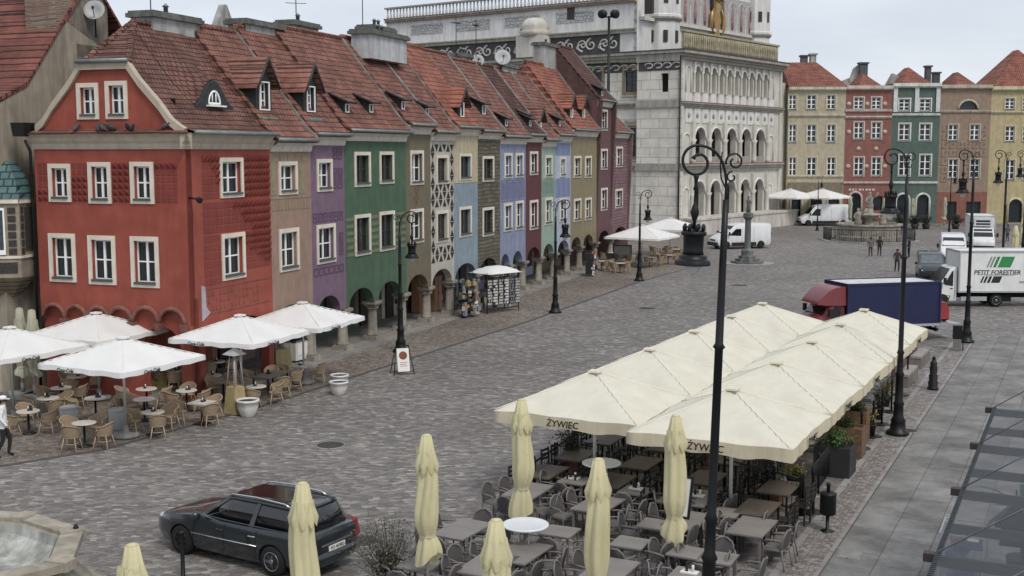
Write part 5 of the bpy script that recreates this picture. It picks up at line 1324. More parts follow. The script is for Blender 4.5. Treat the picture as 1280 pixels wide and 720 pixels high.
def folded(H=3.5,L_=2.55,R0=.25,seed=1,tie=.72,base=True,cl=None,k=6):
    o=empty('folded_parasol'); rnd=random.Random(seed); m=MB(); n=48; rows=34
    zt=H-.28; vs=[]; ph=rnd.uniform(0,6)
    for j in range(rows+1):
        t=j/rows; z=zt-(L_-.28)*t
        # slim under the cap, swelling, tied, then flaring out below the tie
        if t<tie: r=R0*(.7+.27*math.sin(min(t/tie,1)*PI*.62)) if t<tie*.75 else R0*(.7+.27*math.sin(.75*PI*.62))*(1-.36*((t/tie-.75)/.25)**2)
        else: u=(t-tie)/(1-tie); r=R0*(.59+.5*math.sin(u*PI*.55))
        for i in range(n):
            a=2*PI*i/n; tw=.5*t+.12*math.sin(3*t+ph)
            q_=(k*(a+tw)/(2*PI))%1; f=1-abs(2*q_-1); f=f**.85; f2=math.sin(3*a+2*t+ph)*.05
            rr=r*(.74+.32*f+f2); zz=z-((.16*math.sin(a+ph)+.07*math.sin(2*a))*max(0,(t-tie)/(1-tie)))
            bulge=(.1*R0*math.sin(ph+9*t),.1*R0*math.cos(ph+7*t))
            vs.append((rr*math.cos(a)+bulge[0],rr*math.sin(a)+bulge[1],zz))
    m.add(vs,[(j*n+i,(j+1)*n+i,(j+1)*n+(i+1)%n,j*n+(i+1)%n) for j in range(rows) for i in range(n)],True)
    body=m.build('cloth',cl or ycl,o,fix=False)
    m=MB(); q=8; prof_=[(.06,H),(.1,H-.01),(R0*.62,H-.3),(R0*.98,H-.52),(R0*.85,H-.6)]
    vs=[]
    for r,z in prof_:
        for i in range(q*4):
            a=2*PI*i/(q*4)+ph; f=abs(math.cos(q/2*a-q/2*ph)); vs.append(((r*(.84+.22*f))*math.cos(a),(r*(.84+.22*f))*math.sin(a),z-(.1*f if r<R0*.9 and z<H-.55 else 0)-(.05*f if z<H-.5 else 0)))
    N_=q*4; m.add(vs,[(j*N_+i,(j+1)*N_+i,(j+1)*N_+(i+1)%N_,j*N_+(i+1)%N_) for j in range(len(prof_)-1) for i in range(N_)],True); m.lathe([(.08,H-.02),(.085,H+.015),(.02,H+.03)],12); m.build('cap',cl or ycl,o,fix=False)
    m=MB(); zz=zt-(L_-.28)*tie; m.lathe([(R0*.66,zz-.02),(R0*.67,zz+.02)],18,caps=False); m.build('tie_strap',ccl2,o)
    m=MB(); m.cyl((0,0,.05),(0,0,H-.2),.035,.035,10); m.build('pole',alu,o)
    m=MB(); m.box((0,0,.05),(.8,.8,.1)); m.cyl((0,0,.1),(0,0,.4),.06); m.build('base',conc,o)
    return o
FP=[Proto(lambda s=s,t=t: folded(seed=s,tie=t)) for s,t in ((1,.84),(2,.76),(3,.86),(4,.83))]
GF='tied yellow parasols of the terrace'
for i,(px,py,v,rz_,lb) in enumerate([(533,543,1,.3,'tied yellow parasol standing apart on the square left of the tables'),(652,499,1,2.0,'tied yellow parasol behind the round white high table, its cloth flaring low'),(748,573,2,1.1,'tied yellow parasol in the middle of the terrace tables, before the round high table'),(845,519,3,4.0,'tied yellow parasol beside the framed menu board'),(620,649,0,.8,'tied yellow parasol cut by the lower edge, in front of the high table'),(378,603,2,5.0,'tied yellow parasol in front of the dark estate car'),(165,680,0,3.1,'tip of a tied yellow parasol between fountain and car')]):
    p=G(px,py,3.52); FP[v].put((p.x,p.y,0),rz_,lb,GF,cat='parasol')
gcl=cloth('greenish_canvas','#c5c6ad',dirt=.2); FG_=Proto(lambda: folded(2.6,1.9,.2,7,.9,cl=gcl))
for px,py,Y,lb in ((24,387,46,'pale folded parasol left of its pair under the oriel'),(39,383,45.5,'pale folded parasol right of its pair by the red house')):
    p=AT(px,py,Y-2.0); FG_.put((p.x,p.y,0),px,lb,'pale folded parasols under the oriel',1.25,cat='parasol')
for px,Y,sc,lb in ((1063,146,1.35,'folded cream parasol right of the far white van'),(1105,146,1.3,'folded cream parasol before the red tenement wall'),(1141,146,1.3,'folded pale parasol before the green arched doors'),(1181,146,1.35,'folded cream parasol before the brown tenement'),):
    p=AT(px,260,Y); FG_.put((p.x,p.y,0),px,lb,'folded parasols on the far side',sc,cat='parasol')
for px,py,lb in ((1270,282,'large folded cream parasol at the right edge, front one'),(1280,271,'large folded cream parasol at the right edge, rear one')):
    p=G(px,py,3.52*1.05); FP[0].put((p.x,p.y,0),1,lb,'folded parasols at the right edge',1.05,cat='parasol')
PM=Proto(lambda: parasol(2.3,3.3,2.4,wcl,.15,wcl,'',.2,0,seed=9,words=()))
for px,py,lb in ((803,281,'white parasol nearer the house row at the town hall cafe'),(838,272,'white parasol nearer the town hall wall')):
    p=G(px,py,3.3); PM.put((p.x,p.y,0),R(62),lb,'white parasols by the town hall',cat='parasol')
for px,lb in ((988,'white parasol left of its pair beyond the loggia'),(1028,'white parasol right of its pair above the far van')):
    p=AT(px,240,149.5); PM.put((p.x,p.y,.7),R(45),lb,'white parasols of the far cafe',1.15,cat='parasol')
# ================================================================ cafe furniture
wick=M('wicker','#9a8467',.8,var=.25,scale=30,bump=.6,bscale=60); wickleg=M('cane_leg','#b09a77',.6,var=.15)
def wchair():
    o=empty('wicker_chair'); m=MB(); m.lathe([(.2,.41),(.235,.43),(.24,.46),(.2,.475),(.0,.475)],14); m.build('seat',wick,o)
    m=MB(); n=15; vs=[]
    for t,(r,z,ex) in enumerate([(.235,.47,0),(.26,.6,.02),(.275,.7,.03)]):
        for i in range(n):
            a=R(-15)+R(210)*i/(n-1); k=math.sin(max(0,(i/(n-1)))*PI); zz=z+ (.14*k**2 if t==2 else .05*k if t==1 else 0)
            vs.append((r*math.cos(a),r*math.sin(a)+ex*k,zz))
    m.add(vs,[(j*n+i,j*n+i+1,(j+1)*n+i+1,(j+1)*n+i) for j in range(2) for i in range(n-1)],True); m.add([(v[0]*.93,v[1]*.93,v[2]) for v in vs],[(j*n+i,(j+1)*n+i,(j+1)*n+i+1,j*n+i+1) for j in range(2) for i in range(n-1)],True)
    m.tube([vs[2*n+i] for i in range(n)],.024,6); m.build('backrest',wick,o)
    for sx,sy in ((1,-1),(-1,-1),(1,1),(-1,1)):
        m=MB(); m.tube([(sx*.16,sy*.16,.44),(sx*.2,sy*.21,.22),(sx*.24,sy*.25,0)],.017,6)
        if sy<0: m.tube([(sx*.2,-.14,.43),(sx*.25,-.1,.6),(sx*.26,-.07,.69)],.016,6)
        m.build('leg',wickleg,o)
    m=MB(); m.tube([(.19*math.cos(a),.19*math.sin(a),.25) for a in [i*PI/6 for i in range(12)]],.011,5,True); m.build('stretcher',wickleg,o)
    return o
WC=Proto(wchair)
ttop=M('pale_tabletop','#c3bcb3',.4,var=.06,bump=0); tdark=M('dark_tabletop','#5f574f',.5,var=.15); tgrey=M('grey_tabletop','#817b76',.5,var=.08,bump=.1,dirt=.12)
def rtable(r=.36,top=ttop):
    o=empty('cafe_table'); m=MB(); m.lathe([(r,.71),(r+.01,.725),(r,.745)],24); m.build('tabletop',top,o); m=MB(); m.lathe([(.24,0),(.24,.02),(.05,.05),(.035,.1),(.035,.68),(.1,.71)],14); m.build('pedestal',metal_d,o); return o
def sqtable(w_=.7,d=.7,top=ttop,legs=False,lm=None):
    o=empty('cafe_table'); m=MB(); m.box((0,0,.73),(w_,d,.035)); m.box((0,0,.7),(w_-.1,d-.1,.04)); m.build('tabletop',top,o)
    if not legs:
        m=MB(); m.box((0,0,.02),(.45,.45,.03)); m.cyl((0,0,.03),(0,0,.7),.035); m.build('pedestal',metal_d,o)
    else:
        for sx in (-1,1):
            for sy in (-1,1): m=MB(); m.box((sx*(w_/2-.06),sy*(d/2-.06),.355),(.045,.045,.71)); m.build('leg',lm or metal_d,o)
    return o
TR=Proto(rtable); TRD=Proto(lambda: rtable(.33,M('brown_tabletop','#86705f',.5,var=.1))); TS=Proto(sqtable); TL=Proto(lambda: sqtable(1.5,.75,M('slate_tabletop','#77716a',.5,var=.1),True))
menu_m=M('menu_dark','#2b2725',.5,var=.2,bump=0); papr=M('paper_white','#dcdad3',.7,var=.03,bump=0)
def mholder():
    o=empty('menu_holder'); m=MB(); m.box((0,0,.03),(.16,.1,.06)); m.box((0,.02,.1),(.1,.02,.14)); m.build('rack',menu_m,o); m=MB(); m.lathe([(.02,.06),(.022,.13),(.01,.16)],8,(-.05,-.02,0)); m.build('shaker',papr,o); return o
MH=Proto(mholder)
GT='small tables of the wicker cafe'; GC='wicker chairs of the white parasol cafe'
random.seed(11)
def dirword(p,x,y):
    d=Vector((x-p.x,y-p.y,0)).normalized(); f=Vector((p.x,p.y,0)).normalized(); r_=Vector((f.y,-f.x,0)); a=math.atan2(d.dot(f),d.dot(r_))
    return ['right','far right','far','far left','left','near left','near','near right'][int(round(a/(PI/4)))%8]
def at_table(p,proto,n,d,a0,lab,grp,chair_label,chair_grp,chairP,menu=True,rot=0,angs=None,tcat='table'):
    proto.put((p.x,p.y,p.z if p.z<.3 else 0),rot,lab,grp,cat=tcat)
    for i in range(n):
        a=(angs[i] if angs else a0+2*PI*i/n)+random.uniform(-.22,.22); dd=d+random.uniform(-.04,.16)
        x=p.x+dd*math.cos(a); y=p.y+dd*math.sin(a)
        chairP.put((x,y,0.008),a-PI/2+random.uniform(-.3,.3),chair_label%dirword(p,x,y),chair_grp,cat='chair')
    if menu: MH.put((p.x+random.uniform(-.08,.08),p.y+.05,.748),random.uniform(0,3),'dark menu holder on the '+lab[:1].lower()+lab[1:],'menu holders on the wicker cafe tables',cat='menu holder')
lt=[(35,514,'R',3,'round pale table beside the walking person',2.1),(60,497.5,'R',3,'round table second from left behind the walker',1),(76,484.7,'R',2,'round table under the back white parasol',.2),(119,497.5,'R',2,'round table left of the front parasol pole',.4),(105,528.5,'R',4,'round table in the very front with four wicker chairs',1.2),(183,486,'R',2,'round table right of the front parasol pole, rear one',.1),(180,499,'R',1,'empty round table just right of the front parasol pole',2.5),(191,515,'R',3,'round table with three wicker chairs right of the concrete base',1.2),(233,488,'R',3,'round table beneath the parasol gap, with a menu on top',1.9),(252,503,'S',3,'square pale table left of the heater',1.0),(279,477,'D',1,'bare brown round table left of the heater',2.6),(265,469,'R',2,'round table behind the bare brown one',.5),(338,468,'L',5,'long dark table between the heater and the parasol base',.3),(320,483,'R',3,'round table right of the heater by the white pot',.7),(376,457,'S',2,'square table beside the rightmost white parasol pole',0),(96,470.5,'R',3,'round table in the shade close to the red gable',.4),(220,463,'R',3,'round table close to the red house corner pier',.9),(270,452,'R',3,'round table at the front wall of the red house',.3)]
for i,(px,py,t,n,lb,a0) in enumerate(lt):
    p=G(px,py,.74); p.z=.008
    at_table(p,{'R':TR,'S':TS,'D':TRD,'L':TL}[t],n,.62 if t!='L' else .95,a0,lb,GT,'wicker armchair %s side of '+lb.split(' with')[0].split(',')[0],GC,WC,menu=(t!='D' and i not in (4,6)),rot=HA if t in 'SL' else 0)
# town hall cafe
random.seed(5)
for i,(px,py,lb) in enumerate([(752,338,'wicker cafe table by the mustard house arcade'),(775,341,'wicker cafe table left of the lamp foot'),(786,330,'wicker cafe table behind the lamp'),(812,333,'wicker cafe table under the nearer town hall parasol'),(835,330,'wicker cafe table near the parasol pole'),(845,322,'wicker cafe table closest to the town hall wall'),(765,327,'wicker cafe table in front of the pink house'),(825,320,'wicker cafe table deep under the parasols')]):
    p=G(px,py,0); at_table(p,TR,4,.75,random.random()*3,lb,'tables of the town hall cafe','wicker chair %s side of '+lb,'wicker chairs of the town hall cafe',WC,menu=False)
# ---- grey terrace on the right
gch=M('grey_resin','#726d6a',.55,var=.08,bump=.05); gch2=M('grey_slats','#524e4e',.6,var=.15)
def gchair():
    o=empty('resin_armchair'); m=MB(); m.box((0,0,.44),(.46,.44,.03),taper=.96)
    for k in range(6): m.box((0,-.19+.075*k,.459),(.42,.055,.012))
    m.build('seat',gch,o)
    m=MB(); n=9; vs=[]; 
    for t in range(7):
        v=t/6; hw=.235*math.sin(PI*(.28+.66*v)) if v>.35 else .21
        hw=.22 if v<.55 else .22*math.sqrt(max(0,1-((v-.55)/.48)**2))
        for i in range(n):
            u=-1+2*i/(n-1); vs.append((u*hw,.2+.09*v+.035*(1-u*u),.46+.42*v))
    m.add(vs,[(j*n+i,j*n+i+1,(j+1)*n+i+1,(j+1)*n+i) for j in range(6) for i in range(n-1)],True); m.add([(a,b-.02,c) for a,b,c in vs],[(j*n+i,(j+1)*n+i,(j+1)*n+i+1,j*n+i+1) for j in range(6) for i in range(n-1)],True)
    m.build('backrest',gch2,o)
    m=MB(); ed=[vs[j*n] for j in range(7)]+[vs[6*n+i] for i in range(1,n-1)]+[vs[j*n+n-1] for j in range(6,-1,-1)]; m.tube([(a,b-.01,c) for a,b,c in ed],.02,6); m.build('back_frame',gch,o)
    for sx in (-1,1):
        m=MB(); m.tube([(sx*.22,.22,.66),(sx*.26,.05,.67),(sx*.27,-.14,.66),(sx*.265,-.2,.6)],.02,6); m.build('armrest',gch,o)
        m=MB(); m.tube([(sx*.265,-.2,.6),(sx*.24,-.2,.44),(sx*.25,-.24,0)],.019,6); m.build('leg',gch,o)
        m=MB(); m.tube([(sx*.21,.2,.48),(sx*.23,.25,.2),(sx*.24,.29,0)],.019,6); m.build('leg',gch,o)
    return o
GCc=Proto(gchair)
TG=Proto(lambda: sqtable(.72,.72,tgrey,True,gch)); TGL=Proto(lambda: sqtable(.82,1.35,tgrey,True,gch))
ta=D2a-PI/2
gt=[(578,661,'L','long grey table at the left end of the terrace',6),(660,613,'L','long grey table behind the first tied parasol pair',5),(652,690,'L','long grey table under the white high table, nearest row',5),(748,630,'L','long grey table in the middle of the terrace',4),(940,658,'L','long grey table beside the pavement, left of the litter bin',4),(858,650,'L','long grey table behind the framed menu board',4),(700,664,'S','square grey table right of the high table',3),(788,678,'S','square grey table between two tied parasols',3),(897,697,'S','square grey table beside the nearest lamp post',4),(762,712,'L','long grey table cut by the lower edge',4),(862,718,'S','square grey table in the bottom row beside the lamp post',3),(720,600,'S','square grey table behind the middle tied parasol',3),(795,613,'S','square grey table with bottles before the cream parasols',3),(860,690,'S','square grey table next to the menu board foot',2),(870,622,'L','long grey table with a cruet left of the lamp post',4),(905,640,'S','square grey table just right of the lamp post',2),(610,705,'L','long grey table behind the yellow tip, half cut by the lower edge',4),(525,705,'S','square grey table at the lower edge by the bare shrub',3),(820,655,'S','square grey table left of the menu parasol',2)]
random.seed(21)
GTT='grey terrace tables'; GCG='grey armchairs of the terrace'
for px,py,t,lb,n in gt:
    p=G(px,py,.74)
    if t=='L': angs=[ta+PI/2*0+a for a in (0,0,PI,PI,PI/2,-PI/2)]
    (TGL if t=='L' else TG).put((p.x,p.y,0),ta+random.uniform(-.05,.05),lb,GTT,cat='table')
    for i in range(n):
        if t=='L':
            lx,ly,fa=[(.62,.33,0),(-.62,.33,PI),(-.62,-.33,PI),(.62,-.33,0),(0,-.9,-PI/2),(0,.9,PI/2)][i]
        else: lx,ly,fa=[(.58,0,0),(-.58,0,PI),(0,-.58,-PI/2),(0,.58,PI/2)][i]
        lx+=random.uniform(-.07,.12)*(1 if lx>0 else -1); ly+=random.uniform(-.08,.08)
        x=p.x+lx*math.cos(ta)-ly*math.sin(ta); y=p.y+lx*math.sin(ta)+ly*math.cos(ta)
        GCc.put((x,y,0),fa+ta-PI/2+random.uniform(-.35,.35),('grey chair, %s side of '%dirword(p,x,y)+lb.split(',')[0].replace('long grey ','long ').replace('square grey ','square ').replace(' of the terrace','').replace('beside the pavement','by the pavement')),GCG,cat='chair')
# shaded tables under the big parasols
TK=Proto(lambda: sqtable(.8,1.3,M('oak_tabletop','#5b5147',.5,var=.15),True)); 
def kchair():
    o=empty('garden_chair'); m=MB(); m.box((0,0,.45),(.42,.42,.03)); m.build('seat',menu_m,o); m=MB(); m.bb(-.2,.18,.46,-.17,.22,.9); m.bb(.17,.18,.46,.2,.22,.9)
    for k in range(3): m.bb(-.17,.19,.58+.12*k,.17,.21,.64+.12*k)
    m.build('backrest',menu_m,o)
    for sx in (-1,1):
        for sy in (-1,1): m=MB(); m.box((sx*.18,sy*.18,.22),(.035,.035,.44)); m.build('leg',menu_m,o)
    return o
KC=Proto(kchair)
def stool():
    o=empty('bar_stool'); m=MB(); m.lathe([(.17,.74),(.18,.78),(.16,.8)],14); m.build('seat',menu_m,o)
    for i in range(4): m=MB(); m.tube([(.1*math.cos(i*PI/2+.8),.1*math.sin(i*PI/2+.8),.75),(.22*math.cos(i*PI/2+.8),.22*math.sin(i*PI/2+.8),0)],.014,5); m.build('leg',metal_d,o)
    m=MB(); m.tube([(.18*math.cos(a),.18*math.sin(a),.3) for a in [i*PI/6 for i in range(12)]],.01,5,True); m.build('foot_ring',metal_d,o); return o
BS=Proto(stool)
ords=['first','second','third','fourth','fifth']
for k in range(5):
    for side,(a_,b_,nm) in enumerate(((ra,rb,'pavement'),(la,lb_,'square'))):
        p=a_.lerp(b_,k/4)
        for q,(ox,oy) in enumerate(((-.95,-1.0),(.95,-1.0),(-.95,.95),(.95,.95))):
            if side==0 and k>=1 and q in (1,3): continue
            x=p.x+ox*math.cos(ta)-oy*math.sin(ta); y=p.y+ox*math.sin(ta)+oy*math.cos(ta)
            lb='brown table %s under the %s %s-side cream parasol'%(['front left','front right','rear left','rear right'][q],ords[k],nm)
            TK.put((x,y,0),ta,lb,'tables in the shade of the cream parasols',cat='table')
            for i in range(4):
                lx,ly,fa=[(.6,.3,0),(-.6,.3,PI),(-.6,-.3,PI),(.6,-.3,0)][i]; lx*=random.uniform(.95,1.1)
                X=x+lx*math.cos(ta)-ly*math.sin(ta); Y_=y+lx*math.sin(ta)+ly*math.cos(ta)
                if k<3: KC.put((X,Y_,0),fa+ta-PI/2+random.uniform(-.2,.2),'dark chair %s side of '%dirword(Vector((x,y,0)),X,Y_)+lb,'dark chairs in the shade of the cream parasols',cat='chair')
for i,(px,py) in enumerate(((1010,572),(1022,560),(1034,548),(1046,532),(990,585))):
    p=G(px,py); BS.put((p.x-.5,p.y+.3,0),i,'dark bar stool near the edge of the cream parasols, %s from the front'%ords[i],'bar stools by the planters',cat='stool')
# high round tables with white tops
def hightable():
    o=empty('high_table'); m=MB(); m.lathe([(.48,1.09),(.5,1.1),(.5,1.13),(.47,1.14),(.42,1.128),(.0,1.128)],32); m.build('tabletop',M('white_laminate','#d9dde0',.25,var=.04,bump=0),o)
    for i in range(4): m=MB(); m.tube([(.16*math.cos(i*PI/2+.4),.16*math.sin(i*PI/2+.4),1.09),(.16*math.cos(i*PI/2+.4),.16*math.sin(i*PI/2+.4),.02)],.016,6); m.build('leg',alu,o)
    m=MB(); m.lathe([(.24,0),(.24,.02),(.17,.03)],20); m.build('foot',alu,o); return o
HT=Proto(hightable)
for px,py,lb in ((657,655,'white round high table in front of the second tied parasol'),(752,578,'white round high table behind the middle tied parasol')):
    p=G(px,py,1.13); HT.put((p.x,p.y,0),0,lb,'white round high tables',1.0,cat='table')
# cruets, bottles, paper
def cruet():
    o=empty('cruet_set'); m=MB(); m.box((0,0,.015),(.34,.2,.03)); m.build('tray',papr,o); m=MB(); m.lathe([(.03,.03),(.032,.14),(.012,.18),(.012,.22)],8,(-.06,0,0)); m.build('bottle',menu_m,o); m=MB(); m.lathe([(.03,.03),(.03,.15),(.02,.16)],8,(.06,.02,0)); m.build('shaker',papr,o); return o
CR=Proto(cruet)
for px,py,lb in ((795,611,'bottle and shaker tray on the square table before the cream parasols'),(872,620,'white tray with a shaker on the long table left of the lamp post'),(716,598,'tray with a white card on the table behind the middle tied parasol'),(862,716,'shaker tray on the bottom row table')):
    p=G(px,py,.75); CR.put((p.x,p.y,.75),ta,lb,'trays on the grey tables',cat='cruet')
def menuboard():
    o=empty('menu_board'); m=MB(); m.tube([(0,0,.02),(0,0,1.0)],.03,6); m.lathe([(.25,0),(.25,.03)],16); m.build('stand',iron,o)
    m=MB(); ring(m,.62,.95,.05,-.02,.02); b=m.build('frame',iron,o); b.location=(0,-.05,1.35); b.rotation_euler=(R(-12),0,0)
    m=MB(); m.bb(-.26,-.005,-.42,.26,.005,.42); c=m.build('menu_sheet',papr,b)
    m=MB()
    for i in range(9):
        if i!=4: m.bb(-.2,-.009,.33-.08*i,-.2+.1+.28*((i*7)%5)/5,-.0055,.345-.08*i)
    m.build('menu_lines',M('ink_grey','#55585c',.8,bump=0),b); return o
p=G(852,700,0); o=menuboard(); o.location=(p.x,p.y+.4,0); o.rotation_euler=(0,0,R(-35)); tag(o,'black framed menu on a stand beside a tied yellow parasol','menu board')
# ================================================================ vehicles
tyre=M('tyre_rubber','#1b1b1c',.85,var=.2,bump=0); rimm=M('alloy_rim','#8f9193',.35,metal=.7,var=.1,bump=0); steelr=M('dark_rim','#3b3637',.5,metal=.4,var=.1,bump=0); plast=M('black_plastic','#222324',.7,var=.1,bump=0)
cglass=M('car_glass','#151a1d',.06,var=.1,bump=0,spec=.9); redl_=paint('tail_light_red','#8e1f1f',.2); headl=M('headlight_glass','#c9cfd3',.12,var=.1,bump=0,spec=.8); chrome=M('chrome_trim','#c9cccd',.2,metal=.9,var=.03,bump=0); under=M('underbody','#151515',.9,bump=0)
def wheel(par,x,y,r=.32,w_=.21,spokes=7,rm=None):
    sg=1 if y>0 else -1
    e_=MB(); e_.lathe([(r*.62,-w_/2),(r*.93,-w_/2),(r,-w_/2+.035),(r,w_/2-.035),(r*.93,w_/2),(r*.62,w_/2)],28,(x,y,r),axis=(0,1,0)); t=e_.build('wheel',tyre,par)
    m=MB(); m.lathe([(r*.62,-.01),(r*.64,.02),(r*.58,.015),(r*.56,-.03)],28,(x,y+sg*(w_/2-.012),r),axis=(0,sg,0),caps=False)
    if spokes:
        for i in range(spokes):
            a=2*PI*i/spokes; c=(x+r*.33*math.cos(a),y+sg*(w_/2-.005),r+r*.33*math.sin(a)); q=Vector((math.cos(a),0,math.sin(a))); p=Vector((-math.sin(a),0,math.cos(a)))
            o=Vector((x,y+sg*(w_/2-.0),r)); vs=[]
            for s_ in (.1,.6):
                for k in (-1,1):
                    for d in (0,-sg*.04): vs.append(tuple(o+q*(r*s_)+p*(k*r*(.11 if s_<.3 else .085))+Vector((0,d,0))))
            m.add(vs,[(0,2,6,4),(1,5,7,3),(0,4,5,1),(2,3,7,6),(0,1,3,2),(4,6,7,5)])
        m.lathe([(r*.17,-.03),(r*.15,.012)],12,(x,y+sg*(w_/2),r),axis=(0,sg,0))
    else:
        m.lathe([(r*.58,-.03),(r*.5,.0),(r*.35,-.03),(r*.2,.01),(r*.1,.03)],20,(x,y+sg*(w_/2-.01),r),axis=(0,sg,0))
    m.build('rim',rm or rimm,t)
    m=MB(); m.lathe([(r*.6,0),(r*.6,.01)],20,(x,y+sg*(w_/2-.07),r),axis=(0,sg,0)); m.build('brake_disc',under,t)
    return t
def arches(o,xs,half,r,depth=.32):
    """cut the wheel arches into a body mesh"""
    for x in xs:
        for sg in (-1,1):
            c=MB(); c.lathe([(r*1.16,-depth/2),(r*1.16,depth)],28,(x,sg*(half-.02),r),axis=(0,sg,0),smooth=False); co=c.build('cutter',under)
            md=o.modifiers.new('b','BOOLEAN'); md.object=co; md.operation='DIFFERENCE'; md.solver='EXACT'
            bpy.context.view_layer.update(); me=bpy.data.meshes.new_from_object(o.evaluated_get(bpy.context.evaluated_depsgraph_get())); o.modifiers.clear(); old=o.data; o.data=me; bpy.data.objects.remove(co)
def sect(x,pts): return [(x,y,z) for y,z in pts]+[(x,-y,z) for y,z in reversed(pts)]
def seam(m,pts,r=.006): m.tube(pts,r,4)
# --- dark estate car
def estate():
    body=paint('dark_green_grey_paint','#23292d',.28,.8)
    o=empty('estate_car')
    S=[(2.36,.55,.34,.62,.66),(2.26,.72,.24,.66,.74),(2.05,.82,.2,.7,.83),(1.7,.88,.19,.72,.91),(1.2,.905,.18,.75,.98),(.8,.905,.18,.78,1.02),(.2,.905,.18,.8,.98),(-.6,.905,.18,.82,.99),(-1.4,.9,.2,.84,1.01),(-1.9,.875,.22,.86,1.02),(-2.22,.83,.26,.88,1.02),(-2.36,.76,.34,.82,.98),(-2.4,.7,.42,.76,.9)]
    secs=[]
    for x,w_,zb,zm,zt in S:
        secs.append(sect(x,[(w_*.0,zb),(w_*.86,zb),(w_*.96,zb+.1),(w_,zb+(zm-zb)*.55),(w_*.99,zm),(w_*.93,zt-.03),(w_*.86,zt),(w_*.4,zt+.03)]))
    m=MB(); m.loft([list(reversed(q)) for q in secs],True); b=m.build('body',body,o); arches(b,(1.36,-1.36),.9,.33)
    for p in b.data.polygons: p.use_smooth=True
    for md in (b.modifiers.new('e','EDGE_SPLIT'),): md.split_angle=R(38)
    # glasshouse: lower ring at the belt, upper ring at the roof
    def low(t): return t
    LB=[(1.12,.0),(1.06,.45),(.82,.77),(.1,.82),(-.7,.82),(-1.5,.81),(-2.12,.77),(-2.3,.5),(-2.34,0)]
    UB=[(.28,.0),(.24,.4),(.1,.56),(-.25,.6),(-.8,.615),(-1.4,.61),(-1.92,.57),(-2.05,.4),(-2.08,0)]
    zl=1.0; zu=[1.44,1.44,1.43,1.455,1.47,1.46,1.44,1.43,1.43]
    def ringp(B,zs,off=0): 
        h_=[(x,y,zs if not isinstance(zs,list) else zs[i]) for i,(x,y) in enumerate(B)]
        return h_+[(x,-y,z) for x,y,z in reversed(h_[1:-1])]
    lo=ringp(LB,zl-.03); up=ringp(UB,zu)
    m=MB(); m.loft([lo,up],True,True); g=m.build('windows',cglass,o)
    def lerp(i,v,off=.008,side=1):
        a=Vector(lo[i]); c=Vector(up[i]); p=a.lerp(c,v); n_=Vector((p.x+.6 if abs(p.x+.6)>1.2 else 0,p.y,0)); 
        n_=n_.normalized() if n_.length else Vector((0,0,0)); p=p+n_*off; return Vector((p.x,p.y*side,p.z))
    m=MB()
    def strip_(i0,f0,i1,f1,side,w0=.0):
        pass
    def pt(fi,v,side,off=.012):
        i=int(fi); t=fi-i; a=Vector(lo[i]).lerp(Vector(lo[min(i+1,8)]),t); c=Vector(up[i]).lerp(Vector(up[min(i+1,8)]),t); p=a.lerp(c,v)
        p.y+=off; return (p.x,p.y*side,p.z)
    for sd in (1,-1):
        for f0,f1,u0,u1 in ((1.7,2.12,1.6,2.1),(3.95,4.12,3.95,4.12),(5.5,5.64,5.45,5.58),(6.25,6.75,6.1,6.75)):
            vs=[pt(f0,0,sd),pt(f1,0,sd),pt(u1,1,sd),pt(u0,1,sd),pt(f0,.5,sd,.018),pt(f1,.5,sd,.018)]
            m.add(vs,[(0,1,5,4),(4,5,2,3)],True)
        m.tube([pt(k/2,1.0,sd,.0) for k in range(3,14)],.035,5); m.tube([pt(k/2,0.05,sd,.01) for k in range(3,14)],.018,5)
    # rear quarter behind the last window
    m.build('pillars',body,o)
    m=MB(); rf=[(x,y*.99,z+.015) for x,y,z in up]; cx=[(x*.9-.08,y*.6,z+.05) for x,y,z in up]
    m.loft([rf,cx],True,True); m.build('roof_panel',body,o)
    m=MB(); m.add([(.1,.45,1.487),(.1,-.45,1.487),(-1.4,-.47,1.515),(-1.4,.47,1.515)],[(0,1,2,3)]); m.box((-.62,0,1.505),(1.35,.84,.016)); m.build('sunroof',M('sunroof_glass','#221d1c',.08,var=.2,bump=0,spec=.9),o)
    for sd in (1,-1):
        m=MB(); m.tube([(.12,sd*.57,1.47),(.0,sd*.585,1.53),(-.7,sd*.6,1.56),(-1.5,sd*.59,1.53),(-1.65,sd*.58,1.47)],.02,6); m.build('roof_rail',chrome,o)
        m=MB(); m.lathe([(.02,-.1),(.08,-.06),(.095,0),(.085,.08),(.03,.1)],10,(.72,sd*1.02,1.04),axis=(.2,sd,.15),sy=1,sx=.8); m.box((.75,sd*.93,1.0),(.06,.14,.03)); m.build('mirror',body,o)
        m=MB(); m.tube([(1.0,sd*.913,.58),(.1,sd*.916,.585),(-.95,sd*.914,.6)],.014,5); m.build('side_trim',chrome,o)
        m=MB()
        for xd in (.98,.05,-.88): m.tube([(xd,sd*.907,.3),(xd-.02,sd*.912,.6),(xd-.05,sd*.88,.93)],.006,4)
        m.build('door_gaps',under,o)
        for xd in (.22,-.72): m=MB(); m.tube([(xd,sd*.915,.8),(xd-.02,sd*.935,.8),(xd-.18,sd*.935,.805),(xd-.2,sd*.915,.8)],.014,5); m.build('door_handle',chrome if xd<0 else body,o)
        m=MB(); m.lathe([(.03,-.1),(.075,-.06),(.085,.03),(.07,.16),(.02,.34)],12,(2.17,sd*.66,.735),axis=(-.9,sd*.36,.2),sx=.7); m.build('headlight',headl,o)
        m=MB(); m.loft([[(-2.1,sd*.62,1.0),(-2.36,sd*.68,1.0),(-2.3,sd*.84,1.0),(-2.0,sd*.9,1.0)],[(-2.16,sd*.6,.66),(-2.445,sd*.64,.66),(-2.37,sd*.86,.66),(-2.05,sd*.915,.66)]]); m.build('tail_light',redl_,o)
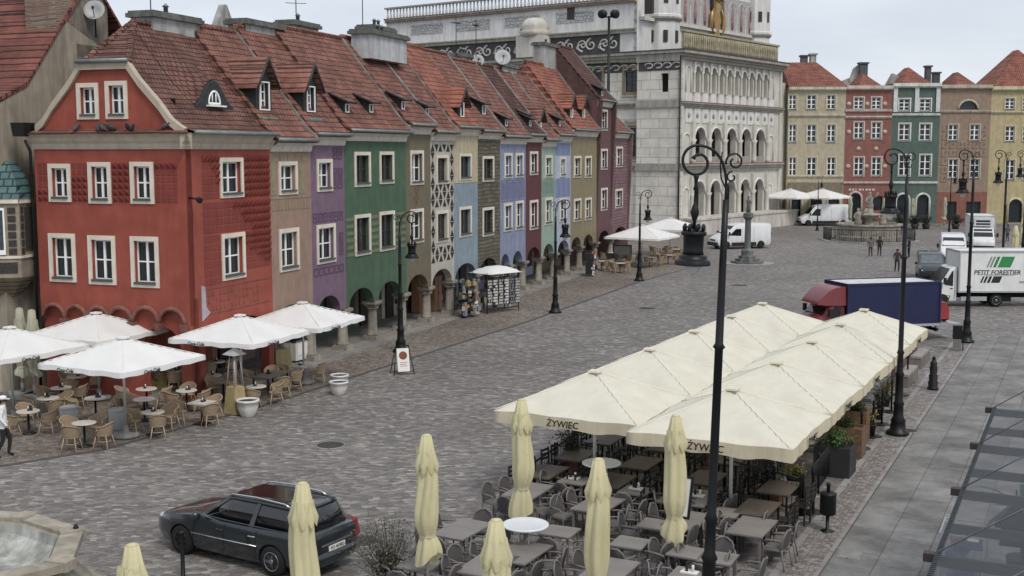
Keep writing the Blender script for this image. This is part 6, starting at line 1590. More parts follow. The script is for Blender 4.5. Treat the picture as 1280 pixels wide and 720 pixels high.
        for x in (1.36,-1.36): wheel(o,x,sd*.79,.33,.22,7,steelr if x>0 else rimm)
    m=MB(); m.box((-2.41,0,.72),(.03,.95,.03)); m.build('tailgate_trim',chrome,o)
    m=MB(); m.box((-2.425,0,.62),(.02,.52,.115)); pl=m.build('number_plate',papr,o); text('lettering','PO 4K882',.1,letb,(-2.437,0,.62),(PI/2,0,-PI/2),pl)
    m=MB(); m.lathe([(.0,-.78),(.1,-.74),(.16,-.5),(.17,0),(.16,.5),(.1,.74),(0,.78)],12,(-2.33,0,.42),axis=(0,1,0),sx=1,sy=1); m.build('bumper',body,o); m=MB(); m.box((2.32,0,.32),(.1,1.0,.1)); m.build('bumper',plast,o)
    m=MB(); m.box((2.335,0,.56),(.06,.62,.1)); m.build('grille',plast,o)
    m=MB(); m.box((0,0,.24),(4.2,1.3,.14)); m.build('chassis',under,o)
    return o
def place(o,nose,tail,lab,cat,ln):
    d=(Vector(nose)-Vector(tail)); a=math.atan2(d.y,d.x); c=(Vector(nose)+Vector(tail))/2; o.location=(c.x,c.y,.01); o.rotation_euler=(0,0,a); tag(o,lab,cat); return o
fw_=G(227,692); rw_=G(344,721); dv=(fw_-rw_).normalized(); nrm=Vector((-dv.y,dv.x,0)); 
c=(fw_+rw_)/2+nrm*(-.84 if nrm.y<0 else .84)
o=estate(); o.location=(c.x,c.y,.005); o.rotation_euler=(0,0,math.atan2(dv.y,dv.x)); tag(o,'dark estate car with roof rails and sunroof parked on the setts','car')
# --- panel van
def van(L_=6.0,H_=2.45,W_=2.05,col='#dcdedf',name='white_van_paint',win=1,roofload=False):
    o=empty('panel_van'); body=paint(name,col,.35,.3); hl=L_/2; w_=W_/2
    S=[(hl,.75,.42,.8),(hl-.12,.9,.3,.98),(hl-.5,.97,.28,1.18),(hl-.95,1,.28,1.38),(hl-1.25,1,.28,1.72),(hl-1.6,1,.28,2.08/2.45*H_),(hl-1.95,1,.28,H_-.1),(hl-2.4,1,.28,H_),(0,1,.28,H_+.02),(-hl+.3,1,.28,H_),(-hl,.97,.32,H_-.05)]
    secs=[]
    for x,k,zb,zt in S:
        W2=w_*k; top=.93 if zt<1.5 else .86
        secs.append(sect(x,[(0,zb),(W2*.93,zb),(W2,zb+.12),(W2,min(zt*.75,1.0)),(W2*.985 if zt<1.5 else W2*.97,zt*.86 if zt>1.5 else zt-.1),(W2*top,zt-.03),(W2*top*.8,zt)]))
    m=MB(); m.loft([list(reversed(q)) for q in secs],True); b=m.build('body',body,o); xf,xr=hl-.95,-hl+1.05; arches(b,(xf,xr),w_,.35)
    md=b.modifiers.new('e','EDGE_SPLIT'); md.split_angle=R(35)
    m=MB(); a=hl-1.0; zt=H_-.2
    m.add([(a+.0,w_*.84,1.45),(a+.0,-w_*.84,1.45),(hl-1.72,-w_*.76,zt),(hl-1.72,w_*.76,zt),(a-.25,w_*.84,1.3),(a-.25,-w_*.84,1.3),(hl-1.95,-w_*.76,zt-.2),(hl-1.95,w_*.76,zt-.2)],[(0,1,2,3),(4,7,6,5),(0,4,5,1),(1,5,6,2),(2,6,7,3),(3,7,4,0)]); ws=m.build('windscreen',cglass,o)
    for sd in (1,-1):
        m=MB(); y=sd*(w_*1.0+.004); m.prism([(hl-1.25,1.28),(hl-1.9,1.95/2.45*H_),(hl-2.45,1.97/2.45*H_),(hl-2.45,1.22)],y-sd*.09,y,'xz'); m.build('cab_window',cglass,o)
        if win:
            m=MB(); m.prism(rect(hl-3.7,1.35,hl-2.7,1.9),y-sd*.09,y-sd*.002); m.build('side_window',cglass,o) if win>1 else None
        m=MB()
        for x in (hl-2.55,hl-3.8,hl-1.2): m.tube([(x,sd*(w_+.002),.4),(x,sd*(w_+.002),1.2),(x,sd*(w_*.975),H_-.4)],.008,4)
        m.build('door_gaps',plast,o)
        m=MB(); m.bb(xr+.5,sd*w_-.01,.3,xf-.5,sd*w_+.015,.62) if sd>0 else m.bb(xr+.5,sd*w_-.015,.3,xf-.5,sd*w_+.01,.62); m.build('rub_strip',plast,o)
        m=MB(); m.box((hl-1.15,sd*(w_+.16),1.45),(.12,.18,.32)); m.build('mirror',plast,o)
        m=MB(); m.lathe([(.06,-.25),(.14,-.05),(.13,.1),(.04,.2)],10,(hl-.3,sd*w_*.8,.9),axis=(-.8,sd*.35,.5)); m.build('headlight',headl,o)
        m=MB(); m.box((-hl+.0,sd*w_*.9,1.15),(.06,.13,.6)); m.build('tail_light',redl_,o)
        for x in (xf,xr): wheel(o,x,sd*(w_-.12),.34,.22,0,steelr)
    m=MB(); m.box((hl-.07,0,.48),(.3,W_*.92,.32),taper=.94); m.box((-hl,0,.42),(.14,W_*.95,.16)); m.build('bumper',plast,o)
    m=MB(); m.box((hl-.06,0,.83),(.16,1.0,.14)); m.build('grille',plast,o)
    m=MB(); m.box((0,0,.3),(L_-.8,W_*.8,.1)); m.build('chassis',under,o)
    return o
V1=van(5.6,2.35,name='van_white'); p=G(926,311); V1.location=(p.x,p.y+.9,0); V1.rotation_euler=(0,0,R(198)); tag(V1,'white panel van parked before the town hall loggia','van')
V2=van(6.3,2.6,name='van_white_b'); p=AT(1030,270,148); V2.location=(p.x,p.y,0); V2.rotation_euler=(0,0,R(181)); tag(V2,'long white high roofed van in front of the cream tenement','van')
V3=van(5.6,2.3,name='van_white_c'); p=AT(1196,300,96); V3.location=(p.x+.6,p.y+2.5,0); V3.rotation_euler=(0,0,R(252)); tag(V3,'white van facing the camera behind the dark car','van')
# --- dark car / pickup facing the camera with load on its roof
def facing_car():
    o=empty('dark_minibus'); body=paint('minibus_dark','#33373b',.3,.5)
    S=[(2.3,.6,.35,.75),(2.1,.85,.25,.95),(1.5,.92,.22,1.1),(1.1,.92,.22,1.2),(.5,.92,.22,1.75),(0,.92,.22,1.85),(-2.1,.92,.22,1.85),(-2.3,.88,.3,1.75)]
    m=MB(); m.loft([list(reversed(sect(x,[(0,zb),(w_*.95,zb),(w_,zb+.2),(w_,min(zt,1.05)-.05),(w_*(.9 if zt>1.3 else .97),zt-.08),(w_*.75,zt)]))) for x,w_,zb,zt in S],True); b=m.build('body',body,o); arches(b,(1.45,-1.4),.92,.33); md=b.modifiers.new('e','EDGE_SPLIT'); md.split_angle=R(35)
    m=MB(); m.add([(1.14,.76,1.2),(1.14,-.76,1.2),(.53,-.66,1.73),(.53,.66,1.73),(1.0,.7,1.1),(1.0,-.7,1.1),(.4,-.6,1.6),(.4,.6,1.6)],[(0,1,2,3),(4,7,6,5),(0,4,5,1),(1,5,6,2),(2,6,7,3),(3,7,4,0)]); m.build('windscreen',M('windscreen_reflecting','#5d666c',.1,var=.3,bump=0,spec=.9),o)
    for sd in (1,-1):
        m=MB(); m.prism([(.95,1.15),(.4,1.68),(-2.0,1.68),(-2.0,1.12)],sd*.91,sd*.84); m.build('side_windows',cglass,o)
        m=MB(); m.box((.95,sd*1.02,1.15),(.1,.2,.14)); m.build('mirror',plast,o)
        m=MB(); m.lathe([(.05,-.15),(.1,0),(.04,.1)],8,(2.1,sd*.68,.75),axis=(-1,sd*.3,.2)); m.build('headlight',headl,o)
        for x in (1.45,-1.4): wheel(o,x,sd*.82,.33,.2,5)
    m=MB(); m.box((2.26,0,.5),(.12,1.3,.22)); m.build('bumper',plast,o)
    return o
o=facing_car(); p=G(1176,352); o.location=(p.x,p.y+2.2,0); o.rotation_euler=(0,0,R(254)); tag(o,'dark grey minibus facing the camera behind the lettered truck cab','minibus')
# --- box trucks
def boxtruck(cabc,boxc,boxl,boxh,boxw=2.2,z0=.85,topc=None,cabname='cab',fair=True,fridge=False,cabl=1.9,cabh=2.15,rwx=1.15):
    """nose towards +x; rear face of the box at x=0"""
    o=empty('box_truck'); cm=paint('cab_'+cabname,cabc,.35,.4); xb=boxl
    f=xb+cabl; w_=1.0
    S=[(f,.78,.4,.95),(f-.1,.92,.35,1.1),(f-.45,.97,.34,1.25),(f-.75,.98,.34,1.4),(f-1.05,.98,.34,1.8),(f-1.35,.97,.34,cabh-.08),(f-1.55,.96,.34,cabh),(xb+.08,.96,.34,cabh)]
    m=MB(); m.loft([list(reversed(sect(x,[(0,zb),(k*.95,zb),(k,zb+.12),(k,min(zt-.15,1.1)),(k*(.95 if zt>1.5 else .98),zt-.12),(k*.85,zt)]))) for x,k,zb,zt in S],True); b=m.build('cab',cm,o); arches(b,(f-.85,),.98,.35); md=b.modifiers.new('e','EDGE_SPLIT'); md.split_angle=R(35)
    m=MB(); m.add([(f-.72,.82,1.44),(f-.72,-.82,1.44),(f-1.3,-.78,cabh-.13),(f-1.3,.78,cabh-.13),(f-.95,.82,1.3),(f-.95,-.82,1.3),(f-1.5,-.78,cabh-.3),(f-1.5,.78,cabh-.3)],[(0,1,2,3),(4,7,6,5),(0,4,5,1),(1,5,6,2),(2,6,7,3),(3,7,4,0)]); m.build('windscreen',cglass,b)
    for sd in (1,-1):
        m=MB(); m.prism([(f-.95,1.3),(f-1.4,cabh-.25),(xb+.3,cabh-.25),(xb+.3,1.22)],sd*.985,sd*.9); m.build('cab_window',cglass,b)
        m=MB(); m.box((f-.9,sd*1.2,1.55),(.12,.2,.36)); m.box((f-.95,sd*1.05,1.5),(.04,.2,.04)); m.build('mirror',plast,b)
        m=MB(); m.lathe([(.05,-.2),(.13,0),(.05,.12)],8,(f-.2,sd*.75,.9),axis=(-1,sd*.35,.4)); m.build('headlight',headl,b)
        m=MB(); m.tube([(xb+.2,sd*.985,.45),(xb+.2,sd*.985,1.2),(xb+.2,sd*.96,cabh-.2)],.008,4); m.box((xb+.38,sd*.99,1.08),(.16,.03,.04)); m.build('door_trim',plast,b)
        wheel(o,f-.85,sd*.86,.36,.22,0,steelr)
        for q in (0,1): wheel(o,rwx,sd*(.92-.25*q),.37,.22,0,rimm if q==0 else steelr)
        m=MB(); m.bb(rwx+.55,sd*.95-.03,.35,xb-.2,sd*.95+.03,.6); m.build('side_guard',alu,o)
    m=MB(); m.box((f-.03,0,.5),(.24,1.85,.3),taper=.95); m.build('bumper',plast,b)
    m=MB(); m.bb(0.02,-.5,.5,xb+.2,-.4,.72); m.bb(0.02,.4,.5,xb+.2,.5,.72); m.bb(-.05,-.95,.45,.08,.95,.58); m.box((2.3,.7,.5),(.7,.4,.4)); m.build('chassis',under,o)
    bx=M('box_'+cabname,boxc,.45,var=.04,dirt=.12,bump=.05,bscale=3); m=MB(); m.bb(0,-boxw/2,z0,xb,boxw/2,z0+boxh); bo=m.build('cargo_box',bx,o)
    fr=topc or alu; m=MB(); t=.06
    for y in (-boxw/2,boxw/2):
        for z in (z0,z0+boxh): m.bb(-.02,y-.04,z-.05,xb+.02,y+.04,z+.05)
        for x in (0,xb): m.bb(x-.04,y-.045,z0,x+.04,y+.045,z0+boxh)
    for x in (0,xb):
        for z in (z0,z0+boxh): m.bb(x-.035,-boxw/2,z-.045,x+.035,boxw/2,z+.045)
    m.build('box_frame',fr,bo)
    if fair:
        m=MB(); zt=z0+boxh-.1
        m.loft([[(xb+.04,-boxw/2+.06,cabh-.3),(xb+.04,boxw/2-.06,cabh-.3),(xb+.04,boxw/2-.1,zt),(xb+.04,-boxw/2+.1,zt)],[(xb+.55,-1.0,cabh-.3),(xb+.55,1.0,cabh-.3),(xb+.5,.92,zt-.02),(xb+.5,-.92,zt-.02)],[(xb+1.0,-.9,cabh-.3),(xb+1.0,.9,cabh-.3),(xb+.85,.82,zt-.2),(xb+.85,-.82,zt-.2)],[(xb+1.42,-.82,cabh-.25),(xb+1.42,.82,cabh-.25),(xb+1.36,.76,cabh-.12),(xb+1.36,-.76,cabh-.12)]],True); q=m.build('roof_fairing',cm,b); md=q.modifiers.new('e','EDGE_SPLIT'); md.split_angle=R(40)
    if fridge:
        m=MB(); m.box((xb+.25,0,z0+boxh-.5),(.5,1.5,.75)); q=m.build('fridge_unit',cm,o); m=MB(); m.box((xb+.51,0,z0+boxh-.42),(.02,1.2,.16)); m.box((xb+.51,0,z0+boxh-.68),(.02,1.2,.14)); m.build('fridge_grille',plast,q)
    return o,bo
# blue truck
top_white=M('truck_roof_white','#cfd0ce',.5,var=.05,dirt=.2)
T1,b1=boxtruck('#7a242a','#20274f',4.9,2.0,2.15,.82,M('blue_frame','#1f2650',.5,bump=0),'crimson')
m=MB(); m.bb(.0,1.09,.74,4.9,1.13,.86); m.build('skirt_rail',alu,T1)
pr=G(1173,426); hd=R(194.5); d=Vector((math.cos(hd),math.sin(hd),0)); n_=Vector((-d.y,d.x,0)); n_=n_ if n_.y>0 else -n_
c=pr+n_*1.07; T1.location=(c.x,c.y,.01); T1.rotation_euler=(0,0,hd); tag(T1,'blue canvas sided box truck with crimson cab','truck')
m=MB(); m.bb(.1,-1.0,2.825,4.85,1.0,2.835); m.build('box_roof',top_white,b1)
m=MB(); m.bb(-1.25,-.95,.72,-.05,.95,.78); m.bb(-.1,-.8,.4,0,-.7,.9); m.bb(-.1,.7,.4,0,.8,.9); m.build('tail_lift',alu,T1)
q=empty('pallet_truck',tuple(c-d*.75+Vector((0,0,.79))),hd,'small red pallet truck standing on the lowered tail lift','pallet truck')
redp=paint('machine_red','#a22a2c',.4); m=MB(); m.box((0,0,.45),(.55,.75,.62),taper=.94); m.box((0,0,.85),(.4,.6,.2)); m.build('body',redp,q); m=MB(); m.tube([(-.1,-.25,.8),(-.35,-.25,1.25),(-.35,.25,1.25),(-.1,.25,.8)],.025,6); m.box((.285,0,.5),(.02,.5,.3)); m.build('handle',plast,q); m=MB(); m.cyl((-.1,-.3,.07),(-.1,-.2,.07),.07); m.cyl((-.1,.2,.07),(-.1,.3,.07),.07); m.bb(-.3,-.25,.06,.3,.25,.14); m.build('wheels',tyre,q)
# white lettered truck
T2,b2=boxtruck('#e2e4e4','#e4e5e3',5.1,2.35,2.2,.9,alu,'white',fair=False,cabh=2.35,cabl=1.75,rwx=2.85)
hd=R(180); p=G(1160,384); T2.location=(p.x+6.85,p.y+1.1,.01); T2.rotation_euler=(0,0,hd); tag(T2,'white truck with green striped emblem and lettering on its box','truck')
# near side is local +y (rotated 180: local +y faces the camera)
grn=M('emblem_green','#1f8a45',.6,var=.05,bump=0); blk=M('emblem_black','#26292b',.6,var=.05,bump=0); gyl=M('emblem_grey','#8a8f90',.6,bump=0)
yb=1.1+.006
text('lettering','PETIT FORESTIER',.36,M('letter_dark','#3a4148',.6,bump=0),(2.9,yb,2.02),(PI/2,0,PI),b2,.15,.008,1.0)
def slant(m,x,w_,z0,z1,sk=.28): m.prism([(x,z0),(x+w_,z0),(x+w_-sk*(z1-z0)/.7,z1),(x-sk*(z1-z0)/.7,z1)],1.1,yb)
m=MB(); slant(m,2.15,.75,2.32,2.95); slant(m,3.0,.17,2.32,2.95); m.build('emblem',grn,b2)
m=MB(); slant(m,3.25,.13,2.32,2.95); slant(m,3.45,.1,2.32,2.95); m.build('emblem_stripe',gyl,b2)
m=MB(); slant(m,2.75,.5,1.42,1.8); slant(m,3.33,.16,1.42,1.8); slant(m,3.57,.13,1.42,1.8); slant(m,3.78,.1,1.42,1.8); m.build('emblem_lower',blk,b2)  # black slanted stripes printed below the lettering
m=MB(); m.bb(1.9,1.1,1.88,3.9,yb,1.91); m.bb(1.95,1.1,1.83,3.6,yb,1.855); m.bb(1.0,1.1,1.4,1.6,yb,1.46); m.bb(1.0,1.1,1.48,1.6,yb,1.52); m.build('small_print',gyl,b2)
T3,b3=boxtruck('#d9dbdb','#dcdedc',4.5,2.35,2.2,.85,alu,'offwhite',fair=False,fridge=True,cabh=2.2)
hd=R(254); p=G(1229,316); d=Vector((math.cos(hd),math.sin(hd),0)); T3.location=(p.x-d.x*6.2,p.y-d.y*6.2,.0); T3.rotation_euler=(0,0,hd); tag(T3,'white refrigerated box truck facing the camera in the distance','truck')
# ================================================================ fountain basin, statue column, far fountain
bst=M('basin_stone','#9b9585',.9,var=.2,scale=2.5,dirt=.45); bin_=M('basin_inside','#b4b6ae',.9,var=.2,scale=3,dirt=.5,bump=.4)
ov=[G(38,641,1.2),G(102,661,1.2),G(87,702,1.2)]
ov=[(p.x,p.y) for p in ov]; A0,B0,C0_=ov
oc=(A0[0]-.9,B0[1]-1.7); 
octp=[A0,B0,C0_,(C0_[0]-1.15,C0_[1]-1.25),(A0[0]-1.0,C0_[1]-1.75),(A0[0]-2.7,C0_[1]-.9),(A0[0]-3.1,B0[1]-.6),(A0[0]-1.9,A0[1]+.25)]
fc=(sum(p[0] for p in octp)/8,sum(p[1] for p in octp)/8)
def sc(k): return [(fc[0]+(x-fc[0])*k-fc[0],fc[1]+(y-fc[1])*k-fc[1]) for x,y in octp]
fo=empty('stone_basin',(fc[0],fc[1],0),0,'octagonal baroque stone fountain basin in the lower left corner','fountain')
m=MB()
def ringz(m,spec):
    n=8; vs=[]
    for k,z in spec: vs+=[(x,y,z) for x,y in sc(k)]
    m.add(vs,[(j*n+i,j*n+(i+1)%n,(j+1)*n+(i+1)%n,(j+1)*n+i) for j in range(len(spec)-1) for i in range(n)])
ringz(m,[(1.2,0),(1.2,.12),(1.12,.16),(1.07,.3),(.93,.55),(.9,.8),(.95,.98),(.99,1.04)]); m.build('outer_wall',bst,fo)
m=MB(); ringz(m,[(.97,1.02),(1.02,1.04),(1.02,1.2),(.83,1.2),(.83,1.12),(.8,1.08)]); m.build('rim',M('rim_stone','#a79e8c',.85,var=.15,dirt=.35),fo)
m=MB(); ringz(m,[(.8,1.1),(.78,.9),(.6,.62),(.05,.58)]); m.build('basin',bin_,fo)
m=MB()
for i,(x,y) in enumerate(octp): m.box((x-fc[0]*1-(x-fc[0])*.08,y-fc[1]-(y-fc[1])*.08,1.13),(.5,.34,.19),math.atan2(y-fc[1],x-fc[0]))
m.build('corner_blocks',M('rim_stone',''),fo)
p=ov[1]; m=MB(); m.lathe([(.05,0),(.06,.03),(.02,.1)],8,(p[0]-fc[0]-.1,p[1]-fc[1]-.05,1.22)); m.build('spout',metal_d,fo)
# statue column
p=G(934,329); st=empty('statue_column',tuple(p),0,'grey stone pillar on round steps with a small figure on top','monument'); pst=M('pillar_stone','#6f7370',.85,var=.2,dirt=.4)
m=MB(); m.lathe([(1.35,0),(1.35,.18),(1.0,.2),(1.0,.38),(.72,.4),(.72,.6)],8,smooth=False); m.build('steps',pst,st)
m=MB(); m.lathe([(.55,.6),(.5,.7),(.5,1.05),(.32,1.15),(.27,1.3),(.24,3.5),(.3,3.6),(.42,3.75),(.4,4.05),(.2,4.15)],10,smooth=False); m.build('shaft',pst,st)
m=MB(); m.lathe([(.16,4.15),(.18,4.4),(.12,4.75),(.17,4.95),(.2,5.1),(.07,5.22),(.07,5.25),(.1,5.35),(.09,5.44),(.02,5.5)],10,sy=.7); m.tube([(.15,0,5.05),(.26,-.1,4.85),(.16,-.2,4.8)],.04,5); m.build('statue',pst,st)
m=MB(); m.lathe([(2.2,0),(2.2,.03)],20,tuple(p)); tag(m.build('sett_ring',kerbm),kind='structure')
# baroque fountain behind its railing
p=G(1095,303); p.y+=2.5; ff=empty('fountain',tuple(p),0,'pale baroque fountain with figures and a wide basin inside an iron railing','fountain'); fst=M('fountain_stone','#a29b8d',.85,var=.2,dirt=.4)
m=MB(); m.lathe([(3.4,0),(3.4,.5),(3.1,.6),(3.1,1.5),(3.3,1.6),(3.3,1.75),(2.9,1.75),(2.8,1.3),(.5,1.25)],16,smooth=False); m.build('basin',fst,ff)
m=MB(); m.lathe([(.8,1.2),(.5,1.7),(.35,2.2),(.9,2.5),(1.2,2.65),(1.1,2.75),(.4,2.8),(.35,3.3)],12); m.build('bowl',fst,ff)
random.seed(4)
for k,(x,y) in enumerate(((-1.3,-.5),(1.2,-.6),(0,0),(-.6,.6))):
    m=MB(); z=1.6 if k!=2 else 3.2; m.lathe([(.35,0),(.4,.3),(.28,.8),(.36,1.1),(.33,1.25),(.12,1.38),(.17,1.55),(.15,1.68),(.02,1.76)],10,(x,y,z),sy=.7); m.tube([(x+.3,y,z+1.15),(x+.6,y-.2,z+1.3),(x+.75,y-.2,z+1.7)],.08,5); m.tube([(x-.3,y,z+1.15),(x-.5,y-.3,z+.8),(x-.2,y-.4,z+.7)],.08,5); m.build('figure',fst,ff)
fr_=empty('iron_railing',tuple(p-Vector((0,0,0))),0,'low black iron railing running round the distant fountain','railing')
m=MB(); n=8; rr=4.6
for z in (.12,1.25): m.tube([(rr*math.cos(PI/8+i*PI/4),rr*math.sin(PI/8+i*PI/4)*.8,z) for i in range(n)],.035,5,True)
m.build('rails',iron,fr_)
m=MB()
for i in range(n):
    a=Vector((rr*math.cos(PI/8+i*PI/4),rr*.8*math.sin(PI/8+i*PI/4),0)); c_=Vector((rr*math.cos(PI/8+(i+1)*PI/4),rr*.8*math.sin(PI/8+(i+1)*PI/4),0))
    for j in range(14): q_=a.lerp(c_,j/14); r0=.05 if j==0 else .022; m.cyl((q_.x,q_.y,0),(q_.x,q_.y,1.4 if j==0 else 1.25),r0,r0,5)
m.build('bars',iron,fr_)
m=MB(); m.lathe([(5.2,0),(5.2,.1),(4.4,.11)],8,(p.x,p.y,0),sy=.8,rot=PI/8,smooth=False); tag(m.build('fountain_step',kerbm),kind='structure')
# ================================================================ shrubs and planters
leaf=M('leaf_green','#3c4a2b',.7,var=.35,scale=6,bump=0); leafd=M('leaf_olive','#3a4034',.7,var=.3,scale=6,bump=0); leafy=M('leaf_yellow','#8a8443',.7,var=.3,scale=6,bump=0); twig=M('twig_brown','#4a4038',.85,var=.2,bump=0); terra=M('terracotta','#8a5f43',.85,var=.2,dirt=.3); dkpl=M('planter_dark','#2f2e2f',.7,var=.2); woodp=M('planter_wood','#6d5138',.75,var=.25,scale=8)
def bush(par,h_,r,z0,nt,nl,lm,seed,ls=.06,up=.6,bare=.0,name='foliage'):
    rnd=random.Random(seed); tw=MB(); lf=MB()
    for i in range(nt):
        a=rnd.uniform(0,2*PI); e=rnd.uniform(.15,1)*r; tip=Vector((e*math.cos(a),e*math.sin(a),z0+h_*(1-.5*(e/r)**2)*rnd.uniform(.65,1.05))); mid=Vector((tip.x*.35,tip.y*.35,z0+(tip.z-z0)*.5))
        p0=Vector((0,0,z0)); tw.tube([p0,mid,tip],[.014,.009,.004],4)
        for k in range(nl):
            t=rnd.uniform(.3,1.05); c=p0.lerp(mid,t*2) if t<.5 else mid.lerp(tip,(t-.5)*2)
            c=c+Vector((rnd.uniform(-1,1),rnd.uniform(-1,1),rnd.uniform(-1,1)))*r*.16
            d=Vector((rnd.uniform(-1,1),rnd.uniform(-1,1),rnd.uniform(-.3,up+.4))).normalized(); s_=d.cross(Vector((rnd.uniform(-1,1),rnd.uniform(-1,1),.5))).normalized()
            l=ls*rnd.uniform(.7,1.4); lf.add([tuple(c),tuple(c+d*l*.5+s_*l*.28),tuple(c+d*l),tuple(c+d*l*.5-s_*l*.28)],[(0,1,2,3)])
    tw.build('branches',twig,par)
    if nl: lf.build(name,lm,par,fix=False)
def planter(px,py,w_,d,h_,mat,lab,kind,rz=None,seed=1,bh=.9,br=.45,lm=None,nl=26,nt=26,ls=.07):
    p=G(px,py); o=empty('planter',tuple(p),ta if rz is None else rz,lab,'planter')
    m=MB()
    if kind=='box':
        m.plate([(-w_/2,-d/2),(w_/2,-d/2),(w_/2,d/2),(-w_/2,d/2)],[[(-w_/2+.05,-d/2+.05),(w_/2-.05,-d/2+.05),(w_/2-.05,d/2-.05),(-w_/2+.05,d/2-.05)]],0,h_,'xy'); m.bb(-w_/2+.03,-d/2+.03,.02,w_/2-.03,d/2-.03,h_-.08)
    else: m.lathe([(w_*.34,0),(w_*.5,h_*.9),(w_*.54,h_*.92),(w_*.54,h_),(w_*.46,h_),(w_*.44,h_*.9),(.01,h_*.88)],18)
    m.build('container',mat,o); bush(o,bh,br,h_-.1,nt,nl,lm or leaf,seed,ls); return o
planter(716,592,.55,.55,.5,terra,'terracotta planter with an olive tree at the front left railing','box',seed=3,bh=1.15,br=.6,lm=leafd,nl=22,nt=34,ls=.08)
planter(960,632,.7,.6,.45,terra,'terracotta planter with a leafy tree beside the dark fence','box',seed=4,bh=1.05,br=.45,lm=leafd,nl=34,nt=30,ls=.08)
planter(992,618,.4,.4,.5,dkpl,'small pot of yellow green leaves before the litter bin','pot',seed=5,bh=.6,br=.4,lm=leafy,nl=22,nt=26)
planter(1043,592,1.0,.9,.85,dkpl,'big dark planter box with green ferns at the cream parasol edge','box',seed=6,bh=.5,br=.55,lm=M('leaf_bright','#4f6a35',.7,var=.3,bump=0),nl=40,nt=40)
planter(1058,569,1.0,.7,.9,woodp,'brown wooden planter box behind the dark fern box','box',seed=7,bh=.35,br=.4,nl=24)
planter(1070,552,.7,.6,1.0,woodp,'tall brown planter box at the pavement stanchions','box',seed=8,bh=.4,br=.3,nl=20)
for i,(px,py,lb) in enumerate(((1088,545,'potted plant with yellow leaves between two stanchions, nearest'),(1098,524,'potted plant between stanchions beneath the third pavement parasol'),(1107,508,'potted plant farthest along the stanchion row'))): planter(px,py,.35,.35,.4,dkpl,lb,'pot',seed=10+i,bh=.8,br=.3,lm=leafy if i!=1 else leafd,nl=20,nt=20)
for i,(px,lb) in enumerate(((1073,'clipped shrub left in the far row before the red tenement'),(1087,'clipped shrub second in the far row'),(1125,'clipped shrub by the far green tenement'),(1144,'clipped shrub between the far arched doors'),(1158,'clipped shrub right in front of the far green tenement'),(1195,'clipped shrub before the far brown tenement'))):
    p=AT(px,270,141); o=empty('potted_shrub',(p.x,p.y,0),0,lb,'shrub','shrubs before the far houses'); m=MB(); m.lathe([(.35,0),(.5,.6),(.45,.6)],10); m.build('container',dkpl,o); bush(o,1.2,.9,.5,30,40,leafd,30+i,.16)
# bare shrub and tree at the lower edge
o=empty('bare_shrub',tuple(G(487,742)),0,'nearly leafless grey green shrub at the lower edge beside the estate car','shrub'); bush(o,1.75,.95,0,64,34,M('leaf_grey','#5d6152',.8,var=.3,bump=0),77,.055)
# yellow, pots, bins, bollards and benches
potw=M('white_pot','#d6d5d0',.7,var=.08,dirt=.25); soil=M('soil','#3a312a',.95)
def pot(px,py,r,h_,lab,z=0,Y=None):
    p=G(px,py,z); o=empty('flower_pot',(p.x,p.y,z),0,lab,'pot','white cafe pots'); m=MB(); m.lathe([(r*.6,0),(r*.72,h_*.1),(r*.98,h_*.55),(r,h_*.85),(r*1.08,h_*.87),(r*1.08,h_),(r*.92,h_),(r*.9,h_*.9)],22,caps=False); m.lathe([(r*.6,0),(r*.6,.02)],22); m.build('container',potw,o); m=MB(); m.lathe([(r*.9,h_*.88),(.01,h_*.9)],16,caps=False); m.build('soil',soil,o); return o
pot(310,520,.37,.58,'white round pot next to the pyramid heater'); pot(423.5,493,.34,.5,'white pot standing alone on the setts, lower one'); pot(424.5,484,.34,.5,'white pot just behind its twin, upper one')
for px,py,lb in ((87,533,'pale grey cylinder bin between the front wicker tables'),(148,536,'pale grey cylinder bin left of the front parasol base')):
    p=G(px,py); o=empty('cylinder_bin',tuple(p),0,lb,'bin','pale cylinder bins of the wicker cafe'); m=MB(); m.lathe([(.29,0),(.3,.02),(.3,.66),(.27,.68),(.25,.62)],20); m.build('drum',M('bin_grey','#a8a9a5',.6,var=.08,dirt=.2),o); m=MB(); m.lathe([(.31,.6),(.31,.66)],20,caps=False); m.build('band',alu,o)
ylm=M('crate_ochre','#a39a4e',.8,var=.15)
for px,lb in ((192,'ochre box left of its pair behind the round tables'),(201,'ochre box right of its pair behind the round tables')):
    p=G(px,487); o=empty('ochre_box',tuple(p),HA,lb,'box'); m=MB(); m.box((0,0,.32),(.36,.36,.64),taper=.9); m.build('case',ylm,o); m=MB(); m.box((0,0,.66),(.4,.4,.04)); m.build('lid',ylm,o)
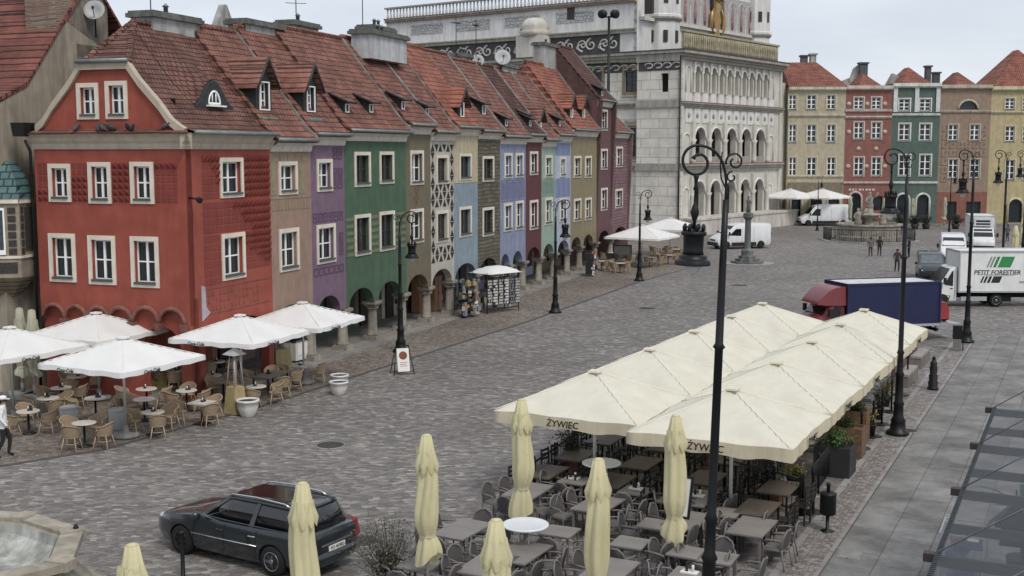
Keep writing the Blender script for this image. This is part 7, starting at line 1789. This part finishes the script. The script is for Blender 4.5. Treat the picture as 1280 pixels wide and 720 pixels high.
# pyramid heaters
hty=M('heater_ochre','#a8955e',.6,var=.15,dirt=.15); tubeg=glassmat('heater_tube',(.5,.45,.4,1),.35,.1)
def heater():
    o=empty('patio_heater'); m=MB(); m.lathe([(.42,.03),(.3,.95),(.28,.97)],4,smooth=False,rot=PI/4); m.build('gas_cabinet',hty,o)
    m=MB()
    for i in range(4):
        a=PI/4+i*PI/2; m.tube([(.29*math.cos(a),.29*math.sin(a),.95),(.16*math.cos(a),.16*math.sin(a),2.05)],.018,5)
    m.build('frame',alu,o)
    m=MB(); m.cyl((0,0,.97),(0,0,2.05),.065,.065,14); m.build('glass_tube',tubeg,o)
    m=MB(); m.lathe([(.2,2.03),(.42,2.08),(.05,2.3),(.02,2.32)],4,smooth=False,rot=PI/4); m.build('hood',alu,o); return o
HP=Proto(heater)
for px,py,lb in ((295,517,'pyramid patio heater with ochre base nearest the square'),(346,466,'pyramid patio heater left behind the long dark table'),(354,464,'pyramid patio heater right behind the long dark table')):
    p=G(px,py); HP.put((p.x,p.y,0),HA-.3,lb,'pyramid patio heaters',cat='heater',scale=1.0)
# freezer
p=G(374,452); o=empty('ice_cream_freezer',tuple(p),HA-R(8),'white chest freezer behind the rightmost white parasol pole','freezer'); m=MB(); m.box((0,0,.55),(1.3,.65,.8)); m.build('cabinet',potw,o); m=MB(); m.box((0,0,.98),(1.34,.7,.07),taper=.95); m.build('lid',cglass,o); m=MB(); m.box((0,-.33,.6),(1.0,.012,.45)); m.build('front_sign',papr,o); m=MB(); m.box((0,0,.08),(1.2,.55,.12)); m.build('plinth',plast,o)
# A-board
p=G(503,467); o=empty('a_board',tuple(p),R(18),'black framed pavement board with a round food picture at the lamp foot','sign board')
m=MB()
for sy,tl in ((-1,R(14)),(1,R(-14))):
    for sx in (-.42,.42): m.tube([(sx,sy*.36,0),(sx*.62,sy*.02,1.15)],.02,5)
m.tube([(-.27,0,1.15),(.27,0,1.15)],.02,5); m.tube([(-.4,-.3,.15),(.4,-.3,.15)],.015,5); m.build('frame',iron,o)
m=MB(); m.box((0,0,0),(.5,.02,.95)); q=m.build('poster',papr,o); q.location=(0,-.19,.6); q.rotation_euler=(R(-17),0,0)
m=MB(); m.lathe([(.17,0),(.17,.004)],20,(0,-.012,.18),axis=(0,-1,0)); m.build('food_picture',M('food_brown','#7c4028',.7,var=.5,scale=20,bump=0),q); m=MB(); [m.bb(-.16,-.014,-.12-.07*i,.16-.05*(i%2),-.0105,-.1-.07*i) for i in range(3)]; m.build('printed_lines',redp,q)
# bollard, bins, benches
p=G(1166,487); o=empty('bollard',tuple(p),0,'black turned iron bollard on the sett strip','bollard'); m=MB(); m.lathe([(.21,0),(.21,.08),(.17,.12),(.19,.3),(.15,.34),(.17,.55),(.13,.6),(.15,.85),(.12,.9),(.13,1.05),(.09,1.1),(.06,1.16)],16); m.build('shaft',iron,o); m=MB(); m.lathe([(.05,1.14),(.075,1.2),(.05,1.27),(.01,1.3)],12); m.build('knob',iron,o)
p=G(1034,664); o=empty('litter_bin',tuple(p),0,'black round litter bin on a post in front of the shrubs','litter bin'); m=MB(); m.lathe([(.16,.0),(.16,.02),(.045,.04),(.045,1.12),(.06,1.14),(.05,1.18),(.015,1.2)],12); m.build('post',iron,o); m=MB(); m.lathe([(.17,.42),(.19,.44),(.19,.88),(.2,.9),(.2,.94),(.12,.97)],20); m.build('bucket',iron,o)
p=G(1196,438); o=empty('square_bin',tuple(p),R(-20),'dark square litter bin on a slim post near the third lamp','litter bin'); m=MB(); m.box((.25,0,.65),(.05,.05,1.3)); m.build('post',iron,o); m=MB(); m.box((0,0,.85),(.42,.3,.6)); m.build('bucket',iron,o); m=MB(); m.box((0,0,.28),(.36,.28,.52)); m.build('lower_panel',M('bin_panel','#79736f',.7,var=.1),o)
for px,py,lb in ((1130,478,'stone block bench nearest the tall lamp'),(1146,455,'stone block bench farther from the camera beside the parasols')):
    p=G(px,py); o=empty('stone_bench',tuple(p),D2a,lb,'bench','stone block benches'); m=MB(); m.box((0,0,.2),(2.3,.7,.4)); m.build('plinth',M('bench_stone','#77706b',.85,var=.15,dirt=.3),o); m=MB(); m.box((0,-.12,.47),(2.34,.42,.1)); m.build('seat',M('bench_seat','#958b82',.7,var=.15),o); m=MB(); m.box((0,.24,.62),(2.34,.14,.4)); m.build('backrest',M('bench_red','#6e5450',.8,var=.15),o)
p=G(229,722); o=empty('slim_bollard',tuple(p),0,'slim black bollard at the lower edge before the estate car','bollard'); m=MB(); m.lathe([(.07,0),(.07,.03),(.045,.05),(.045,.95),(.05,.97)],12); m.build('shaft',iron,o); m=MB(); m.lathe([(.055,.96),(.055,1.0),(.02,1.02)],12); m.build('cap',iron,o)
# stanchions
def stanch():
    o=empty('barrier_post'); m=MB(); m.lathe([(.3,0),(.3,.02),(.06,.05)],18); m.build('foot',iron,o); m=MB(); m.lathe([(.035,.04),(.035,1.0),(.05,1.02),(.05,1.08),(.03,1.12),(.045,1.16),(.01,1.2)],10); m.build('post',iron,o); return o
SP=Proto(stanch)
for i,(px,py) in enumerate(((1015,641),(1076,561),(1091,546),(1102,531),(1114,515),(1126,494),(1134,478))): p=G(px,py); SP.put((p.x,p.y,0),0,'black barrier post on a round foot, %s along the terrace edge'%['nearest','second','third','fourth','fifth','sixth','farthest'][i],'barrier posts along the terrace edge',cat='post')
# dark terrace fences
def fence(a,b_,n,lab,h_=.95):
    d=(b_-a); L_=d.length; o=empty('terrace_fence',tuple(a),math.atan2(d.y,d.x),lab,'fence')
    for i in range(n+1): m=MB(); m.lathe([(.035,0),(.035,h_+.1),(.02,h_+.16)],8,(L_*i/n,0,0)); m.build('post',iron,o)
    m=MB(); m.tube([(0,0,h_),(L_,0,h_)],.025,6); m.tube([(0,0,.15),(L_,0,.15)],.02,6); k=int(L_/.13)
    for j in range(k): m.cyl((L_*j/k,0,.15),(L_*j/k,0,h_),.009,.009,4)
    m.build('bars',iron,o)
a=G(668,622); b_=G(775,538); fence(a,b_,5,'black barred fence along the square side under the first parasol')
a=G(905,618); b_=G(1000,645); fence(a,b_,3,'black barred fence before the terracotta planters')
a=G(1003,645); b_=G(1040,592); fence(a,b_,2,'short black fence running to the big dark planter')
# manholes
mh=M('manhole_iron','#45423f',.8,metal=.3,var=.3,scale=12,bump=.6,bscale=40)
for px,py,r,lb in ((413,557,.42,'round iron manhole cover on the open setts'),(452,677,.4,'round iron manhole cover behind the estate car'),(809,386,.5,'dark manhole cover beside the parasol roofs'),(1137,539,.25,'small round cover among the granite slabs'),(925,357,.5,'manhole cover near the statue column')):
    p=G(px,py); o=empty('manhole_cover',(p.x,p.y,.012),0,lb,'manhole cover','manhole covers'); m=MB(); m.lathe([(r,0),(r,.012),(r*.9,.014)],24); m.build('lid',mh,o); m=MB(); m.lathe([(r*1.12,-.02),(r*1.12,.008),(r*1.01,.009)],24); m.build('collar',kerbm,o)
p=G(1062,694); o=empty('square_cover',(p.x,p.y,.014),pa,'square metal cover set in the slabs near the litter bin','manhole cover'); m=MB(); m.box((0,0,.004),(.5,.42,.008)); m.build('lid',M('cover_steel','#8f8d88',.6,metal=.3,var=.2),o); m=MB(); ring_=m.plate(rect(-.29,-.25,.29,.25),[rect(-.255,-.215,.255,.215)],-.01,.006,'xy'); m.build('collar',kerbm,o)
# ================================================================ souvenir stalls
random.seed(8)
goods=[M('goods_%d'%i,c,.7,var=.2,scale=10,bump=0) for i,c in enumerate(['#b9b7b2','#7c4540','#a08f62','#474d5c','#57584f','#d8d5cf','#a06a50','#2e2b2c','#77828a'])]
def goodsmesh(par,n,x0,x1,y0,y1,z0,z1,s0_,s1_,name='goods'):
    ms=[MB() for _ in goods]
    for i in range(n):
        k=random.randrange(len(goods)); m=ms[k]; m.box((random.uniform(x0,x1),random.uniform(y0,y1),random.uniform(z0,z1)),(random.uniform(s0_,s1_),random.uniform(s0_*.6,s1_*.6),random.uniform(s0_,s1_*1.2)),random.uniform(0,.6))
    for k,m in enumerate(ms):
        if m.v: m.build(name,goods[k],par)
p=G(620,389); s_=empty('souvenir_stall',tuple(p),HA-PI/2+R(62),'souvenir stall with hanging card racks under a small white awning','stall')
m=MB()
for x in (-1.2,1.2):
    for y in (-.6,.6): m.cyl((x,y,0),(x,y,2.3),.03,.03,6)
m.tube([(-1.2,-.6,2.0),(1.2,-.6,2.0)],.03,6); m.tube([(-1.2,-.6,.25),(1.2,-.6,.25)],.03,6); m.build('frame',metal_d,s_)
m=MB(); n=10; vs=[]
for i in range(n+1):
    for j in range(7): u=-1+2*i/n; v=-1+j/3; vs.append((u*1.25,v*.95,2.62-.38*max(abs(u)**2.2,abs(v)**2)))
m.add(vs,[(i*7+j,(i+1)*7+j,(i+1)*7+j+1,i*7+j+1) for i in range(n) for j in range(6)],True); m.build('awning',wcl,s_,fix=False)
rackm=M('rack_board','#353436',.8,var=.2)
for i in range(6):
    x=-1.05+.42*i; m=MB(); m.bb(x-.17,-.66,.45,x+.17,-.62,1.95); q=m.build('card_rack',rackm,s_)
    m=MB()
    for a_ in range(4):
        for b_ in range(9):
            if random.random()<.86: m.bb(x-.15+a_*.078,-.675,.5+b_*.16,x-.09+a_*.078,-.661,.61+b_*.16)
    m.build('cards',goods[(0,5,0,5,8,0)[i]],q)
goodsmesh(s_,40,-1.1,1.1,-.5,.5,.3,1.9,.1,.3); goodsmesh(s_,16,-1.2,1.2,-.6,-.5,2.0,2.25,.08,.25,'hanging_goods')
p=G(584,396); s_=empty('souvenir_rack',tuple(p),HA-PI/2+R(55),'free standing rack of white and red souvenirs left of the stall','display rack')
m=MB(); m.lathe([(.4,0),(.4,.05),(.04,.08),(.04,2.0)],12); [m.lathe([(.5,z),(.5,z+.03)],14) for z in (.4,.85,1.3,1.7)]; m.build('stand',metal_d,s_)
goodsmesh(s_,24,-.7,.7,-.45,.3,.3,.75,.15,.3); goodsmesh(s_,22,-.55,.55,-.4,.3,.9,1.35,.12,.28); goodsmesh(s_,16,-.5,.6,-.3,.3,1.45,2.0,.12,.3)
for px,py,lb in ((530,393,'tall plain brown cupboard standing in the arcade left of the goods shelf'),(549,391,'brown cupboard with souvenirs on its side under the checkered house')):
    p=G(px,py); s_=empty('arcade_cupboard',(p.x-.3,p.y+.5,.06),HA,lb,'cupboard','cupboards in the arcade'); m=MB(); m.box((0,0,1.0),(1.0,.5,1.95)); m.build('case',M('cupboard_brown','#a3764f',.6,var=.12,dirt=.1),s_); m=MB(); m.bb(-.01,-.262,.1,.01,-.251,1.9); m.bb(.06,-.275,.95,.09,-.251,1.1); m.build('door_edge',dkpl,s_)
    if px>540: goodsmesh(s_,22,.55,.75,-.2,.3,.2,1.9,.12,.28)
p=G(738,345); s_=empty('postcard_stand',(p.x,p.y,0),HA,'red and white postcard stand under the mustard house','display rack'); m=MB(); m.box((0,0,.9),(.9,.5,1.5)); m.build('case',goods[7],s_); goodsmesh(s_,24,-.5,.5,-.35,-.2,.2,1.8,.12,.3)
p=G(778,330); s_=empty('specials_board',(p.x,p.y,0),R(5),'grey framed board among the town hall cafe tables','sign board'); m=MB(); ring(m,1.5,1.1,.08,-.03,.03); q=m.build('frame',dkpl,s_); q.location=(0,0,1.0); m=MB(); m.bb(-.67,-.01,-.47,.67,.01,.47); q2=m.build('panel',M('board_grey','#8c8f8c',.6,var=.2,scale=4),q); m=MB(); m.bb(-.6,-.03,0,-.55,.03,.5); m.bb(.55,-.03,0,.6,.03,.5); m.build('legs',dkpl,s_)
# ================================================================ glass canopy at the right edge
steel=M('canopy_steel','#4b5053',.5,metal=.4,var=.15,dirt=.2); rodm=M('canopy_rod','#8e9294',.4,metal=.5,var=.1,bump=0); cgl=glassmat('canopy_glass',(.07,.075,.08,1),.33,.5)
E0=G(1243,513,3.3); E1=G(1172,697,3.3); ed=(E1-E0); ca_=math.atan2(ed.y,ed.x); Lc=ed.length
cn=empty('glass_canopy',(E0.x,E0.y,0),ca_,'steel and glass canopy hung on tie rods at the right edge','canopy')
# local x runs towards the camera, local +y lies to the right of that direction (towards the building)
sgn=1 if Vector((-math.sin(ca_),math.cos(ca_),0)).x>0 else -1
W_=4.2; LX=Lc+3.5
m=MB(); m.bb(0,.02 if sgn>0 else -W_,3.34,LX,W_ if sgn>0 else -.02,3.36); m.build('glass_pane',cgl,cn)
us=[HXX for HXX in []]
def ux(px,py): q=G(px,py,3.3)-E0; return q.dot(ed.normalized())
beams=[0.0,ux(1236,536),ux(1225,558),ux(1215,588),ux(1203,615),ux(1188,657),Lc,Lc+1.5,Lc+3.0]
for i,x in enumerate(beams):
    th=.07 if i%2==0 else .045; m=MB(); m.bb(x-th/2,min(0,sgn*W_),3.18,x+th/2,max(0,sgn*W_),3.335); m.build('beam',steel,cn)
m=MB(); m.tube([(0,0,3.3),(LX,0,3.3)],.035,8)
k=0
while k<LX: m.box((k,0,3.35),(.03,.06,.05)); k+=.09
m.build('edge_tube',steel,cn)
for x in beams[::2]:
    m=MB(); m.box((x,-sgn*.08,3.3),(.14,.22,.12)); m.cyl((x-.09,0,3.3),(x+.09,0,3.3),.06,.06,10); m.build('bracket',M('bracket_iron','#3d3030',.6,var=.2),cn)
    m=MB(); m.tube([(x,0,3.38),(x-.6,sgn*W_,6.2)],.013,5); m.build('tie_rod',rodm,cn)
m=MB(); m.bb(-.1,sgn*W_ if sgn>0 else -W_-.25,3.1,LX,(W_+.25) if sgn>0 else -W_,3.5); m.build('wall_beam',steel,cn)
for x in (0,Lc*.5,Lc): m=MB(); m.cyl((x,sgn*(W_-.1),0),(x,sgn*(W_-.1),3.2),.07,.07,8); m.build('post',steel,cn)
# things below the canopy
cp_=G(1206,712,0.5); o=empty('glass_display_case',(cp_.x+.05,cp_.y+.25,0),ca_,'glass display case filled with blue and white goods under the canopy corner','display case')
m=MB(); 
for sx in (-.55,.55):
    for sy in (-.42,.42): m.box((sx,sy,.65),(.035,.035,1.3))
for z in (.03,1.29):
    for sy in (-.42,.42): m.box((0,sy,z),(1.1,.03,.03))
    for sx in (-.55,.55): m.box((sx,0,z),(.03,.84,.03))
m.build('frame',alu,o); m=MB(); m.box((0,0,.65),(1.06,.8,1.2)); m.build('glass',glassmat('case_glass',(.5,.55,.6,1),.12,.05),o)
m=MB(); random.seed(2)
bl=M('crate_blue','#4a5f8c',.6,var=.2)
for i in range(9): m.box((random.uniform(-.38,.38),random.uniform(-.26,.26),.15+.1*i),(.5,.35,.09),random.uniform(-.2,.2))
m.build('blue_packages',bl,o); m=MB(); m.box((.1,-.1,1.09),(.42,.3,.1),.2); m.box((-.3,.2,1.07),(.3,.25,.06),-.2); m.build('brown_carton',terra,o); m=MB(); m.box((.2,-.405 if True else 0,.9),(.3,.006,.4)); m.box((.12,.15,1.1),(.2,.3,.01)); m.build('price_sheet',papr,o)
q=G(1262,668,1.0); o=empty('palm_plant',(q.x+.3,q.y,0),0,'spiky dark palm in a pot beneath the glass canopy','plant'); m=MB(); m.lathe([(.25,0),(.34,.5),(.3,.5)],14); m.build('container',dkpl,o); m=MB(); m.cyl((0,0,.4),(0,0,1.5),.06,.04,8); m.build('stem',twig,o); m=MB(); rnd=random.Random(4)
for i in range(16):
    a=i*2*PI/16+rnd.uniform(-.1,.1); e_=rnd.uniform(-.2,.7); pts=[(0,0,1.5)]+[(t*1.25*math.cos(a)*math.cos(e_*.6),t*1.25*math.sin(a)*math.cos(e_*.6),1.5+t*(.5+e_)-t*t*.75) for t in (.25,.5,.75,1)]
    for t_ in range(4):
        p0=Vector(pts[t_]);p1=Vector(pts[t_+1]); s0_=Vector((-math.sin(a),math.cos(a),0)); w0=.07*(1-.8*abs(t_/4-.35)); w1=.07*(1-.8*abs((t_+1)/4-.35)) if t_<3 else .004
        m.add([tuple(p0-s0_*w0),tuple(p0+s0_*w0),tuple(p1+s0_*w1),tuple(p1-s0_*w1)],[(0,1,2,3)])
m.build('fronds',M('palm_green','#31473c',.6,var=.2,bump=0),o,fix=False)
q=G(1276,655,2.6); o=empty('hanging_lantern',(q.x-.1,q.y,2.3),ca_,'black four sided lantern hanging under the canopy beams','lantern'); m=MB(); m.box((0,0,.32),(.62,.62,.07)); m.lathe([(.42,.36),(.08,.62)],4,smooth=False,rot=PI/4); m.tube([(0,0,.6),(0,0,.9)],.015,5); m.build('roof',iron,o); m=MB(); m.box((0,0,.15),(.42,.42,.28)); m.build('glass_body',cglass,o); m=MB(); m.box((0,0,-.02),(.46,.46,.05)); m.lathe([(.05,-.1),(.07,-.05),(.03,-.02)],8); m.build('base',iron,o)
# ================================================================ people
skin=M('skin','#a37a66',.7,var=.05,bump=0)
def person(px,py,h_,rz,lab,cols,pose='walk',hat=None,seed=1):
    """one skinned body; materials by zone; hair or cap as a child"""
    p=G(px,py); o=empty('person',(p.x,p.y,.01),rz,lab,'person')
    k=h_/1.75; rnd=random.Random(seed); st=.2 if pose=='walk' else .04
    J={'pel':(0,0,.95),'sp':(0,.01,1.15),'ch':(0,.0,1.36),'nk':(0,.01,1.5),'hd':(0,.03,1.6),'ht':(0,.02,1.72),
       'hl':(-.1,0,.9),'kl':(-.11,st*.75,.5),'al':(-.11,st*.55-.02,.09),'tl':(-.12,st*.55+.13,.03),'hr':(.1,0,.9),'kr':(.11,-st*.3+.05,.5),'ar':(.11,-st*1.1,.1),'tr':(.12,-st*1.1+.14,.03),
       'sl':(-.18,.0,1.42),'el':(-.25,-.05 if pose=='walk' else .02,1.15),'wl':(-.25,.08,.93),'fl':(-.24,.1,.84),'sr':(.18,.0,1.42),'er':(.25,-.03,1.15),'wr':(.25,.12,.95),'fr':(.24,.15,.87)}
    E=[('pel','sp'),('sp','ch'),('ch','nk'),('nk','hd'),('hd','ht'),('pel','hl'),('hl','kl'),('kl','al'),('al','tl'),('pel','hr'),('hr','kr'),('kr','ar'),('ar','tr'),('ch','sl'),('sl','el'),('el','wl'),('wl','fl'),('ch','sr'),('sr','er'),('er','wr'),('wr','fr')]
    Rr={'pel':(.15,.11),'sp':(.14,.1),'ch':(.16,.11),'nk':(.06,.06),'hd':(.085,.1),'ht':(.06,.07),'hl':(.1,.1),'hr':(.1,.1),'kl':(.065,.065),'kr':(.065,.065),'al':(.045,.05),'ar':(.045,.05),'tl':(.04,.03),'tr':(.04,.03),'sl':(.07,.07),'sr':(.07,.07),'el':(.048,.048),'er':(.048,.048),'wl':(.033,.033),'wr':(.033,.033),'fl':(.035,.02),'fr':(.035,.02)}
    names_=list(J); me=bpy.data.meshes.new('body'); me.from_pydata([tuple(c*k for c in J[n]) for n in names_],[(names_.index(a),names_.index(b_)) for a,b_ in E],[])
    bo=bpy.data.objects.new('body',me); scene.collection.objects.link(bo); bo.modifiers.new('s','SKIN')
    me.skin_vertices.new() if not me.skin_vertices else None
    for i,n in enumerate(names_): me.skin_vertices[0].data[i].radius=(Rr[n][0]*k,Rr[n][1]*k)
    me.skin_vertices[0].data[0].use_root=True
    sb=bo.modifiers.new('u','SUBSURF'); sb.levels=2; sb.render_levels=2
    bpy.context.view_layer.update(); m2=bpy.data.meshes.new_from_object(bo.evaluated_get(bpy.context.evaluated_depsgraph_get())); bo.modifiers.clear(); bo.data=m2
    top,trs,shoe,hair=[M('cloth_'+c.strip('#'),c,.85,var=.12,scale=9,bump=.2) for c in cols]
    m2.materials.clear(); [m2.materials.append(x) for x in (skin,top,trs,shoe)]
    for f in m2.polygons:
        c=f.center/k; f.use_smooth=True
        if c.z>1.5: i=0
        elif abs(c.x)>.19 and c.z<.95: i=0
        elif c.z>.86 or abs(c.x)>.2: i=1
        elif c.z>.1: i=2
        else: i=3
        f.material_index=i
    bo.parent=o
    m=MB(); m.lathe([(.102,.0),(.108,.05),(.095,.11),(.05,.145),(.01,.15)],12,(0,.015*k,1.6*k)); m.lathe([(.06,-.1),(.09,-.02),(.1,.04)],10,(0,-.03*k,1.63*k)); m.build('hair',hair,o)
    m=MB()
    for sg in (-1,1): m.box((sg*.035*k,.128*k,1.63*k),(.022,.012,.012)); m.lathe([(.01,0),(.022,.008),(.01,.016)],6,(sg*.093*k,.02*k,1.61*k),axis=(sg,0,0))
    m.lathe([(.014,0),(.016,.02),(.004,.045)],6,(0,.125*k,1.585*k)); m.build('face_features',M('face_detail','#6e4a3e',.7,bump=0),o)
    if hat: m=MB(); m.lathe([(.112,.06),(.115,.1),(.1,.15),(.02,.17)],14,(0,.015*k,1.6*k)); m.add([(-.09,.1,1.665*k),(.09,.1,1.665*k),(.07,.21,1.655*k),(-.07,.21,1.655*k),(0,.12,1.69*k)],[(0,1,2,3),(0,4,1)]); m.build('cap',M('cap_white',hat,.8,bump=0),o)
    return o,k
o,k=person(6,572,1.85,R(-75),'person in white jacket and white cap walking at the left edge',('#dfe0e0','#26272c','#1d1d1f','#3a2f28'),hat='#e4e4e2')
b_=empty('backpack',(0,0,0)); 
pp=G(6,572); fdir=R(-75); bx=pp.x+(-.0)*1; q=Vector((math.sin(R(75)),math.cos(R(75)),0)); 
b_.location=(pp.x-q.x*.22,pp.y-q.y*.22,1.13); b_.rotation_euler=(0,0,fdir); tag(b_,'black backpack on the back of the person in white','backpack')
m=MB(); m.lathe([(.1,0),(.17,.06),(.18,.25),(.15,.4),(.07,.46)],14,sy=.62); m.build('bag',M('bag_black','#202126',.8,var=.15),b_); m=MB(); m.tube([(-.1,.08,.42),(-.12,.26,.4),(-.12,.3,.2),(-.11,.08,.05)],.02,5); m.tube([(.1,.08,.42),(.12,.26,.4),(.12,.3,.2),(.11,.08,.05)],.02,5); m.build('straps',letb,b_)
PP=[(1088,321,1.7,0,'person in grey coat standing left of the pair before the fountain',('#6b625c','#3a3431','#222','#3b2f28')),(1099,320,1.7,PI,'person in black jacket standing right of the pair before the fountain',('#232227','#2d2b30','#1d1d1d','#2a211d')),(1121,340,1.75,R(170),'person in dark maroon jacket walking towards the camera on the square',('#4a3438','#26262b','#1b1b1b','#2c2420')),(1129,320,1.8,R(60),'person in black behind the second tall lamp',('#1f1f22','#222226','#1a1a1a','#241d1a')),(1136,322,1.75,R(90),'person in dark clothes leaning close to the lamp by the fountain',('#2c2a2d','#242428','#1a1a1a','#241d1a')),(1259,302,1.75,R(20),'person in grey standing right of the refrigerated truck',('#57544f','#3a3a3c','#222','#2d2622'))]
for i,(px,py,h_,rz_,lb,cs) in enumerate(PP):
    cs=tuple(c if len(c)==7 else '#222222' for c in cs); person(px,py,h_,rz_,lb,cs,'walk' if i in (2,) else 'stand',seed=i)
# cafe clutter by the hall: small lectern sign, mast behind the roofs
p=AT(761,60,119); o=empty('camera_mast',(p.x,p.y,0),0,'tall dark mast with twin camera heads rising behind the tall brown house','mast'); H_=AT(761,20,119).z; m=MB(); m.lathe([(.22,0),(.16,H_*.5),(.13,H_)],10); m.build('pole',metal_d,o); m=MB(); m.tube([(-.7,0,H_-.1),(.7,0,H_-.1)],.07,6); m.build('crossbar',metal_d,o)
for sx in (-.6,.5): m=MB(); m.lathe([(.2,-.5),(.42,-.1),(.42,.35),(.2,.45)],12,(sx,0,H_+.2),axis=(.5*(1 if sx>0 else -1),-1,-.2)); m.build('camera_head',metal_d,o)
